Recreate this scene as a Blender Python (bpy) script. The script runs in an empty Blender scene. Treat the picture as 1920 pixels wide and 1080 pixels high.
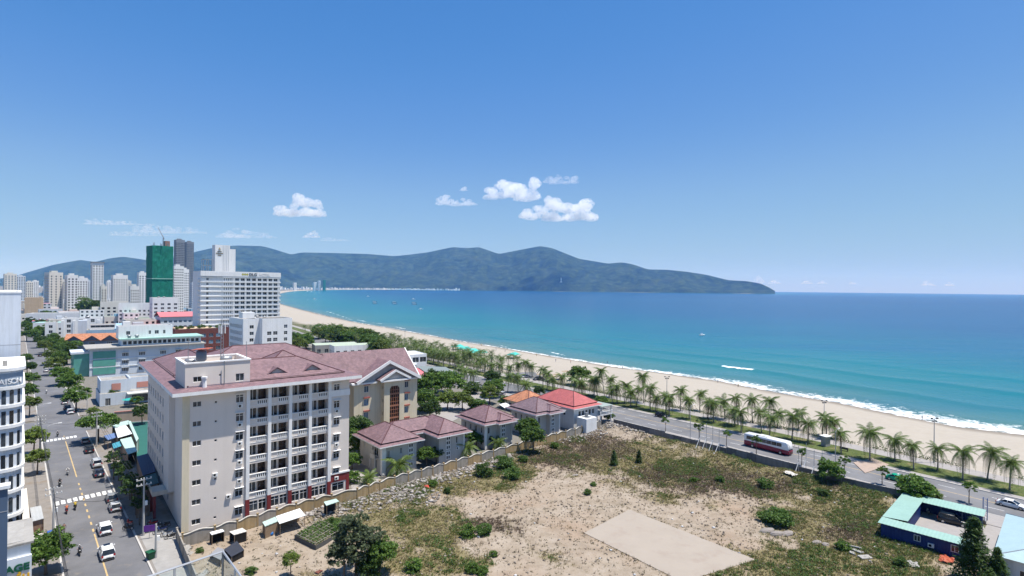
import bpy, bmesh, math, random
import numpy as np
from mathutils import Vector, Matrix

# ------------------------------------------------------------------ camera, light, exposure
SC = bpy.context.scene
COL = SC.collection
FPX, CAMH, ROLL = 1022.0, 42.0, math.radians(0.6)
cam_d = bpy.data.cameras.new('camera'); CAM = bpy.data.objects.new('camera', cam_d); COL.objects.link(CAM)
cam_d.sensor_width = 36.0; cam_d.lens = 36.0 * FPX / 1920.0
cam_d.clip_start = 0.5; cam_d.clip_end = 200000.0
CAM.location = (0, 0, CAMH); CAM.rotation_euler = (math.radians(90), -ROLL, 0)
SC.camera = CAM

SUN_EL = math.radians(72.5); SUN_H = Vector((1.0, -0.1)).normalized()
world = bpy.data.worlds.new('World'); SC.world = world; world.use_nodes = True
wn = world.node_tree.nodes; wl = world.node_tree.links
for n in list(wn): wn.remove(n)
w_out = wn.new('ShaderNodeOutputWorld'); w_bg = wn.new('ShaderNodeBackground'); w_sky = wn.new('ShaderNodeTexSky')
w_sky.sky_type = 'NISHITA'; w_sky.sun_disc = False
w_sky.sun_elevation = SUN_EL; w_sky.sun_rotation = math.atan2(SUN_H.x, SUN_H.y)
w_sky.altitude = 2000; w_sky.air_density = 1.2; w_sky.dust_density = 0.0; w_sky.ozone_density = 10.0
w_bg.inputs['Strength'].default_value = 0.095
# one colour grade over the whole sky (deeper blue overhead, softer shoulder towards the horizon), the same in every direction
def _vm(op, a, k):
    n = wn.new('ShaderNodeVectorMath'); n.operation = op; wl.new(a, n.inputs[0]); n.inputs[1].default_value = (k, k, k); return n.outputs[0]
w_cv = wn.new('ShaderNodeRGBCurve'); wl.new(_vm('MULTIPLY', w_sky.outputs[0], 0.134), w_cv.inputs['Color'])
for ch, pts in enumerate((((0.1, 0.065), (0.145, 0.125), (0.25, 0.26), (0.6, 0.40), (1, 0.52)), ((0.15, 0.17), (0.246, 0.262), (0.30, 0.31), (0.49, 0.465), (0.83, 0.55), (1, 0.57)), ((0.3, 0.44), (0.546, 0.655), (0.64, 0.70), (0.87, 0.735), (1, 0.70)))):
    cv = w_cv.mapping.curves[ch]
    for p in pts[:-1]: cv.points.new(*p)
    cv.points[-1].location = pts[-1]
w_cv.mapping.update()
wl.new(_vm('MULTIPLY', w_cv.outputs[0], 1 / 0.134), w_bg.inputs['Color']); wl.new(w_bg.outputs[0], w_out.inputs['Surface'])
sun_d = bpy.data.lights.new('sun', 'SUN'); sun_d.energy = 5.0; sun_d.angle = math.radians(0.5); sun_d.color = (1.0, 0.955, 0.89)
SUN = bpy.data.objects.new('sun', sun_d); COL.objects.link(SUN); SUN.location = (60, 20, 300)
_to = Vector((SUN_H.x * math.cos(SUN_EL), SUN_H.y * math.cos(SUN_EL), math.sin(SUN_EL)))
SUN.rotation_euler = _to.to_track_quat('Z', 'Y').to_euler()
SC.view_settings.view_transform = 'Standard'; SC.view_settings.look = 'None'
SC.view_settings.exposure = 0.5; SC.view_settings.gamma = 1.0; SC.view_settings.use_curve_mapping = False
SC.render.engine = 'CYCLES'
SC.cycles.max_bounces = 10; SC.cycles.volume_bounces = 8; SC.cycles.transparent_max_bounces = 12
SC.cycles.caustics_reflective = False; SC.cycles.caustics_refractive = False
SC.cycles.use_denoising = True

RNG = random.Random(7); NR = np.random.default_rng(7)

# ------------------------------------------------------------------ pixels of the photograph -> places on the ground
def ray(px, py):
    x, y = px - 960.0, 540.0 - py
    return Vector(((x * math.cos(ROLL) - y * math.sin(ROLL)) / FPX, 1.0, (x * math.sin(ROLL) + y * math.cos(ROLL)) / FPX))
def gp(px, py, z=0.0):
    r = ray(px, py); t = (z - CAMH) / r.z
    return Vector((r.x * t, t, z))
def at(px, py, Y):
    r = ray(px, py); return Vector((r.x * Y, Y, CAMH + r.z * Y))
def wall_t(px, P0, ang, py=600):
    d = (math.sin(math.radians(ang)), math.cos(math.radians(ang))); r = ray(px, py)
    return (r.x * P0[1] - P0[0]) / (d[0] - r.x * d[1])
def rotz_of(ang):                 # local x axis points ang degrees to the right of +Y
    return math.radians(90 - ang)

# ------------------------------------------------------------------ materials
MATS = {}
def _base(name):
    m = bpy.data.materials.new(name); m.use_nodes = True
    nt = m.node_tree; b = nt.nodes['Principled BSDF']; return m, nt, b
def _noise(nt, scale, detail=4, rough=0.6, coord='Object', vec_scale=None):
    tc = nt.nodes.new('ShaderNodeTexCoord'); n = nt.nodes.new('ShaderNodeTexNoise')
    n.inputs['Scale'].default_value = scale; n.inputs['Detail'].default_value = detail; n.inputs['Roughness'].default_value = rough
    if vec_scale:
        mp = nt.nodes.new('ShaderNodeMapping'); mp.inputs['Scale'].default_value = vec_scale
        nt.links.new(tc.outputs[coord], mp.inputs[0]); nt.links.new(mp.outputs[0], n.inputs['Vector'])
    else: nt.links.new(tc.outputs[coord], n.inputs['Vector'])
    return n
def _ramp(nt, stops, src=None):
    r = nt.nodes.new('ShaderNodeValToRGB'); e = r.color_ramp.elements
    while len(e) < len(stops): e.new(0.5)
    for el, (p, c) in zip(e, stops): el.position = p; el.color = (*c, 1) if len(c) == 3 else c
    if src is not None: nt.links.new(src, r.inputs[0])
    return r
def sc3(c, k): return tuple(min(1, max(0, v * k)) for v in c)
def mat(name, col, rough=0.85, var=0.12, scale=0.6, streak=0.0, bump=0.0, metal=0.0, spec=0.3, fine=0.0, dirt=None):
    if name in MATS: return MATS[name]
    m, nt, b = _base(name)
    n = _noise(nt, scale, 5, 0.65)
    r = _ramp(nt, [(0.25, sc3(col, 1 - var)), (0.75, sc3(col, 1 + var * 0.6))], n.outputs['Fac'])
    out = r.outputs['Color']
    if streak > 0:                # rain streaks and grime running down walls
        s = _noise(nt, 1.0, 4, 0.7, vec_scale=(1.3, 1.3, 0.07))
        sr = _ramp(nt, [(0.42, (1, 1, 1)), (0.68, (1 - streak, 1 - streak, 1 - streak * 1.1))], s.outputs['Fac'])
        mx = nt.nodes.new('ShaderNodeMix'); mx.data_type = 'RGBA'; mx.blend_type = 'MULTIPLY'; mx.inputs[0].default_value = 1
        nt.links.new(out, mx.inputs[6]); nt.links.new(sr.outputs[0], mx.inputs[7]); out = mx.outputs[2]
    if dirt:
        dn = _noise(nt, 0.25, 6, 0.7); dr = _ramp(nt, [(0.52, (0, 0, 0)), (0.66, (1, 1, 1))], dn.outputs['Fac'])
        mx = nt.nodes.new('ShaderNodeMix'); mx.data_type = 'RGBA'; nt.links.new(dr.outputs[0], mx.inputs[0])
        nt.links.new(out, mx.inputs[6]); mx.inputs[7].default_value = (*dirt, 1); out = mx.outputs[2]
    nt.links.new(out, b.inputs['Base Color'])
    b.inputs['Roughness'].default_value = rough; b.inputs['Metallic'].default_value = metal
    b.inputs['Specular IOR Level'].default_value = spec
    if bump > 0:
        bn = _noise(nt, fine or 6.0, 4); bp = nt.nodes.new('ShaderNodeBump'); bp.inputs['Strength'].default_value = bump; bp.inputs['Distance'].default_value = 0.05
        nt.links.new(bn.outputs['Fac'], bp.inputs['Height']); nt.links.new(bp.outputs[0], b.inputs['Normal'])
    MATS[name] = m; return m
def mat_tiles(name, col, step=0.34, axis_scale=1.0, var=0.22):
    """roof tiles: courses running along the eaves, tile to tile colour change and relief"""
    if name in MATS: return MATS[name]
    m, nt, b = _base(name)
    tc = nt.nodes.new('ShaderNodeTexCoord')
    w = nt.nodes.new('ShaderNodeTexWave'); w.wave_type = 'BANDS'; w.bands_direction = 'Z'; w.wave_profile = 'SAW'
    w.inputs['Scale'].default_value = 0.314 / (step * 0.5); w.inputs['Distortion'].default_value = 0.25
    nt.links.new(tc.outputs['Object'], w.inputs['Vector'])
    v = nt.nodes.new('ShaderNodeTexVoronoi'); v.inputs['Scale'].default_value = 2.2
    nt.links.new(tc.outputs['Object'], v.inputs['Vector'])
    vr = _ramp(nt, [(0.0, sc3(col, 1 - var)), (1.0, sc3(col, 1 + var))]); sp = nt.nodes.new('ShaderNodeSeparateColor')
    nt.links.new(v.outputs['Color'], sp.inputs[0]); nt.links.new(sp.outputs[0], vr.inputs[0])
    n = _noise(nt, 0.5, 5, 0.7); nr = _ramp(nt, [(0.3, (0.78, 0.78, 0.8)), (0.7, (1.12, 1.1, 1.08))], n.outputs['Fac'])
    mx = nt.nodes.new('ShaderNodeMix'); mx.data_type = 'RGBA'; mx.blend_type = 'MULTIPLY'; mx.inputs[0].default_value = 1
    nt.links.new(vr.outputs[0], mx.inputs[6]); nt.links.new(nr.outputs[0], mx.inputs[7])
    nt.links.new(mx.outputs[2], b.inputs['Base Color'])
    bp = nt.nodes.new('ShaderNodeBump'); bp.inputs['Strength'].default_value = 0.7; bp.inputs['Distance'].default_value = 0.06
    nt.links.new(w.outputs['Fac'], bp.inputs['Height']); nt.links.new(bp.outputs[0], b.inputs['Normal'])
    b.inputs['Roughness'].default_value = 0.7; b.inputs['Specular IOR Level'].default_value = 0.3
    MATS[name] = m; return m
def mat_leaf(name, c0, c1, trans=0.35, rough=0.55):
    if name in MATS: return MATS[name]
    m, nt, b = _base(name)
    g = nt.nodes.new('ShaderNodeNewGeometry'); oi = nt.nodes.new('ShaderNodeObjectInfo')
    r = _ramp(nt, [(0.0, c0), (0.55, tuple((a + d) / 2 for a, d in zip(c0, c1))), (1.0, c1)], g.outputs['Random Per Island'])
    hs = nt.nodes.new('ShaderNodeHueSaturation'); mr = nt.nodes.new('ShaderNodeMapRange')
    mr.inputs['To Min'].default_value = 0.78; mr.inputs['To Max'].default_value = 1.22
    nt.links.new(oi.outputs['Random'], mr.inputs[0]); nt.links.new(mr.outputs[0], hs.inputs['Value']); nt.links.new(r.outputs[0], hs.inputs['Color'])
    nt.links.new(hs.outputs[0], b.inputs['Base Color']); b.inputs['Roughness'].default_value = rough; b.inputs['Specular IOR Level'].default_value = 0.25
    t = nt.nodes.new('ShaderNodeBsdfTranslucent'); nt.links.new(hs.outputs[0], t.inputs['Color'])
    ms = nt.nodes.new('ShaderNodeMixShader'); ms.inputs[0].default_value = trans
    nt.links.new(b.outputs[0], ms.inputs[1]); nt.links.new(t.outputs[0], ms.inputs[2]); nt.links.new(ms.outputs[0], nt.nodes['Material Output'].inputs['Surface'])
    MATS[name] = m; return m
def mat_glass_dark(name, col=(0.02, 0.025, 0.03), rough=0.12):
    if name in MATS: return MATS[name]
    m, nt, b = _base(name); oi = nt.nodes.new('ShaderNodeObjectInfo')
    n = _noise(nt, 0.9, 2, 0.5, coord='Object')
    r = _ramp(nt, [(0.3, sc3(col, 0.6)), (0.75, sc3(col, 2.2))], n.outputs['Fac'])
    hs = nt.nodes.new('ShaderNodeHueSaturation'); mr = nt.nodes.new('ShaderNodeMapRange'); mr.inputs['To Min'].default_value = 0.4; mr.inputs['To Max'].default_value = 2.0
    nt.links.new(oi.outputs['Random'], mr.inputs[0]); nt.links.new(mr.outputs[0], hs.inputs['Value']); nt.links.new(r.outputs[0], hs.inputs['Color'])
    nt.links.new(hs.outputs[0], b.inputs['Base Color']); b.inputs['Roughness'].default_value = rough; b.inputs['Specular IOR Level'].default_value = 0.5
    MATS[name] = m; return m
def mat_clear_glass(name, tint=(0.86, 0.93, 0.92), alpha=0.22):
    if name in MATS: return MATS[name]
    m, nt, b = _base(name)
    t = nt.nodes.new('ShaderNodeBsdfTransparent'); t.inputs[0].default_value = (*tint, 1)
    gl = nt.nodes.new('ShaderNodeBsdfGlossy'); gl.inputs['Roughness'].default_value = 0.03
    fr = nt.nodes.new('ShaderNodeFresnel'); fr.inputs[0].default_value = 1.5
    df = nt.nodes.new('ShaderNodeBsdfDiffuse'); df.inputs[0].default_value = (0.6, 0.66, 0.66, 1)
    m1 = nt.nodes.new('ShaderNodeMixShader'); m1.inputs[0].default_value = alpha * 0.4
    nt.links.new(t.outputs[0], m1.inputs[1]); nt.links.new(df.outputs[0], m1.inputs[2])
    m2 = nt.nodes.new('ShaderNodeMixShader'); nt.links.new(fr.outputs[0], m2.inputs[0]); nt.links.new(m1.outputs[0], m2.inputs[1]); nt.links.new(gl.outputs[0], m2.inputs[2])
    nt.links.new(m2.outputs[0], nt.nodes['Material Output'].inputs['Surface']); MATS[name] = m; return m

# ------------------------------------------------------------------ mesh building
class MB:
    def __init__(s): s.v = []; s.f = []; s.m = []; s.cur = 0
    def add(s, vs, fs):
        o = len(s.v); s.v += [tuple(p) for p in vs]; s.f += [tuple(i + o for i in f) for f in fs]; s.m += [s.cur] * len(fs); return s
    def quad(s, a, b, c, d): return s.add([a, b, c, d], [(0, 1, 2, 3)])
    def box(s, x0, x1, y0, y1, z0, z1):
        return s.add([(x0, y0, z0), (x1, y0, z0), (x1, y1, z0), (x0, y1, z0), (x0, y0, z1), (x1, y0, z1), (x1, y1, z1), (x0, y1, z1)],
                     [(0, 3, 2, 1), (4, 5, 6, 7), (0, 1, 5, 4), (1, 2, 6, 5), (2, 3, 7, 6), (3, 0, 4, 7)])
    def obox(s, c, ux, sx, sy, sz, z0=None):   # box centred at c, x axis along angle ux (radians)
        ca, sa = math.cos(ux), math.sin(ux); vs = []
        for dz in (-sz / 2, sz / 2):
            for dx, dy in ((-sx / 2, -sy / 2), (sx / 2, -sy / 2), (sx / 2, sy / 2), (-sx / 2, sy / 2)):
                vs.append((c[0] + dx * ca - dy * sa, c[1] + dx * sa + dy * ca, c[2] + dz))
        return s.add(vs, [(0, 3, 2, 1), (4, 5, 6, 7), (0, 1, 5, 4), (1, 2, 6, 5), (2, 3, 7, 6), (3, 0, 4, 7)])
    def prism(s, poly, z0, z1, cap=True):
        n = len(poly); vs = [(x, y, z0) for x, y in poly] + [(x, y, z1) for x, y in poly]
        fs = [(i, (i + 1) % n, n + (i + 1) % n, n + i) for i in range(n)]
        if cap: fs += [tuple(range(n, 2 * n)), tuple(range(n - 1, -1, -1))]
        return s.add(vs, fs)
    def tube(s, pts, rads, n=6, cap=True):
        pts = [Vector(p) for p in pts]; vs = []; fs = []
        if not hasattr(rads, '__len__'): rads = [rads] * len(pts)
        for i, p in enumerate(pts):
            d = (pts[min(i + 1, len(pts) - 1)] - pts[max(i - 1, 0)]).normalized()
            a = d.cross(Vector((0, 0, 1)) if abs(d.z) < 0.95 else Vector((1, 0, 0))).normalized(); b = d.cross(a)
            for k in range(n):
                t = 2 * math.pi * k / n; q = p + (a * math.cos(t) + b * math.sin(t)) * rads[i]; vs.append(q)
        for i in range(len(pts) - 1):
            for k in range(n): fs.append((i * n + k, i * n + (k + 1) % n, (i + 1) * n + (k + 1) % n, (i + 1) * n + k))
        if cap: fs += [tuple(range(n - 1, -1, -1)), tuple((len(pts) - 1) * n + k for k in range(n))]
        return s.add(vs, fs)
    def loft(s, rings, cap=True):
        n = len(rings[0]); vs = [p for r in rings for p in r]; fs = []
        for i in range(len(rings) - 1):
            for k in range(n): fs.append((i * n + k, i * n + (k + 1) % n, (i + 1) * n + (k + 1) % n, (i + 1) * n + k))
        if cap: fs += [tuple(range(n - 1, -1, -1)), tuple((len(rings) - 1) * n + k for k in range(n))]
        return s.add(vs, fs)
    def ball(s, c, rx, ry, rz, n=8, m=5):
        rings = []
        for j in range(m + 1):
            ph = -math.pi / 2 + math.pi * (j + 0.02) / (m + 0.04)
            rings.append([(c[0] + rx * math.cos(ph) * math.cos(2 * math.pi * k / n), c[1] + ry * math.cos(ph) * math.sin(2 * math.pi * k / n), c[2] + rz * math.sin(ph)) for k in range(n)])
        return s.loft(rings)
    def mesh(s, name, mats, smooth=False, recalc=False):
        me = bpy.data.meshes.new(name); me.from_pydata(s.v, [], s.f)
        for mm in (mats if isinstance(mats, (list, tuple)) else [mats]): me.materials.append(mm)
        if any(s.m): me.polygons.foreach_set('material_index', s.m)
        if smooth: me.polygons.foreach_set('use_smooth', [True] * len(me.polygons))
        if recalc:
            bm = bmesh.new(); bm.from_mesh(me); bmesh.ops.recalc_face_normals(bm, faces=bm.faces); bm.to_mesh(me); bm.free()
        me.update(); return me
def np_mesh(name, V, Fq, mat_, smooth=False, attrs=None):
    V = np.asarray(V, dtype=np.float32).reshape(-1, 3); Fq = np.asarray(Fq, dtype=np.int32); k = Fq.shape[1]
    me = bpy.data.meshes.new(name); me.vertices.add(len(V)); me.vertices.foreach_set('co', V.ravel())
    me.loops.add(Fq.size); me.loops.foreach_set('vertex_index', Fq.ravel())
    me.polygons.add(len(Fq)); me.polygons.foreach_set('loop_start', np.arange(0, Fq.size, k, dtype=np.int32))
    try: me.polygons.foreach_set('loop_total', np.full(len(Fq), k, dtype=np.int32))
    except Exception: pass
    for mm in (mat_ if isinstance(mat_, (list, tuple)) else [mat_]): me.materials.append(mm)
    for an, av in (attrs or {}).items():
        a = me.attributes.new(an, 'FLOAT', 'POINT'); a.data.foreach_set('value', np.asarray(av, dtype=np.float32))
    me.update(calc_edges=True); me.validate()
    if smooth: me.polygons.foreach_set('use_smooth', [True] * len(me.polygons))
    return me
def tag(o, label=None, cat=None, group=None, kind=None):
    if label: o['label'] = label
    if cat: o['category'] = cat
    if group: o['group'] = group
    if kind: o['kind'] = kind
    return o
def thing(name, label, cat, loc=(0, 0, 0), rz=0.0, group=None):
    o = bpy.data.objects.new(name, None); COL.objects.link(o); o.location = loc; o.rotation_euler = (0, 0, rz)
    o.empty_display_size = 0.5
    return tag(o, label, cat, group)
def obj(name, me, parent=None, loc=(0, 0, 0), rot=(0, 0, 0), scale=None):
    o = bpy.data.objects.new(name, me); COL.objects.link(o)
    if parent is not None: o.parent = parent
    o.location = loc; o.rotation_euler = rot
    if scale is not None: o.scale = scale if hasattr(scale, '__len__') else (scale,) * 3
    return o
def struct(name, me, parent=None, loc=(0, 0, 0)):
    o = obj(name, me, parent, loc)
    if parent is None: o['kind'] = 'structure'
    return o
def vnoise(x, y, seed=0):          # smooth value noise for terrain and planting
    def h(i, j):
        n = (i * 374761393 + j * 668265263 + seed * 144269504) & 0xffffffff
        n = ((n ^ (n >> 13)) * 1274126177) & 0xffffffff
        return ((n ^ (n >> 16)) & 0xffff) / 65535.0
    xi = np.floor(x).astype(np.int64); yi = np.floor(y).astype(np.int64); fx = x - xi; fy = y - yi
    fx = fx * fx * (3 - 2 * fx); fy = fy * fy * (3 - 2 * fy)
    return (h(xi, yi) * (1 - fx) + h(xi + 1, yi) * fx) * (1 - fy) + (h(xi, yi + 1) * (1 - fx) + h(xi + 1, yi + 1) * fx) * fy
def fbm(x, y, oct=4, seed=0):
    x = np.asarray(x, dtype=float); y = np.asarray(y, dtype=float)
    s = 0; a = 0.5
    for k in range(oct): s = s + a * vnoise(x * 2 ** k, y * 2 ** k, seed + k * 17); a *= 0.5
    return s / (1 - 0.5 ** oct)
def in_poly(X, Y, poly):
    c = np.zeros(X.shape, bool); n = len(poly)
    for i in range(n):
        x1, y1 = poly[i]; x2, y2 = poly[(i + 1) % n]
        if y1 == y2: continue
        c ^= ((y1 > Y) != (y2 > Y)) & (X < (x2 - x1) * (Y - y1) / (y2 - y1) + x1)
    return c
def seg_dist(X, Y, line):
    d = np.full(X.shape, 1e9)
    for (x1, y1), (x2, y2) in zip(line[:-1], line[1:]):
        dx, dy = x2 - x1, y2 - y1; L = dx * dx + dy * dy
        t = np.clip(((X - x1) * dx + (Y - y1) * dy) / L, 0, 1)
        d = np.minimum(d, np.hypot(X - x1 - t * dx, Y - y1 - t * dy))
    return d
# ------------------------------------------------------------------ the setting: ground, sea, hills, haze
SEA_Z = -3.0
_wl_px = [(1920, 815), (1804, 802), (1691, 780), (1568, 754), (1459, 736.6), (1349, 714.5), (1240, 699), (1153, 688), (1033, 668), (945, 653), (880, 643),
          (828, 633), (740, 617), (675, 606), (614, 593), (566, 581)]
WATER = [(gp(x, y, SEA_Z).x, gp(x, y, SEA_Z).y) for x, y in _wl_px]
_w0, _w1 = WATER[0], WATER[1]
WATER = [(1500, -1500), (420, -160), (215, 95)] + WATER + [(-560, 1320), (-760, 1760), (-980, 2300), (-1240, 2900), (-1500, 3600), (-1800, 4500), (-2050, 5600), (-2150, 6600), (-2100, 7400)]
_tipY = 7800.0
for px, Y in ((760, 8000), (860, 8200), (960, 8250), (1060, 7900), (1130, 7800), (1200, 7750), (1300, 7700), (1380, 7650), (1440, 7700)):
    r = ray(px, 544); WATER.append((r.x * Y, Y))
tip = ray(1452, 544)
WATER += [(tip.x * 7850, 7850), (tip.x * 8300, 8300), (tip.x * 8600, 9300), (tip.x * 7000, 10800), (2000, 12500)]
SEA_POLY = WATER + [(2000, 60000), (90000, 60000), (90000, -1500)]

def polar_grid(radii, angs):
    A, R = np.meshgrid(angs, radii); X = R * np.sin(A); Y = R * np.cos(A)
    nr, na = len(radii), len(angs); i = np.arange(nr - 1)[:, None] * na + np.arange(na - 1)[None, :]
    Fq = np.stack([i, i + 1, i + na + 1, i + na], -1).reshape(-1, 4)[:, ::-1]
    return X.ravel(), Y.ravel(), Fq
def spaced(a, b, k):
    n = int(math.log(b / a) / math.log(1 + k)) + 1; return list(np.geomspace(a, b, n))
_r = spaced(8, 90, 0.06)[:-1] + spaced(90, 700, 0.0095)[:-1] + spaced(700, 3000, 0.018)[:-1] + spaced(3000, 26000, 0.05)
_a = np.radians(np.concatenate([np.linspace(-120, -50, 30)[:-1], np.linspace(-50, 50, 330), np.linspace(50, 120, 30)[1:]]))
GX, GY, GF = polar_grid(_r, _a)
insea = in_poly(GX, GY, SEA_POLY); dsh = seg_dist(GX, GY, WATER); dland = np.where(insea, -dsh, dsh)

def grid_attr(nt, name):
    a = nt.nodes.new('ShaderNodeAttribute'); a.attribute_name = name; return a.outputs['Fac']
def math_n(nt, op, a, b=None, clamp=False):
    n = nt.nodes.new('ShaderNodeMath'); n.operation = op; n.use_clamp = clamp
    for i, v in enumerate((a, b)):
        if v is None: continue
        if isinstance(v, (int, float)): n.inputs[i].default_value = v
        else: nt.links.new(v, n.inputs[i])
    return n.outputs[0]
def mixc(nt, fac, a, b, mode='MIX'):
    n = nt.nodes.new('ShaderNodeMix'); n.data_type = 'RGBA'; n.blend_type = mode
    if isinstance(fac, (int, float)): n.inputs[0].default_value = fac
    else: nt.links.new(fac, n.inputs[0])
    for i, v in ((6, a), (7, b)):
        if isinstance(v, tuple): n.inputs[i].default_value = (*v[:3], 1)
        else: nt.links.new(v, n.inputs[i])
    return n.outputs[2]
# --- ground sheet: beach sand by the water, planted strip, then town ground
m, nt, b = _base('ground'); d = grid_attr(nt, 'shore')
n1 = _noise(nt, 0.03, 6, 0.6); n2 = _noise(nt, 0.5, 5, 0.7); n3 = _noise(nt, 0.012, 4, 0.6)
sand = _ramp(nt, [(0.3, (0.35, 0.31, 0.255)), (0.7, (0.40, 0.362, 0.305))], n2.outputs['Fac']).outputs[0]
tracks = _noise(nt, 1.0, 4, 0.6, vec_scale=(0.02, 0.02, 1)); sand = mixc(nt, math_n(nt, 'MULTIPLY', tracks.outputs['Fac'], 0.35), sand, (0.28, 0.24, 0.195))
wetn = math_n(nt, 'ADD', d, math_n(nt, 'MULTIPLY', math_n(nt, 'SUBTRACT', n1.outputs['Fac'], 0.5), 14.0))
wet = nt.nodes.new('ShaderNodeMapRange'); nt.links.new(wetn, wet.inputs[0]); wet.inputs[1].default_value = 2; wet.inputs[2].default_value = 10; wet.inputs[3].default_value = 1; wet.inputs[4].default_value = 0
sand = mixc(nt, wet.outputs[0], sand, (0.20, 0.17, 0.135))
town = _ramp(nt, [(0.3, (0.13, 0.12, 0.105)), (0.5, (0.19, 0.175, 0.155)), (0.7, (0.10, 0.105, 0.07))], n2.outputs['Fac']).outputs[0]
park = _ramp(nt, [(0.35, (0.07, 0.08, 0.03)), (0.55, (0.12, 0.115, 0.06)), (0.7, (0.25, 0.22, 0.165))], n2.outputs['Fac']).outputs[0]
dn = math_n(nt, 'ADD', d, math_n(nt, 'MULTIPLY', math_n(nt, 'SUBTRACT', n1.outputs['Fac'], 0.5), 20.0))
def step_n(lo, hi):
    q = nt.nodes.new('ShaderNodeMapRange'); nt.links.new(dn, q.inputs[0]); q.inputs[1].default_value = lo; q.inputs[2].default_value = hi; return q.outputs[0]
c = mixc(nt, step_n(70, 80), sand, park); c = mixc(nt, step_n(105, 120), c, town)
nt.links.new(c, b.inputs['Base Color']); b.inputs['Roughness'].default_value = 0.9; b.inputs['Specular IOR Level'].default_value = 0.2
bp = nt.nodes.new('ShaderNodeBump'); bp.inputs['Strength'].default_value = 0.4; bp.inputs['Distance'].default_value = 0.2
nt.links.new(n2.outputs['Fac'], bp.inputs['Height']); nt.links.new(bp.outputs[0], b.inputs['Normal']); M_GROUND = m
gz = np.where(insea, SEA_Z - np.clip(dsh * 0.05, 0, 9), np.minimum(-0.06, SEA_Z + 2.94 * np.clip(dsh / 38.0, 0, 1) ** 0.85))
gz = gz + np.where((~insea) & (dsh < 60) & (GY < 900), (fbm(GX * 0.12, GY * 0.12, 3, 5) - 0.5) * 0.25 * np.clip(dsh / 20, 0, 1) * np.clip((60 - dsh) / 20, 0, 1) - 0.1 * np.clip((60 - dsh) / 20, 0, 1), 0)
struct('ground', np_mesh('ground', np.stack([GX, GY, gz], -1), GF, M_GROUND, True, {'shore': np.where(insea, -dsh, dsh)}))

# --- sea
m, nt, b = _base('sea'); d = grid_attr(nt, 'depth'); fo = grid_attr(nt, 'foam')
mr = nt.nodes.new('ShaderNodeMapRange'); nt.links.new(math_n(nt, 'POWER', math_n(nt, 'MAXIMUM', d, 0.0), 0.4), mr.inputs[0]); mr.inputs[1].default_value = 0; mr.inputs[2].default_value = 30
patch = _noise(nt, 0.006, 5, 0.62, vec_scale=(0.6, 1.6, 1)); far_n = _noise(nt, 0.0011, 6, 0.65, vec_scale=(0.5, 3.0, 1))
lv = math_n(nt, 'ADD', mr.outputs[0], math_n(nt, 'MULTIPLY', math_n(nt, 'SUBTRACT', patch.outputs['Fac'], 0.5), 0.17))
# power 0.4 of metres from shore, /30: 10 m .084, 40 m .146, 120 m .226, 300 m .326, 900 m .507, 2500 m .76
wc = _ramp(nt, [(0.0, (0.20, 0.18, 0.14)), (0.08, (0.07, 0.155, 0.155)), (0.15, (0.026, 0.145, 0.165)), (0.24, (0.004, 0.132, 0.170)), (0.34, (0.0008, 0.092, 0.165)), (0.44, (0.0008, 0.060, 0.155)), (0.8, (0.0008, 0.042, 0.135))], lv).outputs[0]
wc = mixc(nt, math_n(nt, 'MULTIPLY', math_n(nt, 'SUBTRACT', far_n.outputs['Fac'], 0.5, True), 3.2, True), wc, (0.004, 0.085, 0.19))
fn = _noise(nt, 0.30, 8, 0.78); fn2 = _noise(nt, 0.035, 3, 0.5)
foam = math_n(nt, 'SUBTRACT', math_n(nt, 'ADD', fo, math_n(nt, 'MULTIPLY', math_n(nt, 'SUBTRACT', fn.outputs['Fac'], 0.5), 3.2)), 0.56)
foam = math_n(nt, 'ADD', foam, math_n(nt, 'MULTIPLY', math_n(nt, 'SUBTRACT', fn2.outputs['Fac'], 0.5), 1.2))
foam = math_n(nt, 'MULTIPLY', math_n(nt, 'MULTIPLY', foam, 2.2, True), math_n(nt, 'MULTIPLY', fo, 3.0, True))
c = mixc(nt, foam, wc, (0.82, 0.84, 0.84)); nt.links.new(c, b.inputs['Base Color'])
nt.links.new(math_n(nt, 'ADD', 0.22, math_n(nt, 'MULTIPLY', foam, 0.6)), b.inputs['Roughness'])
b.inputs['IOR'].default_value = 1.33; b.inputs['Specular IOR Level'].default_value = 0.05
w1 = _noise(nt, 0.35, 5, 0.6, vec_scale=(1, 0.6, 1)); w2 = _noise(nt, 0.03, 3, 0.6, vec_scale=(0.5, 1.2, 1))
bp = nt.nodes.new('ShaderNodeBump'); bp.inputs['Strength'].default_value = 0.55; bp.inputs['Distance'].default_value = 0.5
nt.links.new(math_n(nt, 'ADD', w1.outputs['Fac'], math_n(nt, 'MULTIPLY', w2.outputs['Fac'], 3.0)), bp.inputs['Height']); nt.links.new(bp.outputs[0], b.inputs['Normal']); M_SEA = m
dep = np.where(insea, dsh, -dsh)
wob = (fbm(GX * 0.012, GY * 0.012, 3, 3) - 0.5)
def crest(d0, w, amp, steep=2.5):
    q = dep - d0 - wob * 26
    return amp * np.where(q > 0, np.exp(-(q / (w * steep)) ** 2), np.exp(-(q / w) ** 2))
nearw = np.clip((900 - GY) / 500, 0, 1)
sz = SEA_Z + nearw * (crest(15, 3.0, 0.30) + crest(44, 3.5, 0.75) * (0.5 + fbm(GX * 0.02, GY * 0.02, 2, 9)) + crest(88, 4.5, 0.75) * (0.4 + fbm(GX * 0.015, GY * 0.015, 2, 19)) + crest(140, 5, 0.5) * fbm(GX * 0.015, GY * 0.015, 2, 29))
fw = np.interp(np.arctan2(GX, GY), [-0.75, -0.45, -0.1, 0.05, 0.2, 0.4, 0.7], [2.0, 2.2, 3.0, 4.5, 9, 14, 19]) * np.where(GY > 900, 0.5, 1)
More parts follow.
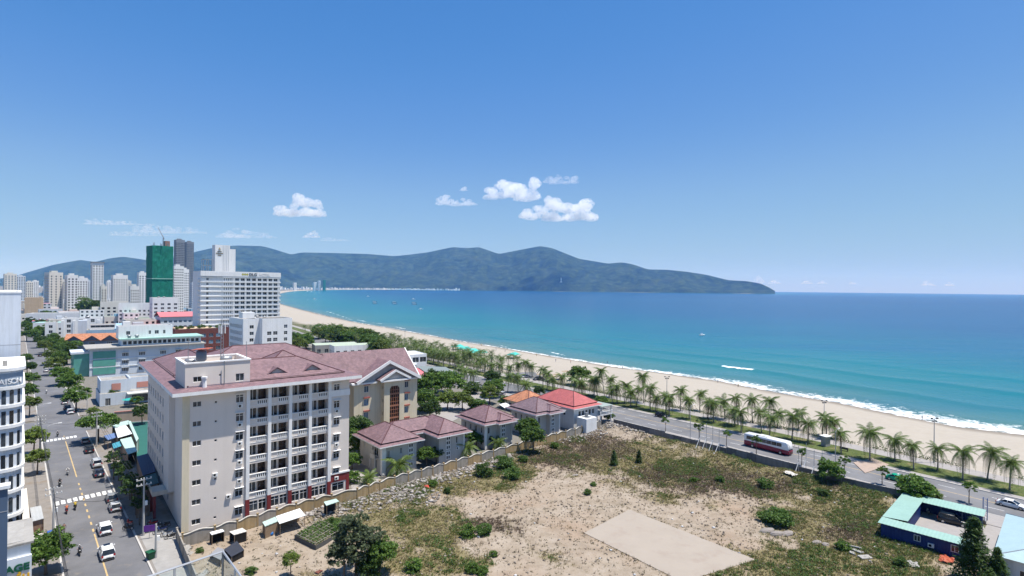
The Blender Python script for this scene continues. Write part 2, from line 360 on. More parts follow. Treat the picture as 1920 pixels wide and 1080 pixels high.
foam_a = np.clip(0.95 - np.abs(dep - fw * 0.25) / fw, 0, 0.95)
brk = seg_dist(GX, GY, [tuple(gp(1357, 686, SEA_Z + 0.7)[:2]), tuple(gp(1408, 692, SEA_Z + 0.7)[:2])]); foam_a = np.maximum(foam_a, 1.5 * np.exp(-(brk / 2.0) ** 2))
for a_, b_ in (((612, 583), (655, 598)), ((655, 598), (720, 608)), ((738, 612), (760, 617)), ((574, 562), (600, 563)), ((938, 648), (952, 651)), ((1033, 661), (1062, 667))):
    q = seg_dist(GX, GY, [tuple(gp(*a_, SEA_Z)[:2]), tuple(gp(*b_, SEA_Z)[:2])]); foam_a = np.maximum(foam_a, 0.8 * np.exp(-(q / 1.7) ** 2))
keep = (dep[GF] > -14).any(1)
struct('sea', np_mesh('sea', np.stack([GX, GY, sz], -1), GF[keep], M_SEA, True, {'depth': dep, 'foam': foam_a}))

# --- hills of the headland across the bay
prof = [(-520, 505), (-300, 520), (-60, 528), (20, 520), (45, 512), (100, 496), (150, 487), (178, 491), (205, 484), (230, 481), (260, 485), (290, 490), (330, 482), (365, 472), (400, 464), (440, 460), (490, 461), (510, 466), (545, 477), (565, 473), (620, 474),
        (690, 476), (738, 480), (760, 478), (800, 473), (848, 463), (875, 465), (897, 463), (935, 476), (965, 470), (1012, 461), (1035, 465), (1085, 485), (1110, 489), (1140, 494), (1165, 491.5), (1185, 495), (1215, 505), (1250, 505.5), (1285, 509), (1325, 515), (1365, 525), (1400, 527), (1425, 531), (1445, 540), (1453, 546)]
ppx = np.array([p[0] for p in prof], float); pang = np.array([ray(p[0], p[1]).z for p in prof])
azs = np.linspace(-520, 1453, 640)
tt = np.linspace(0, 1, 46); HV = []; RR = {}
ridge_h = np.interp(azs, ppx, pang)
k = np.array([1, 2, 3, 2, 1]) / 9.0; ridge_h = np.convolve(np.pad(ridge_h, 2, 'edge'), k, 'valid')
wpx = np.array([[960 + FPX * x / y, math.hypot(x, y), y] for x, y in WATER if y > 5000])
for i, a in enumerate(azs):
    r = ray(a, 541); u = Vector((r.x, 1.0))
    y0 = np.interp(a, [-520, 200, 500, 620, 700, 760, 860, 960, 1060, 1130, 1200, 1300, 1440, 1453], [6400, 6900, 7500, 7900, 8000, 8060, 8210, 8260, 7910, 7810, 7760, 7710, 7710, 7860])
    yr = y0 + np.interp(a, [-520, 700, 1012, 1250, 1400, 1453], [2300, 2100, 1900, 1300, 600, 150])
    ye = yr + np.interp(a, [-520, 1250, 1453], [2600, 1500, 300])
    hr = max(0.0, CAMH + ridge_h[i] * yr)
    for t in tt:
        Y = y0 + (yr - y0) * min(1, t / 0.62) if t <= 0.62 else yr + (ye - yr) * (t - 0.62) / 0.38
        q = t / 0.62
        HV.append((u.x * Y, Y, t, hr, q))
HV = np.array(HV); x, y, t, hr, q = HV.T
nz = fbm(x * 0.0012, y * 0.0012, 5, 41) - 0.5; gl = np.abs(fbm(x * 0.0022, y * 0.0011, 4, 77) - 0.5) * 2
shape = np.where(t <= 0.62, 0.05 + 0.95 * np.clip(q, 0, 1) ** 0.95, 1 - ((t - 0.62) / 0.38) ** 1.6)
mid = np.clip(4 * np.clip(q, 0, 1) * (1 - np.clip(q, 0, 1)), 0, 1)
hz = hr * shape * (1 + mid * (nz * 0.8)) - mid * gl * 120 * np.clip(hr / 300, 0, 1) - 2
hz = np.where(t <= 0.62, np.minimum(hz, hr * (y / (y + 1)) * np.clip(q * 0.98 + 0.03, 0, 1) ** 0.5 + 0), hz)
hz = np.where(t == 0, -4, hz); hz = np.where(t >= 0.999, -4, hz)
na, ntt = len(azs), len(tt); i = np.arange(na - 1)[:, None] * ntt + np.arange(ntt - 1)[None, :]
HF = np.stack([i, i + ntt, i + ntt + 1, i + 1], -1).reshape(-1, 4)
m, nt, b = _base('hill_forest')
n1 = _noise(nt, 0.009, 8, 0.72); n2 = _noise(nt, 0.0022, 6, 0.65)
c = _ramp(nt, [(0.38, (0.004, 0.010, 0.008)), (0.5, (0.017, 0.034, 0.019)), (0.62, (0.045, 0.070, 0.032))], n1.outputs['Fac']).outputs[0]  # forest colour, patch contrast put in for the weak slope shading
c = mixc(nt, math_n(nt, 'MULTIPLY', math_n(nt, 'SUBTRACT', n2.outputs['Fac'], 0.5, True), 2.0), c, (0.07, 0.09, 0.045))
nt.links.new(c, b.inputs['Base Color']); b.inputs['Roughness'].default_value = 0.95; b.inputs['Specular IOR Level'].default_value = 0.1
bp = nt.nodes.new('ShaderNodeBump'); bp.inputs['Strength'].default_value = 1.0; bp.inputs['Distance'].default_value = 40
nt.links.new(n1.outputs['Fac'], bp.inputs['Height']); nt.links.new(bp.outputs[0], b.inputs['Normal'])
hill_me = np_mesh('hills', np.stack([x, y, hz], -1), HF, m, True)
struct('hills', hill_me)
HILL = (x, y, hz)
def hill_z(px_, py_):
    r = ray(px_, py_); best = None; j = int(np.argmin(np.abs(azs - px_))); s = slice(j * ntt, (j + 1) * ntt)
    yy, zz = HILL[1][s], HILL[2][s]; err = zz - (CAMH + r.z * yy)
    for k_ in range(1, ntt):
        if err[k_ - 1] < 0 <= err[k_]: return Vector((r.x * yy[k_], yy[k_], zz[k_]))
    return Vector((r.x * yy[8], yy[8], zz[8]))

# --- haze: one box of even, thin, blue-tinted air round everything
hb = MB(); hb.box(-26500, 26500, -14500, 26800, -16.0, 800.0)
m, nt, b = _base('haze'); nt.nodes.remove(b); pv = nt.nodes.new('ShaderNodeVolumePrincipled')
pv.inputs['Color'].default_value = (0.20, 0.47, 1.0, 1); pv.inputs['Density'].default_value = 4.3e-5; pv.inputs['Anisotropy'].default_value = 0.0; pv.inputs['Absorption Color'].default_value = (1, 1, 1, 1)
nt.links.new(pv.outputs[0], nt.nodes['Material Output'].inputs['Volume'])
hz_o = obj('haze', hb.mesh('haze', m)); tag(hz_o, 'thin blue haze in the air over the whole bay', 'haze', kind='stuff')

# --- cumulus clouds high over the bay
def cloud_mat(name, dens, scale, thr):
    m = bpy.data.materials.new(name); m.use_nodes = True; nt = m.node_tree; nt.nodes.remove(nt.nodes['Principled BSDF'])
    pv = nt.nodes.new('ShaderNodeVolumePrincipled'); pv.inputs['Color'].default_value = (1, 1, 1, 1); pv.inputs['Anisotropy'].default_value = 0.25
    n = _noise(nt, scale, 5, 0.62)
    tc = nt.nodes.new('ShaderNodeTexCoord'); ln = nt.nodes.new('ShaderNodeVectorMath'); ln.operation = 'LENGTH'
    v = math_n(nt, 'SUBTRACT', n.outputs['Fac'], thr, False); v = math_n(nt, 'MULTIPLY', v, 4.5, True)
    nt.links.new(math_n(nt, 'MULTIPLY', v, dens), pv.inputs['Density']); nt.links.new(pv.outputs[0], nt.nodes['Material Output'].inputs['Volume'])
    return m
# ------------------------------------------------------------------ building tools
M_WIN = mat_glass_dark('window_glass'); M_WINB = mat_glass_dark('window_glass_blue', (0.05, 0.085, 0.12)); M_DARK = mat('dark_interior', (0.018, 0.016, 0.015), 0.9, 0.3)
M_WHITE = mat('white_paint', (0.78, 0.78, 0.77), 0.75, 0.05, 0.5, 0.10); M_FRAME = mat('window_frame_white', (0.72, 0.72, 0.70), 0.5, 0.04)
M_CONC = mat('concrete', (0.36, 0.345, 0.32), 0.9, 0.18, 0.8, 0.12, 0.15); M_ROOFCON = mat('roof_concrete', (0.33, 0.315, 0.29), 0.92, 0.25, 0.35, 0, 0.2, dirt=(0.16, 0.15, 0.13))
M_METAL = mat('grey_metal', (0.35, 0.36, 0.37), 0.45, 0.1, 1, metal=0.7); M_BLACK = mat('black_rubber', (0.02, 0.02, 0.02), 0.8, 0.2)
M_AC = mat('white_enamel', (0.72, 0.72, 0.70), 0.5, 0.05)
FACES = {'front': ((0, -1), (1, 0), 0), 'left': ((-1, 0), (0, -1), -90), 'right': ((1, 0), (0, 1), 90), 'back': ((0, 1), (-1, 0), 180)}
def grid(x0, dx, nx, z0, dz, nz, w, h):
    return [(x0 + i * dx, x0 + i * dx + w, z0 + j * dz, z0 + j * dz + h) for j in range(nz) for i in range(nx)]
def wall_face(mb, O, u, n, W, z0, z1, ops, reveal=0.2):
    """a wall with real openings; jambs run back by `reveal`"""
    u = Vector((*u, 0)); n = Vector((*n, 0)); O = Vector(O)
    pt = lambda x, z, d=0: O + u * x - n * d + Vector((0, 0, z))
    ops = [(max(0, a), min(W, b_), max(z0, c), min(z1, d)) for a, b_, c, d in ops]
    zs = sorted({round(v, 3) for v in [z0, z1] + [q for o in ops for q in o[2:]]})
    for za, zb in zip(zs[:-1], zs[1:]):
        zm = (za + zb) / 2; cuts = sorted([(o[0], o[1]) for o in ops if o[2] < zm < o[3]]); x = 0
        for a, b_ in cuts:
            if a > x + 1e-4: mb.quad(pt(x, za), pt(a, za), pt(a, zb), pt(x, zb))
            x = max(x, b_)
        if x < W - 1e-4: mb.quad(pt(x, za), pt(W, za), pt(W, zb), pt(x, zb))
    for a, b_, c, d in ops:
        mb.quad(pt(a, c), pt(a, c, reveal), pt(a, d, reveal), pt(a, d)); mb.quad(pt(b_, c, reveal), pt(b_, c), pt(b_, d), pt(b_, d, reveal))
        mb.quad(pt(a, c, reveal), pt(a, c), pt(b_, c), pt(b_, c, reveal)); mb.quad(pt(a, d), pt(a, d, reveal), pt(b_, d, reveal), pt(b_, d))
_WC = {}
def window_meshes(w, h, cols=2, rows=1, bar=0.07, fm=None, gm=None, transom=0):
    fm = fm or M_FRAME; gm = gm or M_WIN; key = (round(w, 2), round(h, 2), cols, rows, bar, fm.name, gm.name, transom)
    if key not in _WC:
        f = MB()
        f.box(0, w, 0, 0.08, 0, bar); f.box(0, w, 0, 0.08, h - bar, h); f.box(0, bar, 0.002, 0.078, bar, h - bar); f.box(w - bar, w, 0.002, 0.078, bar, h - bar)
        for i in range(1, cols): f.box(w * i / cols - bar / 2, w * i / cols + bar / 2, 0.004, 0.076, bar, h - bar)
        for j in range(1, rows): f.box(bar, w - bar, 0.006, 0.074, h * j / rows - bar / 2, h * j / rows + bar / 2)
        if transom: f.box(bar, w - bar, 0.006, 0.074, h * transom - bar / 2, h * transom + bar / 2)
        g = MB(); g.quad((0.01, 0.05, 0.01), (w - 0.01, 0.05, 0.01), (w - 0.01, 0.05, h - 0.01), (0.01, 0.05, h - 0.01))
        _WC[key] = (f.mesh('window_frame', fm), g.mesh('window_pane', gm))
    return _WC[key]
def put_windows(parent, face, O, ops, depth=0.12, cols=2, rows=1, bar=0.07, fm=None, gm=None, transom=0, name='window'):
    n, u, deg = FACES[face]
    for a, b_, c, d in ops:
        fme, gme = window_meshes(b_ - a, d - c, cols, rows, bar, fm, gm, transom)
        o = obj(name, fme, parent, (O[0] + u[0] * a - n[0] * depth, O[1] + u[1] * a - n[1] * depth, O[2] + c), (0, 0, math.radians(deg)))
        obj('pane', gme, o)
def joined_panes(parent, face, O, ops, depth=0.12, gm=None, name='window_panes'):
    n, u, deg = FACES[face]; mb = MB()
    for a, b_, c, d in ops:
        p = lambda x, z: (O[0] + u[0] * x - n[0] * depth, O[1] + u[1] * x - n[1] * depth, O[2] + z)
        mb.quad(p(a, c), p(b_, c), p(b_, d), p(a, d))
    o = obj(name, mb.mesh(name, gm or M_WIN), parent); o['kind'] = 'stuff'; return o
def block(parent, W, D, H, wm, wins=None, base=(0, 0, 0), name='wall', reveal=0.18, roof=True, roofm=None, parapet=0.0, win=None, joined=False, roof_name='roof'):
    """rectangular storeyed volume; wins = {face: [openings]}; openings are cut and glazed"""
    wins = wins or {}; win = win or {}; mb = MB(); x, y, z = base
    Os = {'front': ((x, y, z), W), 'left': ((x, y + D, z), D), 'right': ((x + W, y, z), D), 'back': ((x + W, y + D, z), W)}
    for fc, (n, u, deg) in FACES.items():
        wall_face(mb, Os[fc][0], u, n, Os[fc][1], 0, H + parapet, wins.get(fc, []), reveal)
    if parapet:
        t = 0.2; i = MB()
        for a, b_, c, d in ((x + t, x + W - t, y + t, y + t), ):
            pass
        mb.quad((x + t, y + t, z + H + parapet), (x + W - t, y + t, z + H + parapet), (x + W - t, y + t, z + H), (x + t, y + t, z + H))
        mb.quad((x + W - t, y + D - t, z + H + parapet), (x + t, y + D - t, z + H + parapet), (x + t, y + D - t, z + H), (x + W - t, y + D - t, z + H))
        mb.quad((x + t, y + D - t, z + H + parapet), (x + t, y + t, z + H + parapet), (x + t, y + t, z + H), (x + t, y + D - t, z + H))
        mb.quad((x + W - t, y + t, z + H + parapet), (x + W - t, y + D - t, z + H + parapet), (x + W - t, y + D - t, z + H), (x + W - t, y + t, z + H))
        zt = z + H + parapet
        mb.quad((x, y, zt), (x + W, y, zt), (x + W - t, y + t, zt), (x + t, y + t, zt)); mb.quad((x + W, y + D, zt), (x, y + D, zt), (x + t, y + D - t, zt), (x + W - t, y + D - t, zt))
        mb.quad((x, y + D, zt), (x, y, zt), (x + t, y + t, zt), (x + t, y + D - t, zt)); mb.quad((x + W, y, zt), (x + W, y + D, zt), (x + W - t, y + D - t, zt), (x + W - t, y + t, zt))
    w_o = obj(name, mb.mesh(name, wm), parent)
    if roof:
        r = MB(); t = 0.2 if parapet else 0.0
        r.quad((x + t, y + t, z + H), (x + W - t, y + t, z + H), (x + W - t, y + D - t, z + H), (x + t, y + D - t, z + H)); obj(roof_name, r.mesh(roof_name, roofm or M_ROOFCON), parent)
    for fc, ops in wins.items():
        if not ops: continue
        if joined: joined_panes(parent, fc, Os[fc][0], ops, reveal, win.get('gm'))
        else: put_windows(parent, fc, Os[fc][0], ops, reveal * 0.6, **win)
    return w_o
def hip_roof(parent, x0, x1, y0, y1, z, h, m, over=0.0, name='roof', ridge_m=None, ridge_r=0.13):
    """hipped roof with ridge and hip caps as a child"""
    x0 -= over; x1 += over; y0 -= over; y1 += over; W, D = x1 - x0, y1 - y0; k = min(W, D) / 2; mb = MB()
    a, b_, c, d = (x0, y0, z), (x1, y0, z), (x1, y1, z), (x0, y1, z)
    if W >= D: e, f = (x0 + k, (y0 + y1) / 2, z + h), (x1 - k, (y0 + y1) / 2, z + h); fs = [(a, b_, f, e), (c, d, e, f)]; ts = [(d, a, e), (b_, c, f)]; hips = [(a, e), (d, e), (b_, f), (c, f)]
    else: e, f = ((x0 + x1) / 2, y0 + k, z + h), ((x0 + x1) / 2, y1 - k, z + h); fs = [(b_, c, f, e), (d, a, e, f)]; ts = [(a, b_, e), (c, d, f)]; hips = [(a, e), (b_, e), (c, f), (d, f)]
    for q in fs: mb.add(q, [(0, 1, 2, 3)])
    for q in ts: mb.add(q, [(0, 1, 2)])
    mb.add([a, b_, c, d], [(3, 2, 1, 0)])
    o = obj(name, mb.mesh(name, m), parent)
    if ridge_m:
        r = MB()
        for p, q in hips + ([(e, f)] if (Vector(e) - Vector(f)).length > 0.2 else []): r.tube([p, q], ridge_r, 5)
        obj('ridge_cap', r.mesh('ridge_cap', ridge_m), o)
    return o
def gable_roof(parent, x0, x1, y0, y1, z, h, m, along='x', over=0.4, name='roof', thick=0.18, fm=None):
    mb = MB(); x0 -= over; x1 += over; y0 -= over; y1 += over
    if along == 'x': pr = [(x0, y0, z), (x0, (y0 + y1) / 2, z + h), (x0, y1, z)]; sh = (x1 - x0, 0)
    else: pr = [(x0, y0, z), ((x0 + x1) / 2, y0, z + h), (x1, y0, z)]; sh = (0, y1 - y0)
    for p, q in ((0, 1), (1, 2)):
        A, B = Vector(pr[p]), Vector(pr[q]); S = Vector((*sh, 0)); up = Vector((0, 0, thick))
        vs = [A, B, B + S, A + S, A + up, B + up, B + S + up, A + S + up]; mb.add(vs, [(0, 1, 2, 3), (4, 7, 6, 5), (0, 4, 5, 1), (1, 5, 6, 2), (2, 6, 7, 3), (3, 7, 4, 0)])
    return obj(name, mb.mesh(name, m, recalc=True), parent)
def gable_wall(parent, pts, m, name='gable'):
    mb = MB(); mb.add(pts, [tuple(range(len(pts)))]); return obj(name, mb.mesh(name, m), parent)
_AC = {}
def ac_unit(parent, loc, deg=0):
    if 'ac' not in _AC:
        b = MB(); b.box(-0.4, 0.4, -0.32, 0, 0, 0.6); f = MB(); n = 14
        f.add([(-0.1 + 0.22 * math.cos(6.283 * k / n), -0.325, 0.3 + 0.22 * math.sin(6.283 * k / n)) for k in range(n)], [tuple(range(n))])
        _AC['ac'] = (b.mesh('ac_case', M_AC), f.mesh('ac_fan', M_DARK))
    o = obj('ac_unit', _AC['ac'][0], parent, loc, (0, 0, math.radians(deg))); obj('fan_grille', _AC['ac'][1], o); return o
def text_mesh(s, size, m, extrude=0.08, bold=0.0, align='CENTER'):
    cu = bpy.data.curves.new('lettering', 'FONT'); cu.body = s; cu.size = size; cu.extrude = extrude; cu.offset = bold; cu.align_x = align
    o = bpy.data.objects.new('lettering_tmp', cu); COL.objects.link(o); dg = bpy.context.evaluated_depsgraph_get(); dg.update()
    me = bpy.data.meshes.new_from_object(o.evaluated_get(dg)); me.name = 'lettering'; me.materials.clear(); me.materials.append(m)
    bpy.data.objects.remove(o); bpy.data.curves.remove(cu); return me

# ------------------------------------------------------------------ planting tools
def leaves(centers, size, rng, asp=0.55, up=0.35, jitter=0.35):
    """leaf-sized faces: centres (N,3) -> diamond quads with random lean"""
    N = len(centers); nrm = rng.normal(size=(N, 3)); nrm[:, 2] = np.abs(nrm[:, 2]) + up; nrm /= np.linalg.norm(nrm, axis=1)[:, None]
    t = rng.normal(size=(N, 3)); t -= nrm * (t * nrm).sum(1)[:, None]; t /= np.linalg.norm(t, axis=1)[:, None]; bt = np.cross(nrm, t)
    s = size * (1 + jitter * rng.uniform(-1, 1, N))[:, None]
    V = np.stack([centers - t * s, centers - bt * s * asp, centers + t * s, centers + bt * s * asp], 1).reshape(-1, 3)
    return V, np.arange(4 * N).reshape(-1, 4)
def clump_points(rng, n_clumps, per, R, squash=0.75, cl_r=0.34, hollow=0.45, flat_bottom=True):
    """clumps spread through an ellipsoid of radius R, points on the shell of each clump: uneven outline with gaps"""
    P = []
    for k in range(n_clumps):
        d = rng.normal(size=3); d /= np.linalg.norm(d)
        if flat_bottom and d[2] < -0.55: d[2] *= -0.5
        c = d * R * (hollow + (1 - hollow) * rng.uniform() ** 0.45) * np.array([1, 1, squash]) * (0.78 + 0.34 * fbm(np.array([d[0] * 1.6 + 9]), np.array([d[1] * 1.6 + d[2] + 9]), 2, n_clumps)[0])
        r = R * cl_r * rng.uniform(0.6, 1.25); q = rng.normal(size=(per, 3)); q /= np.linalg.norm(q, axis=1)[:, None]; q[:, 2] = np.where(q[:, 2] < -0.3, -q[:, 2] * 0.6, q[:, 2])
        P.append(c + q * r * rng.uniform(0.55, 1.0, per)[:, None] * np.array([1, 1, 0.8]))
    return np.concatenate(P)
M_LEAF = mat_leaf('leaf_green', (0.04, 0.095, 0.014), (0.15, 0.24, 0.045)); M_LEAF_Y = mat_leaf('leaf_yellow_green', (0.08, 0.13, 0.022), (0.21, 0.27, 0.06)); M_LEAF_D = mat_leaf('leaf_dark', (0.025, 0.058, 0.014), (0.09, 0.15, 0.035))
M_LEAF_G = mat_leaf('leaf_grey_green', (0.05, 0.07, 0.035), (0.12, 0.15, 0.075)); M_PALM = mat_leaf('palm_leaf', (0.045, 0.09, 0.016), (0.18, 0.24, 0.06), 0.32, 0.4); M_SCRUB = mat_leaf('scrub_green', (0.05, 0.10, 0.018), (0.12, 0.20, 0.045))
M_BARK = mat('bark', (0.16, 0.125, 0.095), 0.95, 0.3, 3, bump=0.4); M_PTRUNK = mat('palm_trunk', (0.30, 0.26, 0.215), 0.95, 0.25, 4, bump=0.3)
_TREES = {}
def tree_meshes(kind, var):
    key = (kind, var)
    if key in _TREES: return _TREES[key]
    rng = np.random.default_rng(sum(ord(c_) for c_ in kind) * 31 + var); rr = random.Random(var * 7 + len(kind))
    # every kind is built 1 m in crown radius around a crown centre at the local origin of the crown
    spec = {'broad': (M_LEAF, 100, 60, 0.8, 0.06), 'yellow': (M_LEAF_Y, 80, 54, 0.85, 0.064), 'dark': (M_LEAF_D, 95, 60, 0.9, 0.06), 'flat': (M_LEAF, 110, 58, 0.45, 0.056), 'sparse': (M_LEAF_D, 22, 36, 1.0, 0.095),
            'shrub': (M_LEAF, 46, 60, 0.75, 0.072), 'yshrub': (M_SCRUB, 46, 60, 0.65, 0.072), 'young': (M_LEAF, 18, 40, 1.05, 0.12), 'grey': (M_LEAF_G, 60, 70, 1.1, 0.06), 'pine': (M_LEAF_D, 10, 10, 1, 0.05)}[kind]
    m, nc, per, sq, ls = spec
    if kind == 'pine':            # casuarina: drooping feathery sprays in tapering whorls, 1 m base radius, 3 m tall
        P = []; 
        for k in range(170):
            zz = rng.uniform() ** 1.15; R = (1 - zz) ** 0.75 * rng.uniform(0.55, 1.05) + 0.07; a = rng.uniform(0, 6.283); n_ = 30
            t = np.sqrt(rng.uniform(0.03, 1, n_)); P.append(np.stack([np.cos(a) * R * t, np.sin(a) * R * t, zz * 2.9 - 1.2 + 0.35 * t - 0.25 * t * t], 1) + rng.normal(size=(n_, 3)) * np.array([0.09, 0.09, 0.10]) * (0.4 + R))
        V, Fq = leaves(np.concatenate(P), 0.12, rng, 0.24, 0.9)
    else:
        flat = kind not in ('shrub', 'yshrub')
        P = clump_points(rng, nc, per, 0.88, sq * rng.uniform(0.85, 1.15), 0.27 if flat else 0.36, 0.2, flat); V, Fq = leaves(P, ls, rng, 0.6)
    crown = np_mesh('crown_' + kind, V, Fq, m)
    tr = MB()
    tr.tube([(0, 0, 0), (0.02, 0.01, 0.4), (0.0, 0.03, 0.75), (0.03, 0, 1.0)], [0.085, 0.065, 0.055, 0.045], 7)     # trunk: 1 m tall unit
    for k in range(5):
        a = k * 1.257 + rr.uniform(-0.4, 0.4); tr.tube([(0.01, 0.02, 0.72 + 0.05 * k), (0.2 * math.cos(a), 0.2 * math.sin(a), 0.98 + 0.05 * k), (0.36 * math.cos(a), 0.36 * math.sin(a), 1.14 + 0.05 * k)], [0.026, 0.018, 0.01], 5)
    trunk = tr.mesh('trunk_' + kind, M_BARK, True)
    _TREES[key] = (crown, trunk); return _TREES[key]
_tv = [0]
def tree(base, R, h_crown, kind, label, cat='tree', group=None, name=None, rise=None):
    """base = foot on the ground, R = crown radius, h_crown = height of crown centre"""
    _tv[0] += 1; v = _tv[0] % 4; cm, tm = tree_meshes(kind, v)
    t = thing(name or 'tree', label, cat, base, RNG.uniform(0, 6.28), group)
    obj('crown', cm, t, (0, 0, h_crown), scale=(R * RNG.uniform(0.93, 1.07), R * RNG.uniform(0.93, 1.07), R))
    if h_crown > R * 0.5: obj('trunk', tm, t, (0, 0, -0.05), scale=(max(R, h_crown * 0.5) * 0.8, max(R, h_crown * 0.5) * 0.8, max(0.3, h_crown * 0.86)))
    return t
# coconut palm: fronds are parts of their own on near palms
def frond_mesh(L, droop, seed, nleaf=19):
    rr = random.Random(seed); mb = MB(); pts = []
    for i in range(9):
        t = i / 8; pts.append(Vector((L * (t - 0.22 * droop * t * t), 0, L * (0.62 - 0.35 * droop) * t - L * (0.55 + 0.75 * droop) * t * t)))
    mb.tube(pts, [0.045 * (1 - 0.85 * i / 8) for i in range(9)], 4, False)
    for k in range(nleaf):
        t = 0.1 + 0.9 * k / (nleaf - 1); i = min(7, int(t * 8)); p = pts[i].lerp(pts[i + 1], t * 8 - i); d = (pts[i + 1] - pts[i]).normalized()
        ll = L * 0.33 * math.sin(math.pi * (0.16 + 0.80 * t)) ** 0.7 * rr.uniform(0.85, 1.1); w = 0.042 + 0.018 * (1 - t)
        for s in (-1, 1):
            out = Vector((0, s, 0)); dirv = (out * 0.8 + d * 0.62 + Vector((0, 0, -0.32 - 0.2 * rr.random()))).normalized(); tip = p + dirv * ll + Vector((0, 0, -0.12 * ll))
            mid = p + dirv * ll * 0.5
            mb.add([p - d * w, p + d * w, mid + d * w * 1.1, tip, mid - d * w * 1.1], [(0, 1, 2, 4), (4, 2, 3)])
    return mb.mesh('frond', M_PALM)
FRONDS = [[frond_mesh(3.1, dr, s * 10 + int(dr * 10)) for s in range(3)] for dr in (0.05, 0.45, 0.85, 1.25)]
M_DEADF = mat_leaf('dead_frond', (0.16, 0.10, 0.045), (0.30, 0.21, 0.10), 0.2, 0.8); DEADF = []
for me_ in FRONDS[3]: q_ = me_.copy(); q_.materials.clear(); q_.materials.append(M_DEADF); DEADF.append(q_)
def palm_trunk(h, lean, seed, r=0.17):
    rr = random.Random(seed); mb = MB(); n = 8
    pts = [(lean[0] * (i / n) ** 1.7, lean[1] * (i / n) ** 1.7, h * i / n) for i in range(n + 1)]
    mb.tube(pts, [r * (1.35 if i == 0 else 1.0 - 0.35 * i / n) for i in range(n + 1)], 7); return mb.mesh('palm_trunk', M_PTRUNK, True), pts[-1]
PTRUNKS = [palm_trunk(6.0, (math.cos(k * 1.3) * 0.5, math.sin(k * 1.3) * 0.5), k) for k in range(5)]
def frond_layout(rr, n=19):
    out = []
    for k in range(n):
        a = k * 2.399 + rr.uniform(-0.25, 0.25); f = (k + 0.5) / n; lvl = min(3, int(f * 4)); out.append((a, lvl, rr.randrange(3), rr.uniform(0.85, 1.1), 0.55 - 0.9 * f + rr.uniform(-0.12, 0.12)))
    return out
def palm_near(base, h, label, group, sc=1.0, name='coconut_palm'):
    k = RNG.randrange(5); tm, top = PTRUNKS[k]; t = thing(name, label, 'palm tree', base, RNG.uniform(0, 6.28), group); t.rotation_euler.x = RNG.gauss(0, 0.05); t.rotation_euler.y = RNG.gauss(0, 0.05)
    s = h / 6.0; sc *= RNG.uniform(0.82, 1.12); obj('trunk', tm, t, (0, 0, -0.05), scale=(1 + 0.3 * (sc - 1), 1 + 0.3 * (sc - 1), s))
    for a, lvl, v, fs, pit in frond_layout(RNG, RNG.randrange(21, 28)):
        obj('frond', DEADF[v] if lvl == 3 and RNG.random() < 0.28 else FRONDS[lvl][v], t, (top[0], top[1], top[2] * s - 0.1), (0, -pit, a), fs * sc * 1.12)
    return t
_PC = []
def palm_crown_mesh(k):
    rr = random.Random(100 + k); V = []; Fs = []
    for a, lvl, v, fs, pit in frond_layout(rr, 17):
        me = FARF[lvl]; R = Matrix.Rotation(a, 4, 'Z') @ Matrix.Rotation(-pit, 4, 'Y'); o = len(V)
        V += [tuple((R @ (q * fs))) for q in me[0]]; Fs += [tuple(i + o for i in f) for f in me[1]]
    me = bpy.data.meshes.new('palm_crown'); me.from_pydata(V, [], Fs); me.materials.append(M_PALM); return me
FARF = []
for dr in (0.05, 0.45, 0.85, 1.25):
    me_ = frond_mesh(3.1, dr, 77, 9); FARF.append(([Vector(v_.co) for v_ in me_.vertices], [tuple(p_.vertices) for p_ in me_.polygons]))
PCROWNS = [palm_crown_mesh(k) for k in range(5)]
def palm_far(base, h, label, group, sc=1.0):
    k = RNG.randrange(5); tm, top = PTRUNKS[k]; t = thing('coconut_palm', label, 'palm tree', base, RNG.uniform(0, 6.28), group); s = h / 6.0
    obj('trunk', tm, t, (0, 0, -0.05), scale=(1, 1, s)); obj('crown', PCROWNS[RNG.randrange(5)], t, (top[0], top[1], top[2] * s - 0.1), (0, 0, RNG.uniform(0, 6.28)), sc); return t
ORD = ['first', 'second', 'third', 'fourth', 'fifth', 'sixth', 'seventh', 'eighth', 'ninth', 'tenth', 'eleventh', 'twelfth', 'thirteenth', 'fourteenth', 'fifteenth', 'sixteenth', 'seventeenth', 'eighteenth', 'nineteenth', 'twentieth',
       'twenty-first', 'twenty-second', 'twenty-third', 'twenty-fourth', 'twenty-fifth', 'twenty-sixth', 'twenty-seventh', 'twenty-eighth', 'twenty-ninth', 'thirtieth', 'thirty-first', 'thirty-second', 'thirty-third', 'thirty-fourth', 'thirty-fifth', 'thirty-sixth', 'thirty-seventh', 'thirty-eighth', 'thirty-ninth', 'fortieth', 'forty-first', 'forty-second', 'forty-third', 'forty-fourth', 'forty-fifth', 'forty-sixth', 'forty-seventh', 'forty-eighth', 'forty-ninth', 'fiftieth']
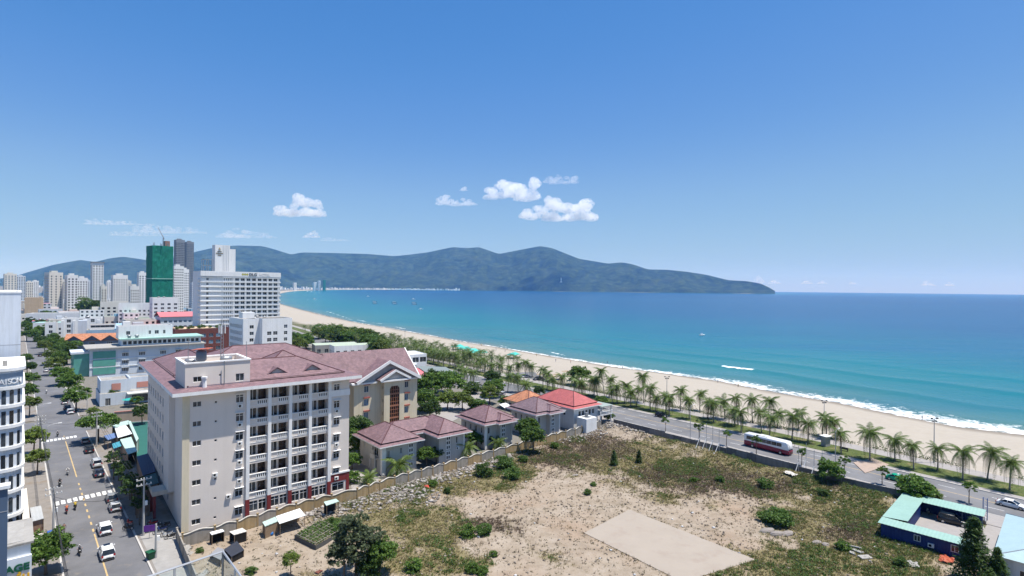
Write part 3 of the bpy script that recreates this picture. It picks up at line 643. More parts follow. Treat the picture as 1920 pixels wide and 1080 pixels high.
# ------------------------------------------------------------------ colours of the compound
M_BEIGE = mat('beige_render', (0.70, 0.63, 0.565), 0.88, 0.04, 0.25, 0.035); M_BEIGE2 = mat('beige_render_panel', (0.60, 0.52, 0.43), 0.88, 0.06, 0.5, 0.10)
M_CREAM = mat('cream_render', (0.66, 0.58, 0.43), 0.88, 0.07, 0.35, 0.14); M_GREYW = mat('villa_wall', (0.50, 0.48, 0.45), 0.9, 0.07, 0.4, 0.14); M_TRIM = mat('white_trim', (0.80, 0.79, 0.77), 0.75, 0.05, 1, 0.08)
M_TILE = mat_tiles('roof_tile_pink', (0.198, 0.125, 0.135), var=0.18); M_TILE2 = mat_tiles('roof_tile_grey_pink', (0.185, 0.13, 0.145), var=0.16); M_TILER = mat_tiles('roof_tile_red', (0.40, 0.115, 0.112), 0.5, var=0.08); M_TILEO = mat_tiles('roof_tile_orange', (0.42, 0.185, 0.10), 0.4)
M_RIDGE = mat('ridge_tile', (0.10, 0.042, 0.046), 0.8, 0.2); M_MAROON = mat('maroon_tiles', (0.20, 0.035, 0.035), 0.45, 0.15, 2); M_GUTSHADE = mat('gutter_shade', (0.045, 0.03, 0.03), 0.8, 0.2)
M_ROOFED = mat('red_roof_patch', (0.55, 0.16, 0.13), 0.8, 0.15)
def skirt(parent, x0, x1, y0, y1, z, m, run=1.0, rise=0.4, fascia=0.45, name='eave_skirt', fm=None, riser=0.3):
    """lower tiled apron, white fascia and shade-dark gutter behind it"""
    s = MB(); a = [(x0, y0), (x1, y0), (x1, y1), (x0, y1)]; b = [(x0 + run, y0 + run), (x1 - run, y0 + run), (x1 - run, y1 - run), (x0 + run, y1 - run)]
    for i in range(4):
        j = (i + 1) % 4; s.quad((*a[i], z + fascia), (*a[j], z + fascia), (*b[j], z + fascia + rise), (*b[i], z + fascia + rise))
    o = obj(name, s.mesh(name, m), parent); f = MB()
    for i in range(4):
        j = (i + 1) % 4; f.quad((*a[i], z), (*a[j], z), (*a[j], z + fascia), (*a[i], z + fascia)); f.quad((*a[j], z), (*a[i], z), (*b[i], z + 0.02), (*b[j], z + 0.02))
    obj('fascia', f.mesh('fascia', fm or M_TRIM), o); g = MB(); t = 0.05
    c = [(b[0][0] + t, b[0][1] + t), (b[1][0] - t, b[1][1] + t), (b[2][0] - t, b[2][1] - t), (b[3][0] + t, b[3][1] - t)]; d2 = [(p[0] + (0.35 if i in (0, 3) else -0.35), p[1] + (0.35 if i < 2 else -0.35)) for i, p in enumerate(c)]
    for i in range(4):
        j = (i + 1) % 4; g.quad((*b[j], z + fascia + rise), (*b[i], z + fascia + rise), (*b[i], z + fascia + rise - 0.28), (*b[j], z + fascia + rise - 0.28))
        g.quad((*b[i], z + fascia + rise - 0.27), (*b[j], z + fascia + rise - 0.27), (*d2[j], z + fascia + rise - 0.26), (*d2[i], z + fascia + rise - 0.26))
        g.quad((*c[i], z + fascia + rise - 0.3), (*c[j], z + fascia + rise - 0.3), (*c[j], z + fascia + rise + riser), (*c[i], z + fascia + rise + riser))
    obj('gutter', g.mesh('gutter', M_GUTSHADE), o); return o  # gutter and riser, shade of the roof gap put into their dark colour
# ------------------------------------------------------------------ the large beige block
A0 = gp(341, 1000); ANG = 50.0
MAIN = thing('apartment_block', 'large beige seven-storey block with pink tiled roof, balconies and maroon ground-floor pillars', 'building', A0, rotz_of(ANG))
FH = 3.36; G0 = 3.2; HM = 23.4; WM = 29.3; DM = 45.0
fl = [G0 + k * FH for k in range(6)]
bays = [9.9, 13.6, 17.35, 21.1, 24.9]; PW = 0.55
ops_small = []; ops_vent = []; ops_big = []; ops_r = []
for k in range(7):
    z = (0.9 if k == 0 else fl[k - 1] + 1.05)
    ops_small.append((1.4, 2.75, z, z + 0.95)); ops_vent.append((4.75, 5.2, z + 0.25, z + 0.7)); ops_big.append((8.15, 9.45, z - 0.1, z + 1.35))
    if k: ops_r.append((26.1, 27.3, z - 0.1, z + 1.35))
logg = [(bays[i] + PW, bays[i + 1] - 0.02, z + 1.02, z + 3.0) for z in fl for i in range(4)]
gnd = [(bays[i] + PW + 0.1, bays[i] + PW + 0.1 + 1.42, 0.9, 2.75) for i in range(4)] + [(bays[i] + PW + 1.66, bays[i + 1] - 0.14, 0.9, 2.75) for i in range(4)] + [(25.9, 28.3, 1.0, 2.6)]
mb = MB()
wall_face(mb, (0, 0, 0), (1, 0), (0, -1), WM, 0, HM, ops_small + ops_vent + ops_big + ops_r + gnd, 0.2)
# the loggias are deep: cut them again as separate faces with a deep reveal
mb = MB(); wall_face(mb, (0, 0, 0), (1, 0), (0, -1), WM, 0, HM, ops_small + ops_vent + ops_big + ops_r + gnd + logg, 0.2)
leftw = [(DM - 14.5 - 3.45 * i - 1.5, DM - 14.5 - 3.45 * i, (0.9 if k == 0 else fl[k - 1] + 0.9), (0.9 if k == 0 else fl[k - 1] + 0.9) + 1.75) for k in range(7) for i in range(9)]
leftw = [o for o in leftw if o[0] > 0.5]
wall_face(mb, (0, DM, 0), (0, -1), (-1, 0), DM, 0, HM, leftw, 0.2); wall_face(mb, (WM, 0, 0), (0, 1), (1, 0), 13.5, 0, HM, [], 0.2)
wall_face(mb, (WM, 13.5, 0), (-1, 0), (0, 1), WM - 13, 0, HM, [], 0.2); wall_face(mb, (13, 13.5, 0), (0, 1), (1, 0), DM - 13.5, 0, HM, [], 0.2); wall_face(mb, (13, DM, 0), (-1, 0), (0, 1), 13, 0, HM, [], 0.2)
# loggia interiors
for a, b_, c, d in logg:
    zf = c - 1.02 + 0.1
    for q in (((a, 0.2, zf), (b_, 0.2, zf), (b_, 1.45, zf), (a, 1.45, zf)), ((a, 0.2, d), (a, 1.45, d), (b_, 1.45, d), (b_, 0.2, d)), ((a, 0.2, zf), (a, 1.45, zf), (a, 1.45, d), (a, 0.2, d)), ((b_, 1.45, zf), (b_, 0.2, zf), (b_, 0.2, d), (b_, 1.45, d)),
              ((a, 1.45, zf), (b_, 1.45, zf), (b_, 1.45, d), (a, 1.45, d)), ((b_, 0.22, zf), (a, 0.22, zf), (a, 0.22, c), (b_, 0.22, c))): mb.quad(*q)
obj('wall', mb.mesh('main_wall', M_BEIGE), MAIN)
put_windows(MAIN, 'front', (0, 0, 0), ops_small, 0.1, 2); put_windows(MAIN, 'front', (0, 0, 0), ops_vent, 0.1, 1); put_windows(MAIN, 'front', (0, 0, 0), ops_big + ops_r, 0.1, 2, transom=0.72); put_windows(MAIN, 'front', (0, 0, 0), gnd, 0.1, 2, transom=0.7)
put_windows(MAIN, 'left', (0, DM, 0), leftw, 0.1, 2, gm=M_WINB)
M_DOORB = mat('door_brown', (0.045, 0.018, 0.014), 0.6, 0.2); M_DOORG = mat_glass_dark('door_glass', (0.014, 0.008, 0.007), 0.25)
# each balcony: rail cap, balusters with gap shade painted as dark quads, window and door behind
capm = MB(); capm.box(-0.04, 3.16, -0.12, 0.16, 0.0, 0.12); CAP = capm.mesh('balcony_rail', M_TRIM)
pnl = MB(); pnl.box(0.0, 3.13, -0.05, -0.004, -0.98, -0.90)
pnl.box(1.2, 3.08, -0.06, -0.004, -0.78, -0.66)
for q in range(6): pnl.box(1.2 + q * 0.345, 1.35 + q * 0.345, -0.06, -0.004, -0.66, -0.12)
PNL = pnl.mesh('balustrade', M_TRIM); gap_shade = MB()
for q in range(5): gap_shade.quad((1.35 + q * 0.345, -0.008, -0.66), (1.545 + q * 0.345, -0.008, -0.66), (1.545 + q * 0.345, -0.008, -0.12), (1.35 + q * 0.345, -0.008, -0.12))
GAP_SHADE = gap_shade.mesh('balustrade_gap_shade', M_DARK)
for a, b_, c, d in logg:
    w = b_ - a; o = obj('balcony', CAP, MAIN, (a, 0, c), scale=(w / 3.12, 1, 1)); obj('balustrade', PNL, o); obj('balustrade_gap_shade', GAP_SHADE, o)
    fm, gm = window_meshes(1.5, 2.1, 2, 1, 0.13); wo = obj('window', fm, MAIN, (a + 0.08, 1.36, c - 0.2)); obj('pane', gm, wo)
    fm, gm = window_meshes(1.25, 2.7, 2, 1, 0.08, fm=M_DOORB, gm=M_DOORG); wo = obj('door', fm, MAIN, (a + 1.85, 1.36, c - 0.9)); obj('pane', gm, wo)
# white pilasters, maroon pillars, string courses
for i, x in enumerate(bays):
    p = MB(); p.box(x - 0.02, x + PW, -0.35, 0.02, G0 + 0.1, HM - 0.01); obj('pilaster', p.mesh('pilaster', M_TRIM), MAIN)
    p = MB(); p.box(x - 0.06, x + PW + 0.04, -0.38, 0.02, 0, G0 + 0.1); obj('pillar', p.mesh('pillar', M_MAROON), MAIN)
p = MB(); p.box(28.75, 29.4, -0.1, 0.3, 0, G0 + 1.2); p.box(25.5, 28.75, -0.08, 0.02, G0 - 0.35, G0 + 1.2); obj('ground_floor_cladding', p.mesh('cladding', M_MAROON), MAIN)
p = MB(); p.box(25.4, 29.5, -0.2, 0.05, G0 + 1.2, G0 + 1.5); obj('string_course', p.mesh('string_course', M_TRIM), MAIN)
p = MB(); p.box(25.4, 29.35, -0.22, 0.02, HM - 3.4, HM - 2.2); obj('top_band', p.mesh('top_band', M_TRIM), MAIN)
p = MB(); p.box(-0.12, 0.95, -0.12, 0.02, 0, HM - 0.02); obj('corner_strip', p.mesh('corner_strip', M_CREAM), MAIN)
for zz in (9.2, 15.9):
    pass
hood = MB(); hood.box(0, 1.5, -0.45, 0, 0, 0.08); HOOD = hood.mesh('window_hood', M_TRIM)
for a, b_, c, d in ops_big + ops_r: obj('window_hood', HOOD, MAIN, (a - 0.1, 0, d + 0.15))
for k, (a, b_, c, d) in enumerate(ops_big):
    if k not in (0, 1): ac_unit(MAIN, (a + 0.7, -0.02, c - 0.85))
for k, (a, b_, c, d) in enumerate(ops_r):
    if k % 2 == 0: ac_unit(MAIN, (a + 0.6, -0.02, c - 0.85))
for x, z in ((4.9, 8.6), (7.1, 4.3)): ac_unit(MAIN, (x, -0.02, z))
# side entrance canopy
p = MB(); p.box(-3.2, 0.0, 9.0, 14.0, 4.2, 4.5); p.box(-3.2, 0, 9.0, 9.15, 4.5, 5.0); p.box(-3.2, -3.05, 9.15, 13.85, 4.5, 5.0); obj('entrance_canopy', p.mesh('canopy', M_BEIGE2), MAIN)
p = MB(); p.box(-3.0, -2.6, 9.3, 9.7, 0, 4.2); obj('canopy_column', p.mesh('canopy_column', M_MAROON), MAIN); p = MB(); p.box(-3.0, -2.6, 13.3, 13.7, 0, 4.2); obj('canopy_column', p.mesh('canopy_column', M_MAROON), MAIN)
# stair pier on the street side
p = MB(); p.box(-0.9, 0.0, 8.2, 13.6, 4.7, HM - 0.02); obj('stair_pier', p.mesh('stair_pier', M_BEIGE), MAIN)
# roof: apron all round, hips behind
skirt(MAIN, -1.85, WM + 1.85, -1.85, DM + 1.0, HM, M_TILE, 2.7, 0.4, 0.6, riser=0.32)
RZ = HM + 1.15
hip_roof(MAIN, 0.7, WM - 0.7, 0.7, 15.2, RZ, 3.0, M_TILE, 0, 'roof', M_RIDGE)
hip_roof(MAIN, 0.7, 13.0, 9.0, DM - 0.7, RZ - 0.01, 2.6, M_TILE, 0, 'roof', M_RIDGE)
hip_roof(MAIN, 9.0, WM + 6.0, 30.0, DM - 0.8, RZ - 0.02, 2.9, M_TILE, 0, 'roof', M_RIDGE)
hip_roof(MAIN, 17.0, 27.5, 14.5, 25.0, RZ + 0.1, 3.0, M_TILE, 0, 'roof', M_RIDGE)
p = MB(); p.box(13.0, WM, 13.5, DM - 1, 0, RZ - 0.3); obj('rear_wing', p.mesh('rear_wing', M_BEIGE), MAIN)
p = MB(); p.quad((12.5, 13.8, RZ + 0.6), (16.8, 13.8, RZ + 0.6), (16.8, 18, RZ + 1.4), (12.5, 18, RZ + 1.4)); obj('red_roof_sheet', p.mesh('roof_sheet', M_ROOFED), MAIN)
for tx in (15.9, 22.6):
    d = MB(); y0, y1 = 2.6, 5.4; z0 = RZ + 0.62
    d.add([(tx - 1.7, y0, z0), (tx + 1.7, y0, z0), (tx, y0, z0 + 1.05)], [(0, 1, 2)]); dm = obj('dormer', d.mesh('dormer', M_GREYW), MAIN)
    r = MB(); e = 0.25
    for sx in (-1, 1):
        r.quad((tx + sx * 2.0, y0 - e, z0 - 0.1), (tx, y0 - e, z0 + 1.2), (tx, y1 + 0.6, z0 + 1.2), (tx + sx * 2.0, y0 + 0.4, z0 - 0.1)); r.tube([(tx + sx * 2.0, y0 - e, z0 - 0.1), (tx, y0 - e, z0 + 1.2)], 0.12, 5)
    obj('dormer_roof', r.mesh('dormer_roof', M_TILE), dm)
# penthouse with parapet terrace, tanks and masts
PH = obj('penthouse', None, MAIN, (0.35, 0.75, HM + 0.3)); PH.empty_display_size = 0.3
pm = MB(); pw, pd, ph = 10.3, 9.5, 4.7; pops = [(1.2, 2.55, 1.5, 2.45), (5.2, 5.6, 2.2, 2.6), (7.9, 9.3, 1.0, 2.4)]
wall_face(pm, (0, 0, 0), (1, 0), (0, -1), pw, 0, ph, pops, 0.2); wall_face(pm, (0, pd, 0), (0, -1), (-1, 0), pd, 0, ph, []); wall_face(pm, (pw, 0, 0), (0, 1), (1, 0), pd, 0, ph, []); wall_face(pm, (pw, pd, 0), (-1, 0), (0, 1), pw, 0, ph, [])
pm.quad((0.3, 0.3, ph - 1.0), (pw - 0.3, 0.3, ph - 1.0), (pw - 0.3, pd - 0.3, ph - 1.0), (0.3, pd - 0.3, ph - 1.0))
for q in (((0.3, 0.3), (pw - 0.3, 0.3)), ((pw - 0.3, 0.3), (pw - 0.3, pd - 0.3)), ((pw - 0.3, pd - 0.3), (0.3, pd - 0.3)), ((0.3, pd - 0.3), (0.3, 0.3))): pm.quad((*q[1], ph - 1), (*q[0], ph - 1), (*q[0], ph), (*q[1], ph))
bpy.data.objects.remove(PH); PH = obj('penthouse', pm.mesh('penthouse', M_BEIGE), MAIN, (0.35, 0.75, HM + 0.3))
p = MB(); 
for x0, x1, y0, y1 in ((-0.15, pw + 0.15, -0.15, 0.35), (-0.15, pw + 0.15, pd - 0.35, pd + 0.15), (-0.15, 0.35, 0.35, pd - 0.35), (pw - 0.35, pw + 0.15, 0.35, pd - 0.35)): p.box(x0, x1, y0, y1, ph, ph + 0.22)
obj('coping', p.mesh('coping', M_TRIM), PH)
for a, b_, c, d in pops:
    fm, gm = window_meshes(b_ - a, d - c, 2 if b_ - a > 1 else 1, 1); wo = obj('window', fm, MAIN, (0.35 + a, 0.85, HM + 0.3 + c)); obj('pane', gm, wo)
M_BLUE = mat('blue_drum', (0.10, 0.13, 0.17), 0.5, 0.1); M_REDS = mat('red_canopy', (0.55, 0.16, 0.11), 0.7, 0.1)
tb = thing('rooftop_siren', 'grey drum-shaped rooftop unit under a small red canopy on the penthouse terrace', 'rooftop unit', MAIN.matrix_world @ Vector((0, 0, 0)), 0)
bpy.context.view_layer.update()
ML = lambda x, y, z: MAIN.matrix_world @ Vector((x, y, z))
zt = HM + 0.3 + ph - 1.0
tb.location = ML(3.4, 4.2, zt); p = MB(); p.tube([(0, 0, 0.9), (0, 0, 1.2), (0, 0, 2.6), (0, 0, 2.9)], [0.55, 0.85, 0.85, 0.6], 12)
for k in range(4): p.tube([(math.cos(k * 1.57) * 0.9, math.sin(k * 1.57) * 0.9, 0), (math.cos(k * 1.57) * 0.55, math.sin(k * 1.57) * 0.55, 1.1)], 0.05, 4)
obj('drum', p.mesh('drum', M_BLUE, True), tb); p = MB(); p.add([(-1.3, -1, 2.95), (1.5, -1, 3.15), (1.5, 1, 3.15), (-1.3, 1, 2.95), (-1.3, -1, 3.05), (1.5, -1, 3.35), (1.5, 1, 3.35), (-1.3, 1, 3.05)], [(0, 3, 2, 1), (4, 5, 6, 7), (0, 1, 5, 4), (1, 2, 6, 5), (2, 3, 7, 6), (3, 0, 4, 7)]); obj('canopy', p.mesh('canopy', M_REDS), tb)
def mast(loc, h, label, lattice=False, name='antenna_mast'):
    t = thing(name, label, 'antenna', loc, 0.4); p = MB()
    if lattice:
        for k in range(3): a = k * 2.094; p.tube([(0.3 * math.cos(a), 0.3 * math.sin(a), 0), (0.22 * math.cos(a), 0.22 * math.sin(a), h)], 0.045, 4)
        n = int(h / 0.55)
        for q in range(n):
            for k in range(3):
                a, b_ = k * 2.094 + (0 if q % 2 else 2.094), k * 2.094 + (2.094 if q % 2 else 0); p.tube([(0.28 * math.cos(a), 0.28 * math.sin(a), q * h / n), (0.27 * math.cos(b_), 0.27 * math.sin(b_), (q + 1) * h / n)], 0.022, 3, False)
        obj('lattice', p.mesh('lattice', M_METAL), t); p = MB()
        for k in range(3): a = k * 2.094 + 0.5; p.obox((0.55 * math.cos(a), 0.55 * math.sin(a), h * 0.8), a + 1.57, 0.3, 0.12, 1.5)
        obj('panel_antenna', p.mesh('panel_antenna', M_AC), t); p = MB(); p.tube([(0, 0, h - 0.3), (0, 0, h + 1.4)], 0.03, 4); obj('rod', p.mesh('rod', M_METAL), t)
    else: p.tube([(0, 0, 0), (0, 0, h)], 0.05, 5); p.tube([(-0.35, 0, h * 0.85), (0.35, 0, h * 0.85)], 0.03, 4); obj('pole', p.mesh('pole', M_METAL), t)
    return t
mast(ML(6.5, 3.4, zt), 8.2, 'tall lattice antenna mast standing in the penthouse terrace', True)
mast(ML(0.9, 1.5, zt + 0.9), 4.6, 'thin pole at the street corner of the penthouse parapet'); mast(ML(10.3, 2.0, zt + 0.9), 3.4, 'thin pole at the seaward corner of the penthouse parapet')
p = MB(); p.tube([(0, 0, 0), (0, 0, 4.4)], 0.09, 6); t = thing('cable_pole', 'grey cable pole standing on the eave in front of the penthouse wall', 'pole', ML(6.3, 0.3, HM + 0.75)); obj('pole', p.mesh('cable_pole', M_METAL), t)
t = thing('vent_pipe', 'pale vent cowl standing on the eave in front of the penthouse', 'vent', ML(3.2, 0.25, HM + 0.7)); p = MB(); p.tube([(0, 0, 0), (0, 0, 1.7)], [0.42, 0.3], 8); p.box(-0.4, 0.4, -0.35, 0.3, 1.7, 2.0); obj('cowl', p.mesh('cowl', M_TRIM), t)
for k, (x, y) in enumerate(((2.2, 6.6), (8.0, 6.8))):
    t = thing('water_tank', ('horizontal steel water tank at the street end of the penthouse terrace', 'horizontal steel water tank at the seaward end of the penthouse terrace')[k], 'water tank', ML(x, y, zt), rotz_of(ANG))
    p = MB(); p.tube([(-1.0, 0, 0.75), (-0.85, 0, 0.75), (0.85, 0, 0.75), (1.0, 0, 0.75)], [0.3, 0.55, 0.55, 0.3], 12); obj('tank', p.mesh('tank', M_METAL, True), t); p = MB(); p.box(-0.7, -0.6, -0.45, 0.45, 0, 0.5); p.box(0.6, 0.7, -0.45, 0.45, 0, 0.5); obj('cradle', p.mesh('cradle', M_CONC), t)

# ------------------------------------------------------------------ second block: front gable and tall arched glazing
B0 = Vector((-43.6, 151.5, 0)); HB = 15.0; WB = 20.0
BB = thing('gabled_block', 'cream four-storey block with pink gable roof and tall arched brown window', 'building', B0, rotz_of(ANG))
rows = [1.0, 4.7, 8.4, 12.1]
fw = [(3.0, 4.35, z, z + 1.8) for z in rows] + [(15.8, 17.0, z, z + 1.8) for z in rows]
block(BB, WB, 17, HB, M_CREAM, {'front': fw, 'left': grid(3, 4, 3, 1.0, 3.7, 4, 1.5, 1.9), 'right': grid(2, 4, 4, 1.0, 3.7, 4, 1.5, 1.9)}, win=dict(cols=2, gm=M_WINB), roof=False)
p = MB(); p.box(0, 1.9, -0.5, 0, 0, 0.12); p.box(0.05, 1.85, -0.5, -0.02, 0.12, 0.3); hd = p.mesh('window_awning', mat('awning_brown', (0.30, 0.09, 0.07), 0.6))
for a, b_, c, d in fw: obj('window_awning', hd, BB, (a - 0.25, 0, d + 0.3))
bay = MB(); bx0, bx1, by = 8.2, 14.6, -1.9; gl = (10.0, 13.1, 0.8, 13.4)
wall_face(bay, (bx0, by, 0), (1, 0), (0, -1), bx1 - bx0, 0, HB + 0.3, [(gl[0] - bx0, gl[1] - bx0, gl[2], gl[3])], 0.35); wall_face(bay, (bx0, 0, 0), (0, -1), (-1, 0), -by, 0, HB + 0.3, [(0.7, 1.2, z + 0.6, z + 1.5) for z in rows], 0.2); wall_face(bay, (bx1, by, 0), (0, 1), (1, 0), -by, 0, HB + 0.3, [])
bo = obj('entrance_bay', bay.mesh('entrance_bay', M_CREAM), BB)
joined_panes(BB, 'left', (bx0, 0, 0), [(0.7, 1.2, z + 0.6, z + 1.5) for z in rows], 0.2, name='side_window_panes')
p = MB(); n = 12; cx = (gl[0] + gl[1]) / 2; rr_ = (gl[1] - gl[0]) / 2
p.quad((gl[0], by + 0.3, gl[2]), (gl[1], by + 0.3, gl[2]), (gl[1], by + 0.3, gl[3]), (gl[0], by + 0.3, gl[3])); aw = obj('arched_window', p.mesh('arched_window', mat_glass_dark('brown_glass', (0.045, 0.02, 0.015), 0.15)), BB)
p = MB(); 
for k in range(6): x = gl[0] + (gl[1] - gl[0]) * k / 5; p.box(x - 0.05, x + 0.05, by + 0.2, by + 0.28, gl[2], gl[3])
for k in range(12): z = gl[2] + (gl[3] - gl[2]) * k / 11; p.box(gl[0], gl[1], by + 0.202, by + 0.276, z - (0.05 if k % 3 else 0.22), z + (0.05 if k % 3 else 0.22))
obj('mullions', p.mesh('mullions', mat('brown_frame', (0.34, 0.15, 0.09), 0.6)), aw)
p = MB(); p.quad((gl[0], by + 0.1, gl[3] - 0.9), (gl[0] + 0.55, by + 0.1, gl[3]), (gl[0] - 0.01, by + 0.1, gl[3] + 0.01), (gl[0] - 0.02, by + 0.1, gl[3] - 0.8)); p.quad((gl[1], by + 0.1, gl[3] - 0.9), (gl[1] + 0.02, by + 0.1, gl[3] - 0.8), (gl[1], by + 0.1, gl[3] + 0.01), (gl[1] - 0.55, by + 0.1, gl[3])); obj('arch_spandrel', p.mesh('arch_spandrel', M_CREAM), aw)
# main roof parallel to the front, big cross gable over it
ovr = 0.9; cxg = 10.2; zr = HB + 7.6
def slab_roof(parent, quads, m, name, th=0.22):
    mb = MB()
    for q in quads:
        up = Vector((0, 0, th)); vs = [Vector(v) for v in q]; n_ = len(vs); mb.add(vs + [v + up for v in vs], [tuple(range(n_ - 1, -1, -1)), tuple(range(n_, 2 * n_))] + [(i, (i + 1) % n_, n_ + (i + 1) % n_, n_ + i) for i in range(n_)])
    return obj(name, mb.mesh(name, m, recalc=True), parent)
ro = slab_roof(BB, [[(-13, -ovr + 1.2, HB + 0.2), (WB + 0.7, -ovr + 1.2, HB + 0.2), (WB + 0.7, 9.5, zr), (-13, 9.5, zr)], [(WB + 0.7, 18, HB + 0.2), (-13, 18, HB + 0.2), (-13, 9.5, zr), (WB + 0.7, 9.5, zr)]], M_TILE, 'roof')
p = MB(); p.add([(WB + 0.72, -ovr + 1.2, HB + 0.45), (WB + 0.72, 9.5, zr + 0.3), (WB + 0.72, 18, HB + 0.45), (WB + 1.0, 18, HB + 0.45), (WB + 1.0, 9.5, zr + 0.3), (WB + 1.0, -ovr + 1.2, HB + 0.45), (WB + 0.72, -ovr + 1.2, HB - 0.1), (WB + 0.72, 9.5, zr - 0.4), (WB + 0.72, 18, HB - 0.1), (WB + 1.0, 18, HB - 0.1), (WB + 1.0, 9.5, zr - 0.4), (WB + 1.0, -ovr + 1.2, HB - 0.1)],
    [(0, 1, 4, 5), (1, 2, 3, 4), (6, 7, 1, 0), (7, 8, 2, 1), (5, 4, 10, 11), (4, 3, 9, 10)]); obj('bargeboard', p.mesh('bargeboard', M_TRIM, recalc=True), ro)
gw = 10.2; za = HB + 5.4
gr = slab_roof(BB, [[(cxg - gw, -1.3, HB + 0.1), (cxg, -1.3, za), (cxg, 9, za), (cxg - gw, 9, HB + 0.1)], [(cxg, -1.3, za), (cxg + gw, -1.3, HB + 0.1), (cxg + gw, 9, HB + 0.1), (cxg, 9, za)]], M_TILE, 'front_gable_roof')
p = MB()
for s in (-1, 1): p.add([(cxg + s * gw, -1.55, HB + 0.45), (cxg, -1.55, za + 0.4), (cxg, -1.55, za - 0.45), (cxg + s * (gw - 0.4), -1.55, HB - 0.35), (cxg + s * gw, -1.3, HB + 0.45), (cxg, -1.3, za + 0.4), (cxg, -1.3, za - 0.45), (cxg + s * (gw - 0.4), -1.3, HB - 0.35)], [(0, 1, 2, 3), (4, 5, 1, 0), (3, 2, 6, 7)])
obj('bargeboard', p.mesh('bargeboard', M_TRIM, recalc=True), gr)
gable_wall(BB, [(0.3, -0.02, HB), (WB - 0.3, -0.02, HB), (cxg, -0.02, za - 0.3)], M_GREYW)
gp2 = 5.0; cb = (bx0 + bx1) / 2
sr = slab_roof(BB, [[(cb - gp2, by - 0.8, HB + 0.3), (cb, by - 0.8, HB + 2.9), (cb, 0, HB + 2.9), (cb - gp2, 0, HB + 0.3)], [(cb, by - 0.8, HB + 2.9), (cb + gp2, by - 0.8, HB + 0.3), (cb + gp2, 0, HB + 0.3), (cb, 0, HB + 2.9)]], M_TILE, 'porch_gable_roof')
p = MB(); 
for s in (-1, 1): p.add([(cb + s * gp2, by - 1.0, HB + 0.6), (cb, by - 1.0, HB + 3.25), (cb, by - 1.0, HB + 2.6), (cb + s * (gp2 - 0.4), by - 1.0, HB + 0.1), (cb + s * gp2, by - 0.8, HB + 0.6), (cb, by - 0.8, HB + 3.25)], [(0, 1, 2, 3), (4, 5, 1, 0)])
p.box(cb - gp2 + 0.5, cb + gp2 - 0.5, by - 0.9, by - 0.05, HB - 0.1, HB + 0.3); obj('bargeboard', p.mesh('bargeboard', M_TRIM, recalc=True), sr)
gable_wall(BB, [(cb - gp2 + 0.6, by - 0.06, HB + 0.3), (cb + gp2 - 0.6, by - 0.06, HB + 0.3), (cb, by - 0.06, HB + 2.6)], M_GREYW)
p = MB(); p.box(-0.9, bx0 - 1.6, -0.9, 0, HB - 0.45, HB); p.box(bx1 + 1.8, WB + 0.9, -0.9, 0, HB - 0.45, HB); p.box(-0.9, 0, 0.0, 17, HB - 0.45, HB); p.box(WB, WB + 0.7, 0, 17, HB - 0.45, HB); obj('cornice', p.mesh('cornice', M_TRIM), BB)
p = MB(); p.box(-13, 0, 6, 17, 0, HB + 0.1); obj('link_wing', p.mesh('link_wing', M_CREAM), BB)

# ------------------------------------------------------------------ villas
def villa_roof(parent, rects, z, m, slope=0.54):
    rects = [(a - 0.45, b_ + 0.45, c - 0.45, d + 0.45) for a, b_, c, d in rects]
    for k, (x0, x1, y0, y1) in enumerate(rects):
        skirt(parent, x0, x1, y0, y1, z + 0.008 * k, m, 1.15, 0.36, 0.24)
        w = min(x1 - x0, y1 - y0) / 2 - 0.8; hip_roof(parent, x0 + 0.8, x1 - 0.8, y0 + 0.8, y1 - 0.8, z + 0.84 + 0.008 * k, w * slope, m, 0, 'roof', M_RIDGE, 0.11)
def tall_light(parent, x, y, zs, gm=None):     # strip of paired white-framed lights
    for z in zs:
        fm, g = window_meshes(1.25, 1.0, 2, 1, 0.15); o = obj('window', fm, parent, (x - 0.15, y - 0.09, z)); obj('pane', g, o)
HV_ = 6.5
V1 = thing('villa', 'near two-storey villa with two wings and a long pink hipped roof behind the wall', 'villa', gp(717, 892), rotz_of(ANG))
f1 = [(1.2, 1.8, 3.9, 5.3), (4.3, 4.9, 4.0, 5.4)]; l1 = [(2.0, 2.5, 4.2, 5.6), (6.3, 7.2, 4.6, 5.6), (7.4, 9.4, 3.6, 5.7), (7.6, 8.9, 0.6, 2.8)]
block(V1, 8.6, 11.6, HV_, M_GREYW, {'front': f1, 'left': l1}, roof=False, win=dict(cols=2))
block(V1, 5.4, 6.4, HV_, M_GREYW, {'front': [(3.6, 4.6, 3.8, 5.6)]}, base=(8.6, 5.4, 0), roof=False, win=dict(cols=2, rows=2))
block(V1, 7.2, 12.4, HV_, M_GREYW, {'front': [(4.9, 5.4, 4.0, 5.6)], 'right': [(3, 3.6, 3.8, 5.4), (8, 8.6, 3.8, 5.4)]}, base=(14.2, -0.8, 0), roof=False, win=dict(cols=1))
tall_light(V1, 6.6, 0.0, (5.0, 3.9, 2.8, 0.7)); tall_light(V1, 16.3, -0.8, (5.2, 4.1, 3.0, 1.6, 0.6)); ac_unit(V1, (19.4, -0.82, 2.6))
for q in ((-0.15, 0.75, -0.1, 0.75), (21.15, 21.5, -0.95, -0.3)): p = MB(); p.box(*q, 0, HV_ - 0.02); obj('corner_pier', p.mesh('corner_pier', M_TRIM), V1)
p = MB(); p.box(-1.0, 0, 1.9, 4.4, 3.3, 3.5); p.box(-1.0, -0.9, 1.9, 4.4, 3.5, 4.3); p.box(-0.95, -0.7, 2.0, 2.2, 0, 3.3); p.box(-0.95, -0.7, 4.1, 4.3, 0, 3.3); obj('balcony', p.mesh('balcony', M_GREYW), V1)
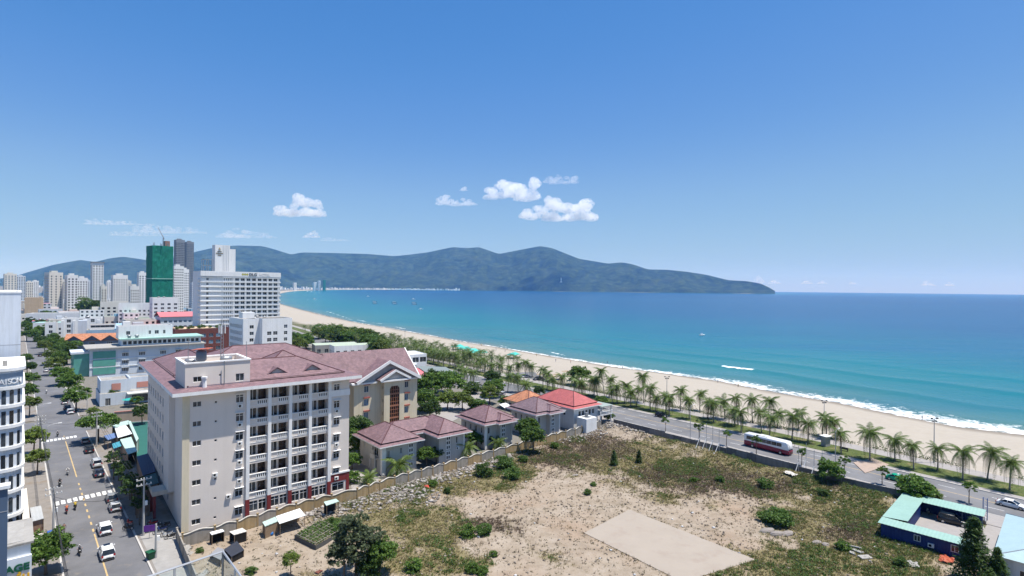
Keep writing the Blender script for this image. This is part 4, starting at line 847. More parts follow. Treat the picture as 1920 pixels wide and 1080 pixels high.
villa_roof(V1, [(-1.0, 9.5, -1.0, 12.6), (13.2, 22.4, -2.0, 12.5), (3.0, 20.0, 4.4, 12.55)], HV_, M_TILE)
def small_villa(corner, W, D, label, m, pj=True):
    v = thing('villa', label, 'villa', corner, rotz_of(ANG))
    block(v, W, D, HV_, M_GREYW, {'front': [(0.8, 1.5, 3.9, 5.6), (W - 1.0, W - 0.5, 3.9, 5.3)], 'left': grid(1.5, 2.4, 4, 3.9, 1, 1, 0.8, 1.6) + grid(1.5, 2.4, 4, 0.8, 1, 1, 0.8, 1.6)}, roof=False, win=dict(cols=1))
    block(v, 3.6, 1.4, HV_, M_GREYW, {}, base=(W - 5.2, -1.4, 0), roof=False); tall_light(v, W - 4.6, -1.4, (5.2, 4.1, 3.0, 1.4, 0.5))
    
    for q in ((-0.12, 0.4, -0.1, 0.4), (W - 0.4, W + 0.1, -0.12, 0.4)): p = MB(); p.box(*q, 0, HV_ - 0.02); obj('corner_pier', p.mesh('corner_pier', M_TRIM), v)
    villa_roof(v, [(-0.9, W + 0.9, -0.9, D + 0.9), (W - 6.1, W - 0.8, -2.2, D * 0.6)], HV_, m); return v
V2 = small_villa(gp(910.6, 796, 7.0) * 1 + Vector((-0.1, 1.85, -7.0)), 8.9, 11.0, 'small two-storey villa with pink pyramid roof between two leafy trees', M_TILE)
V3 = small_villa(gp(1005.6, 777.5, 7.0) + Vector((0.1, 1.85, -7.0)), 9.2, 10.8, 'two-storey villa with grey-mauve roof next to the red-roofed house', M_TILE2)
R0 = gp(1077, 766.7, 6.7) + Vector((0, 1.2, -6.7))
RH = thing('restaurant_house', 'white house with bright red hipped roof and seaside terrace beside the beach road', 'house', R0, rotz_of(ANG))
M_WARMW = mat('white_wall_grey', (0.62, 0.63, 0.64), 0.85, 0.06, 0.4, 0.12)
block(RH, 10.6, 16.5, 6.3, M_WARMW, {'front': grid(2.0, 1.5, 5, 3.9, 1, 1, 1.1, 1.5), 'left': grid(2, 2.5, 5, 3.9, 1, 1, 1.0, 1.4), 'right': grid(1.0, 3.0, 5, 0.4, 1, 1, 2.2, 2.6) + grid(1.0, 3.0, 5, 3.6, 1, 1, 2.2, 2.0)}, roof=False, win=dict(cols=1))
skirt(RH, -1.0, 11.7, -1.0, 17.6, 6.3, M_TILER, 1.2, 0.4, 0.25); hip_roof(RH, 0.05, 10.65, 0.05, 16.55, 7.22, 3.1, M_TILER, 0, 'roof', M_RIDGE, 0.1)
p = MB(); p.box(10.6, 16.5, -1, 11, 2.9, 3.1); 
for x in (11.2, 16.2):
    for y in (-0.6, 3.2, 7, 10.6): p.box(x - 0.12, x + 0.12, y - 0.12, y + 0.12, 0, 5.6)
obj('terrace', p.mesh('terrace', M_WARMW), RH)
p = MB()
for k in range(24): x = 10.7 + k * 0.25; p.box(x, x + 0.05, -1.0, -0.95, 3.1, 4.1)
p.box(10.6, 16.5, -1.02, -0.93, 4.1, 4.18)
for k in range(48): y = -0.9 + k * 0.25; p.box(16.42, 16.47, y, y + 0.05, 3.1, 4.1)
p.box(16.4, 16.5, -1, 11, 4.1, 4.18); obj('railing', p.mesh('railing', M_WHITE), RH)
p = MB(); p.box(10.7, 16.6, -1.1, 11.1, 5.6, 5.75); obj('terrace_roof', p.mesh('terrace_roof', mat('green_shade', (0.28, 0.33, 0.30), 0.7)), RH)
p = MB(); p.box(0.0, 4.5, -5.0, -1.2, 0, 4.3); obj('store_room', p.mesh('store_room', M_WHITE), RH); p = MB(); p.tube([(2.2, -3.0, 4.3), (2.2, -3.0, 5.6)], 0.5, 10); p.box(1.2, 3.4, -4.2, -2.0, 4.3, 4.42); obj('rooftop_tank', p.mesh('rooftop_tank', M_METAL), RH)
OR = thing('orange_pavilion', 'low pavilion with orange tiled hipped roof behind the villas', 'pavilion', gp(990, 757, 4.0) + Vector((0, 1.0, -4.0)), rotz_of(ANG))
block(OR, 9.5, 11, 3.7, M_CREAM, {'left': grid(1, 2.5, 4, 0.9, 1, 1, 1.5, 1.8), 'front': grid(1, 2.5, 3, 0.9, 1, 1, 1.5, 1.8)}, roof=False, win=dict(cols=2)); hip_roof(OR, -1, 10.5, -1, 12, 3.7, 3.2, M_TILEO, 0.0, 'roof', M_RIDGE, 0.12)
# ------------------------------------------------------------------ the town to the left
M_PBLUEW = mat('pale_blue_wall', (0.58, 0.63, 0.68), 0.85, 0.05, 0.3, 0.1); M_PINKR = mat('pink_metal_roof', (0.55, 0.17, 0.18), 0.6, 0.08); M_BLUEW = mat('sky_blue_wall', (0.30, 0.46, 0.60), 0.8, 0.08, 0.4, 0.1)
M_GREENG = mat('green_glass', (0.10, 0.33, 0.27), 0.15, 0.2, 0.4, spec=0.6); M_NET = mat('green_scaffold_net', (0.005, 0.17, 0.115), 0.8, 0.25, 0.12, 0.15, dirt=(0.01, 0.22, 0.15)); M_TEALR = mat('teal_metal_roof', (0.33, 0.52, 0.46), 0.5, 0.1, 0.5); M_OCHRE = mat('ochre_wall', (0.58, 0.44, 0.30), 0.9, 0.12, 0.3, 0.15)
M_CREAMW = mat('tower_cream', (0.70, 0.67, 0.60), 0.85, 0.05, 0.2, 0.08); M_TGREY = mat('tower_grey', (0.22, 0.24, 0.27), 0.6, 0.12, 0.15); M_BRICK = mat('dark_red_brick', (0.16, 0.055, 0.045), 0.85, 0.15, 0.6, 0.1); M_TWHITE = mat('tower_white', (0.78, 0.78, 0.77), 0.8, 0.05, 0.15, 0.10)
M_SLATE = mat('slate_blue', (0.13, 0.17, 0.24), 0.5, 0.12, 0.4)
def bld(name, label, cat, corner, ang, group=None): return thing(name, label, cat, (corner[0], corner[1], 0), rotz_of(ang), group)
def at_depth(px, Y): r = ray(px, 560); return Vector((r.x * Y, Y, 0))
def tank(parent, x, y, z, s=1.0):
    p = MB(); p.tube([(x - 0.9 * s, y, z + 1.1 * s), (x - 0.75 * s, y, z + 1.1 * s), (x + 0.75 * s, y, z + 1.1 * s), (x + 0.9 * s, y, z + 1.1 * s)], [0.25 * s, 0.5 * s, 0.5 * s, 0.25 * s], 10); p.box(x - 0.6 * s, x + 0.6 * s, y - 0.3 * s, y + 0.3 * s, z, z + 0.7 * s); obj('rooftop_tank', p.mesh('rooftop_tank', M_METAL, True), parent)
def ledges(parent, W, D, zs, m, out=0.35, th=0.3, base=(0, 0), name='balcony_band'):
    x, y = base
    for z in zs:
        p = MB(); p.box(x - out, x + W + out, y - out, y + 0.05, z, z + th); p.box(x - out, x + 0.05, y + 0.05, y + D, z, z + th); obj(name, p.mesh(name, m), parent)

# --- large hotel with wide banded front and sign tower
HT = bld('hotel_tower', 'large white hotel with banded front and a tall sign slab on its roof', 'hotel', (-201, 352), 47)
H0, HH = 13.0, 50.0; hz = [H0 + k * 3.12 for k in range(11)]
mbw = MB(); fw = [(3.2, 4.6, z + 0.75, z + 2.35) for z in hz]; fw += [(13.6 + k * 1.35, 14.3 + k * 1.35, z + 0.75, z + 2.4) for z in hz for k in range(4)]; fw += [(20.6 + k * 3.6, 23.0 + k * 3.6, z + 0.7, z + 2.5) for z in hz for k in range(8)]
p = MB(); p.box(-0.35, 50.35, -0.9, 0.0, 47.75, 50.9); obj('fascia', p.mesh('fascia', M_WHITE), HT)
block(HT, 50, 20, HH - H0, M_WHITE, {'front': [(a, b_, c - H0, d - H0) for a, b_, c, d in fw], 'left': []}, base=(0, 0, H0), win=dict(cols=2, bar=0.1), parapet=1.0)
for k, z in enumerate(hz + [H0 + 11 * 3.12]):
    p = MB(); p.box(-0.3, 12.6, -0.55, 0.0, z - 0.45, z + 0.05); p.box(12.6, 50.3, -0.75, 0.0, z - 0.45, z + 0.35); obj('balcony_band', p.mesh('balcony_band', M_WHITE), HT)
    if k < 11: p = MB(); p.box(-0.8, 0.0, 2.5, 7.5, z + 0.2, z + 1.5); obj('side_balcony', p.mesh('side_balcony', M_WHITE), HT)
for k in range(5):
    p = MB(); p.box(19.4 + k * 7.3, 19.9 + k * 7.3, -0.7, 0.0, H0, HH - 1.6); obj('fin', p.mesh('fin', M_WHITE), HT)
p = MB(); p.box(-6, 51, -3, 24, 0, H0 - 0.5); obj('podium', p.mesh('podium', M_BRICK), HT)
block(HT, 9.2, 7, 19, M_TWHITE, {}, base=(10.5, 9, HH), name='sign_slab'); p = MB(); p.box(19.75, 23.4, 9.6, 15.5, HH, HH + 16.6); obj('lift_tower', p.mesh('lift_tower', M_TWHITE), HT)
for k in range(4): p = MB(); p.box(15.6 + k * 1.05, 15.95 + k * 1.05, 8.75, 9.0, HH, HH + 19); obj('slab_rib', p.mesh('slab_rib', M_WHITE), HT)
M_BRASS = mat('brass_letters', (0.30, 0.24, 0.15), 0.4, 0.1, metal=0.3)
em = MB(); em.tube([(13.2, 8.9, 65.9), (13.2, 8.9, 67.2)], [0.8, 0.25], 7); em.box(11.9, 14.5, 8.85, 8.97, 64.3, 64.8); em.box(11.0, 15.3, 8.85, 8.97, 63.0, 63.6); em.box(12.1, 14.3, 8.85, 8.97, 61.7, 62.4); obj('emblem', em.mesh('emblem', M_BRASS), HT)
obj('lettering', text_mesh('DLG', 2.6, mat('dark_letters', (0.03, 0.035, 0.03), 0.5), 0.1, 0.03), HT, (31.6, -1.0, HH - 1.6), (math.radians(90), 0, 0))
em = MB()
for k in range(3): em.add([(24.2 + k * 1.4, -0.95, HH - 0.7), (25.1 + k * 1.4, -0.95, HH - 1.6), (26.0 + k * 1.4, -0.95, HH - 0.7), (25.1 + k * 1.4, -0.95, HH + 0.2)], [(0, 1, 2, 3)])
obj('logo', em.mesh('logo', mat('logo_gold', (0.45, 0.42, 0.10), 0.5)), HT); obj('lettering', text_mesh('HOTEL', 2.3, mat('pale_letters', (0.62, 0.60, 0.56), 0.6), 0.08, 0.0), HT, (39.2, -0.95, HH - 1.55), (math.radians(90), 0, 0))
p = MB(); 
for x in (3.2, 6.2, 9.2):
    for y in (8, 12): p.box(x, x + 0.25, y, y + 0.25, HH + 1, HH + 9)
for z in (HH + 5, HH + 9): p.box(3.2, 9.4, 8, 8.25, z - 0.25, z); p.box(3.2, 9.4, 12, 12.25, z - 0.25, z)
obj('rooftop_frame', p.mesh('rooftop_frame', M_METAL), HT)
# podium with roof garden
PD = bld('garden_podium', 'dark red-brown podium with a planted roof terrace in front of the hotel', 'building', at_depth(329, 322), 47)
block(PD, 30, 24, 14.5, M_BRICK, {'front': grid(2, 4, 6, 2, 4, 3, 2.4, 2.2), 'left': grid(2, 4, 5, 2, 4, 3, 2.4, 2.2)}, win=dict(cols=2, gm=M_WINB), parapet=0.9)
p = MB(); p.box(2, 22, 3, 20, 14.7, 15.3); obj('roof_terrace', p.mesh('roof_terrace', M_OCHRE), PD); bpy.context.view_layer.update()
for k in range(9): q = PD.matrix_world @ Vector((1.5 + (k * 3.1) % 26, 1.6 + (k * 5.3) % 9, 14.6)); tree(q, RNG.uniform(1.3, 2.0), 1.4, 'shrub', 'rooftop shrub planted on the brown podium terrace in front of the hotel', 'shrub', 'podium roof shrubs', 'roof_shrub')
# --- white five-storey L block in front of the hotel
WL = bld('office_block', 'white L-shaped block with small square windows in front of the banded hotel', 'building', at_depth(456.5, 283), 47)
zs = [2.0 + 3.45 * k for k in range(6)]
block(WL, 8.0, 24, 23.6, M_WHITE, {'front': [(3.2, 5.2, z, z + 1.8) for z in zs], 'left': [(2.0 + i * 2.0, 3.3 + i * 2.0, z, z + 2.0) for z in zs for i in range(10)]}, win=dict(cols=2, rows=1), parapet=0.8)
block(WL, 15.5, 20, 24.0, M_WHITE, {'front': [(2.5, 4.7, z, z + 1.9) for z in zs[:5]] + [(5.6, 7.8, z, z + 1.9) for z in zs[:5]] + [(11.2, 13.0, z, z + 1.8) for z in zs]}, base=(8.0, -4.5, 0), win=dict(cols=2, rows=2), parapet=0.6)
p = MB(); p.box(1.5, 7.5, 6, 12, 24.4, 27.6); obj('roof_hut', p.mesh('roof_hut', M_WHITE), WL); tank(WL, 12, 4, 24.0); tank(WL, 10, 9, 24.0); p = MB(); p.box(9, 21, 1, 8, 24.0, 24.8); obj('roof_deck', p.mesh('roof_deck', M_CONC), WL)
# --- white building with green glass corner
GW = bld('glass_corner_building', 'white building with green glass corner bays and barred windows beside the street trees', 'building', at_depth(169, 246), 49)
zs = [1.2 + 3.5 * k for k in range(3)]
block(GW, 46, 20, 11.9, M_PBLUEW, {'front': [(x, x + 2.6, z, z + 1.7) for z in zs for x in (12, 18.5, 27, 33.5)]}, win=dict(cols=4, bar=0.12), parapet=0.4)
for z in zs[1:]: p = MB(); p.box(0, 46, -0.25, 0, z - 1.0, z - 0.75); obj('string_course', p.mesh('string_course', M_WHITE), GW)
for z in zs:
    for x in (12, 18.5, 27, 33.5): p = MB(); p.box(x - 0.2, x + 2.8, -0.7, 0, z + 1.9, z + 2.05); obj('window_hood', p.mesh('window_hood', M_PBLUEW), GW)
for z in (0.6, 4.3, 8.0): p = MB(); p.box(1.2, 9.6, -0.28, -0.02, z, z + 3.1); obj('glass_bay', p.mesh('glass_bay', M_GREENG), GW)
p = MB(); p.prism([(-5.5, 1.5), (-6.2, 4), (-6.3, 9), (-5.8, 14), (-0.02, 14), (-0.02, 1.5)], 0, 10.3); obj('curved_glass', p.mesh('curved_glass', M_GREENG), GW); p = MB(); p.box(-6.6, 0, 1.0, 14.6, 10.3, 11.2); obj('glass_fascia', p.mesh('glass_fascia', M_PBLUEW), GW)
p = MB(); p.box(-1.5, 46.5, -1.5, 20, 12.3, 12.75); obj('roof_slab', p.mesh('roof_slab', M_CONC), GW)
block(GW, 33, 14, 3.0, M_PBLUEW, {'front': grid(0.5, 2.0, 16, 0.6, 1, 1, 1.5, 1.7)}, base=(12, 2.5, 12.76), win=dict(cols=1)); p = MB(); p.box(11, 46, 1.0, 17.5, 15.76, 16.3); obj('green_fascia', p.mesh('green_fascia', M_TEALR), GW)
block(GW, 22, 10, 5.0, M_WHITE, {'front': [(3, 4.6, 1.4, 3.2), (12, 13, 1.4, 3.2), (14.5, 16.2, 1.4, 3.2), (18, 19, 1.4, 3.2)]}, base=(11, 5.5, 16.31), win=dict(cols=2), parapet=0.6); tank(GW, 15, 3.4, 16.3); tank(GW, 18, 3.4, 16.3); p = MB(); p.box(13, 16, 8, 11, 21.9, 23.9); obj('stair_hut', p.mesh('stair_hut', M_WHITE), GW)
# --- small white house with terraces
SW = bld('terrace_house', 'low white house with flat roof terraces and salmon panels at the street corner', 'house', at_depth(189, 186), 49)
block(SW, 22, 17, 4.2, M_PBLUEW, {'front': [(1.5, 3.0, 0, 2.6), (9, 18, 0.4, 3.0)]}, win=dict(cols=3)); block(SW, 8.5, 13, 3.6, M_PBLUEW, {}, base=(0.3, 2.0, 4.2), parapet=0.7); block(SW, 13, 9, 3.4, M_PBLUEW, {'front': [(3.0, 4.0, 0.5, 2.4)]}, base=(9.0, 5, 4.2), parapet=0.8)
M_SALM = mat('salmon_tiles', (0.50, 0.23, 0.18), 0.7, 0.1); M_OFFW = mat('off_white_slab', (0.62, 0.58, 0.52), 0.85, 0.1, 0.4)
for x0, x1, y, z0, z1 in ((3.4, 6.0, 1.98, 4.9, 7.2), (11.0, 17.0, 4.98, 4.6, 6.6), (19.0, 21.8, 4.98, 4.6, 6.3)): p = MB(); p.box(x0, x1, y - 0.1, y, z0, z1); obj('salmon_panel', p.mesh('salmon_panel', M_SALM), SW)
p = MB(); p.box(7.5, 23.5, -3.2, 0.0, 3.7, 4.0); obj('canopy', p.mesh('canopy', M_OFFW), SW)
# --- orange-roofed row with three gables
GR = bld('gabled_row_house', 'brick house with orange tiled roof and three front gables among the street trees', 'house', at_depth(122, 335), 62)
mbq = MB(); wg = 9.0
block(GR, 27.5, 12, 6.2, M_SLATE, {'front': [(3 + k * wg, 6 + k * wg, 3.4, 5.4) for k in range(3)] + [(3.5 + k * wg, 5.5 + k * wg, 0.3, 2.6) for k in range(3)]}, roof=False, win=dict(cols=3))
gable_roof(GR, 0, 27.5, 0, 13, 6.2, 4.0, M_TILEO, 'x', 0.5)
for k in range(3):
    slab_roof(GR, [[(k * wg - 0.3 + 0.2, -1.2, 6.0), (k * wg + 4.6, -1.2, 9.4), (k * wg + 4.6, 6, 9.4), (k * wg - 0.1, 4, 6.0)], [(k * wg + 4.6, -1.2, 9.4), (k * wg + 9.3, -1.2, 6.0), (k * wg + 9.3, 4, 6.0), (k * wg + 4.6, 6, 9.4)]], M_TILEO, 'gable_roof'); gable_wall(GR, [(k * wg + 0.4, -0.05, 6.2), (k * wg + 8.8, -0.05, 6.2), (k * wg + 4.6, -0.05, 9.2)], M_SLATE)
    p = MB(); p.box(k * wg + 2.4, k * wg + 6.8, -1.2, 0, 3.0, 3.9); obj('balcony', p.mesh('balcony', M_WHITE), GR)
# --- pale classical villa block
CL = bld('classical_building', 'grey-white building with tall pilasters behind the orange-roofed gables', 'building', at_depth(115, 372), 55)
zs = [1.0 + 3.5 * k for k in range(5)]
block(CL, 22, 15, 16.8, M_TWHITE, {'front': [(x, x + 2.2, z, z + 2.2) for z in zs for x in (3.0, 9.5, 16)], 'left': [(x, x + 2.0, z, z + 2.0) for z in zs for x in (3, 9)]}, win=dict(cols=2, rows=2), parapet=0.9)
for x in (0, 6.2, 12.7, 19.6): p = MB(); p.box(x, x + 1.6, -0.6, 0, 0, 16.4); obj('pilaster', p.mesh('pilaster', M_WHITE), CL)
block(CL, 6.0, 8, 15.5, M_TWHITE, {'front': [(2, 4, z, z + 2) for z in zs[:4]]}, base=(-8.5, 1, 0), win=dict(cols=2)); tank(CL, 14, 5, 16.8, 1.5)
# --- blue house
BL = bld('blue_building', 'pale blue house with a sloping blue roof behind the orange gables', 'building', at_depth(163, 362), 55)
block(BL, 29, 14, 11.0, M_BLUEW, {'front': grid(2, 4.5, 6, 6.8, 1, 1, 1.8, 1.7) + grid(2, 4.5, 6, 2.8, 1, 1, 1.8, 1.7)}, win=dict(cols=2), parapet=0.0)
block(BL, 14, 8, 3.6, M_WHITE, {'front': [(0.5, 13.5, 1.4, 3.0)]}, base=(1.5, 1.5, 11.0), win=dict(cols=5)); slab_roof(BL, [[(15, 0, 11.3), (29.5, 0, 11.3), (29.5, 13, 14.2), (15, 13, 14.2)]], M_BLUEW, 'sloping_roof'); p = MB(); p.box(-4.5, -0.02, 1, 9, 0, 17.5); obj('stair_tower', p.mesh('stair_tower', M_PBLUEW), BL)
# --- pink-roofed school block
PK = bld('pink_roof_block', 'long pale block with a flat pink metal roof beside the green netted tower', 'building', at_depth(302, 405), 49)
block(PK, 34, 26, 17.5, M_PBLUEW, {'front': grid(2, 3.2, 10, 13.2, 1, 1, 2.0, 1.8) + grid(2, 3.2, 10, 9.2, 1, 1, 2.0, 1.8)}, win=dict(cols=2, gm=M_WINB), roof=False); slab_roof(PK, [[(-0.8, -0.8, 17.6), (34.8, -0.8, 17.6), (34.8, 13, 20.6), (-0.8, 13, 20.6)], [(34.8, 27, 17.6), (-0.8, 27, 17.6), (-0.8, 13, 20.6), (34.8, 13, 20.6)]], M_PINKR, 'roof')
# --- white blocks further back
def plain(name, label, cat, px, Y, ang, W, D, H, m, nx, nz, z0=1.2, dz=3.3, wfrac=0.5, left=True, roofm=None, group=None, joined=True, gm=None, parapet=0.8, nleft=None, wh=1.7, split=False):
    t = bld(name, label, cat, at_depth(px, Y), ang, group); dx = W / nx; w = dx * wfrac; wins = {'front': grid(dx * (1 - wfrac) / 2, dx, nx, z0, dz, nz, w, wh)}
    if left: nl = nleft or max(2, int(D / 3.5)); dl = D / nl; wins['left'] = grid(dl * 0.28, dl, nl, z0, dz, nz, dl * 0.44, wh)
    block(t, W, D, H, m, wins, joined=joined, win=dict(gm=gm) if joined else dict(cols=2, gm=gm), parapet=parapet, roofm=roofm); return t
t = plain('white_block', 'white six-storey block with square windows in front of the green netted tower', 'building', 286, 455, 49, 19, 16, 30, M_WHITE, 4, 8, joined=False); tank(t, 5, 5, 30); tank(t, 9, 6, 30)
t = plain('white_block', 'long low white building left of the square-windowed white block', 'building', 222, 470, 60, 34, 14, 24.5, M_WHITE, 10, 6, joined=False)
plain('cream_block', 'small cream building with an external stair below the pale towers', 'building', 188, 520, 55, 22, 14, 24, M_CREAMW, 5, 6)
plain('long_white_shed', 'long white low-roofed hall behind the left street trees', 'hall', 48, 520, 66, 60, 20, 12, M_TWHITE, 12, 2)
plain('ochre_building', 'plain ochre block behind the white street wall on the left', 'building', 46, 640, 60, 15, 12, 24, M_OCHRE, 3, 2)
plain('teal_shed', 'shed with a pale teal roof left of the big round tree', 'shed', 62, 430, 64, 40, 16, 10.5, M_TWHITE, 8, 2, roofm=M_TEALR, parapet=0.0)
plain('dark_red_house', 'small brown-red house with a pink sheet roof beside the pink-roofed block', 'house', 262, 400, 55, 14, 12, 15, M_BRICK, 3, 3, roofm=M_PINKR, parapet=0)
plain('green_gable_house', 'small pale green house in front of the pink-roofed block', 'house', 252, 385, 55, 9, 10, 17, mat('pale_green_wall', (0.48, 0.58, 0.42), 0.85, 0.08), 2, 3)
plain('grey_low_house', 'grey flat-roofed house between the blue house and the green gable house', 'house', 226, 392, 55, 14, 12, 14, M_CONC, 4, 3)
# --- towers
def tower(label, px, Y, ang, W, D, top_y, m, nx, pxm=None, band=None, gm=None, hat=None, wfrac=0.5, group='pale high-rise towers behind the low town'):
    H = max(12.0, at(px, top_y, Y).z); nz = max(3, int((H - 3) / 3.35)); t = bld('high_rise_tower', label, 'tower', at_depth(px, Y), ang, group); dx = W / nx
    nl = max(2, int(D / 4.0)); dl = D / nl
    block(t, W, D, H, m, {'front': grid(dx * (1 - wfrac) / 2, dx, nx, 3.0, 3.35, nz, dx * wfrac, 1.8), 'left': grid(dl * 0.2, dl, nl, 3.0, 3.35, nz, dl * 0.6, 2.0)}, joined=True, win=dict(gm=gm), parapet=1.0, reveal=0.35)
    if band:
        p = MB()
        for k in range(nz): z = 2.4 + 3.35 * k; p.box(-0.9, 0.0, 0.5, D - 0.5, z, z + 1.05)
        o = obj('balcony_bands', p.mesh('balcony_bands', band), t); o['kind'] = 'stuff'
    p = MB(); p.box(W * 0.25, W * 0.7, D * 0.25, D * 0.7, H, H + (hat or 3.2)); obj('lift_house', p.mesh('lift_house', m), t); return t
tower('tower with blue-grey balconies and a cream side, leftmost of the near towers', 92, 700, 38, 14, 24, 512, M_CREAMW, 3, band=M_PBLUEW, gm=M_WINB, wfrac=0.3)
tower('white slab tower with a blank side wall right of the cream-sided tower', 126, 700, 42, 11, 18, 517, M_TWHITE, 3, band=M_CREAMW)
tower('shorter white tower tucked right behind the blank-sided slab', 144, 760, 45, 12, 14, 522, M_TWHITE, 4)
t = tower('tallest slim white tower with a dark flat cap', 173, 690, 44, 11.5, 14, 494, M_TWHITE, 4, hat=2.0); p = MB(); p.box(-0.8, 12.3, -0.8, 14.8, at(173, 494, 690).z + 1.1, at(173, 494, 690).z + 2.2); obj('roof_cap', p.mesh('roof_cap', M_TGREY), t)
tower('wide white double tower right of the slim capped tower', 212, 720, 45, 16, 16, 517, M_TWHITE, 6, band=M_PBLUEW)
tower('white tower with a grey blue glass side just left of the green netted tower', 260, 860, 45, 11, 14, 512, M_TWHITE, 3, gm=M_WINB)
tower('short white tower in front of the blue glass sided tower', 244, 640, 45, 9, 9, 538, M_TWHITE, 4)
tower('small cream tower between slim capped tower and wide double tower', 189, 660, 45, 6, 8, 538, M_CREAMW, 2)
tower('white tower with many dark windows right beside the green netted tower', 326, 690, 42, 11, 14, 500, M_TWHITE, 5, band=M_PBLUEW)
tower('second white tower right of the netted tower, below the dark pair', 342, 760, 44, 8, 10, 506, M_TWHITE, 4)
t = tower('tall dark grey tower, left one of the dark pair', 329, 1040, 44, 15, 14, 450, M_TGREY, 6, gm=M_WINB, wfrac=0.65); t = tower('dark grey blue tower, right one of the dark pair', 349, 1080, 44, 13, 14, 454, M_TGREY, 5, gm=M_WINB, wfrac=0.65)
tower('grey tower at the left edge above the white street wall', 8, 1000, 42, 17, 18, 514, M_CREAMW, 4, gm=M_WINB); tower('pale blue tower right of the grey edge tower', 30, 1250, 42, 16, 18, 518, M_PBLUEW, 4)
for k, (px, Y, ty, w) in enumerate(((60, 1500, 527, 14), (48, 1150, 529, 12), (157, 1300, 526, 14), (200, 1500, 527, 16), (236, 1450, 527, 12), (273, 1500, 524, 14), (274, 1050, 531, 12), (114, 1250, 526, 13), (360, 900, 530, 12), (358, 1300, 520, 12), (6, 1700, 525, 18), (82, 1800, 528, 15))): tower('far pale block, ' + ORD[sorted((60, 48, 157, 200, 236, 273, 274, 114, 360, 358, 6, 82)).index(px)] + ' from the left between the near towers', px, Y, 44, w, w, ty, (M_TWHITE, M_CREAMW, M_PBLUEW)[k % 3], 4, group='far pale mid-rise blocks')
# --- green netted tower under construction, with crane
GN = bld('netted_tower', 'tower under construction wrapped in bright green scaffold netting', 'tower', at_depth(285, 615), 40, None)
zt = at(290, 460, 615).z; W_, D_ = 21.0, 21.0; sp = MB()
nx = 14; ring = []
for z in np.linspace(0, zt, 30):
    rr_ = []
    for fx in range(4):
        for k in range(nx):
            f = k / nx; x_, y_ = ((W_ * f, 0), (W_, D_ * f), (W_ * (1 - f), D_), (0, D_ * (1 - f)))[fx]; nxv, nyv = ((0, -1), (1, 0), (0, 1), (-1, 0))[fx]
            w_ = RNG.uniform(-0.2, 0.2); rr_.append((x_ + nxv * w_, y_ + nyv * w_, z + RNG.uniform(-0.2, 0.2)))
    ring.append(rr_)
sp.loft(ring, True); obj('scaffold_net', sp.mesh('scaffold_net', M_NET), GN)
for z in (zt * 0.22, zt * 0.56): p = MB(); p.box(-0.7, W_ + 0.7, -0.7, -0.35, z, z + 0.7); p.box(-0.7, -0.35, -0.35, D_, z, z + 0.7); obj('catch_platform', p.mesh('catch_platform', M_TEALR), GN)
for k in range(9): x = 1 + k * 2.4; h = RNG.uniform(1.5, 4); p = MB(); p.tube([(x, 1.0 + (k % 3) * 6, zt - 1), (x, 1.0 + (k % 3) * 6, zt + h)], 0.22, 4); obj('scaffold_pole', p.mesh('scaffold_pole', M_METAL), GN)
p = MB(); p.box(15, 20, 8, 13, zt - 0.5, zt + 6.5); obj('lift_core', p.mesh('lift_core', mat('raw_red_concrete', (0.30, 0.17, 0.14), 0.9)), GN)
CR = thing('tower_crane', 'thin crane jib raised above the green netted tower', 'crane', GN.location + Vector((8, 6, zt - 0.5)), 0.6); p = MB(); p.tube([(0, 0, 0), (0, 0, 9)], 0.5, 4); obj('mast', p.mesh('mast', M_METAL), CR); p = MB(); p.tube([(1.2, 0, 8), (-5, 0, 21)], [0.45, 0.25], 4); obj('jib', p.mesh('jib', M_METAL), CR)
# --- low town filling the blocks behind
fill = [M_TWHITE, M_CREAMW, M_PBLUEW, M_TWHITE, M_OFFW, M_BLUEW, M_TWHITE]; froof = [M_ROOFCON, M_ROOFCON, M_TEALR, M_PINKR, M_TILEO, M_OFFW]
rr2 = random.Random(23); placed = []
ux, uy = (math.sin(math.radians(48)), math.cos(math.radians(48)))
FNAME = ['white', 'cream', 'pale blue', 'white', 'off-white', 'sky blue', 'white']; RNAME = ['grey', 'grey', 'teal', 'pink', 'orange', 'pale']
def town_block(px, Y, i, where):
    W, D, H = rr2.uniform(10, 22), rr2.uniform(10, 18), rr2.choice((7, 9, 10.5, 13, 14, 17)); t = bld('town_house', FNAME[i % 7] + ' house with ' + RNAME[(i * 5) % 6] + ' flat roof, ' + where, 'house', at_depth(px, Y), 48 + rr2.uniform(-4, 4), 'low houses of the town')
    nx, nz = max(2, int(W / 3.5)), max(2, int(H / 3.4)); dx = W / nx
    block(t, W, D, H, fill[i % 7], {'front': grid(dx * 0.25, dx, nx, 1.0, 3.4, nz, dx * 0.45, 1.6), 'left': grid(1.2, 3.6, max(2, int(D / 3.8)), 1.0, 3.4, nz, 1.6, 1.6)}, joined=True, parapet=0.7 if i % 3 else 0.0, roofm=froof[(i * 5) % 6])
    if i % 2: tank(t, W * 0.4, D * 0.4, H, 1.2)
    else: p = MB(); p.box(W * 0.5, W * 0.85, D * 0.4, D * 0.8, H, H + 2.6); obj('stair_hut', p.mesh('stair_hut', fill[(i + 1) % 7]), t)
i = 0
for ri, Y in enumerate((570, 650, 760, 900, 1100, 1400, 1800)):
    rows_ = []
    for px in range(-20, 372, max(14, int(26000 / Y * 1.05) // 1)):
        if rr2.random() < 0.35: continue
        if 95 < px < 240 and Y < 420: continue
        rows_.append(px + rr2.uniform(-6, 6))
    for j, px in enumerate(sorted(rows_)): town_block(px, Y + rr2.uniform(-14, 14), i, ORD[j] + ' from left in town row ' + ('two', 'three', 'four', 'five', 'six', 'seven', 'eight')[ri]); i += 1
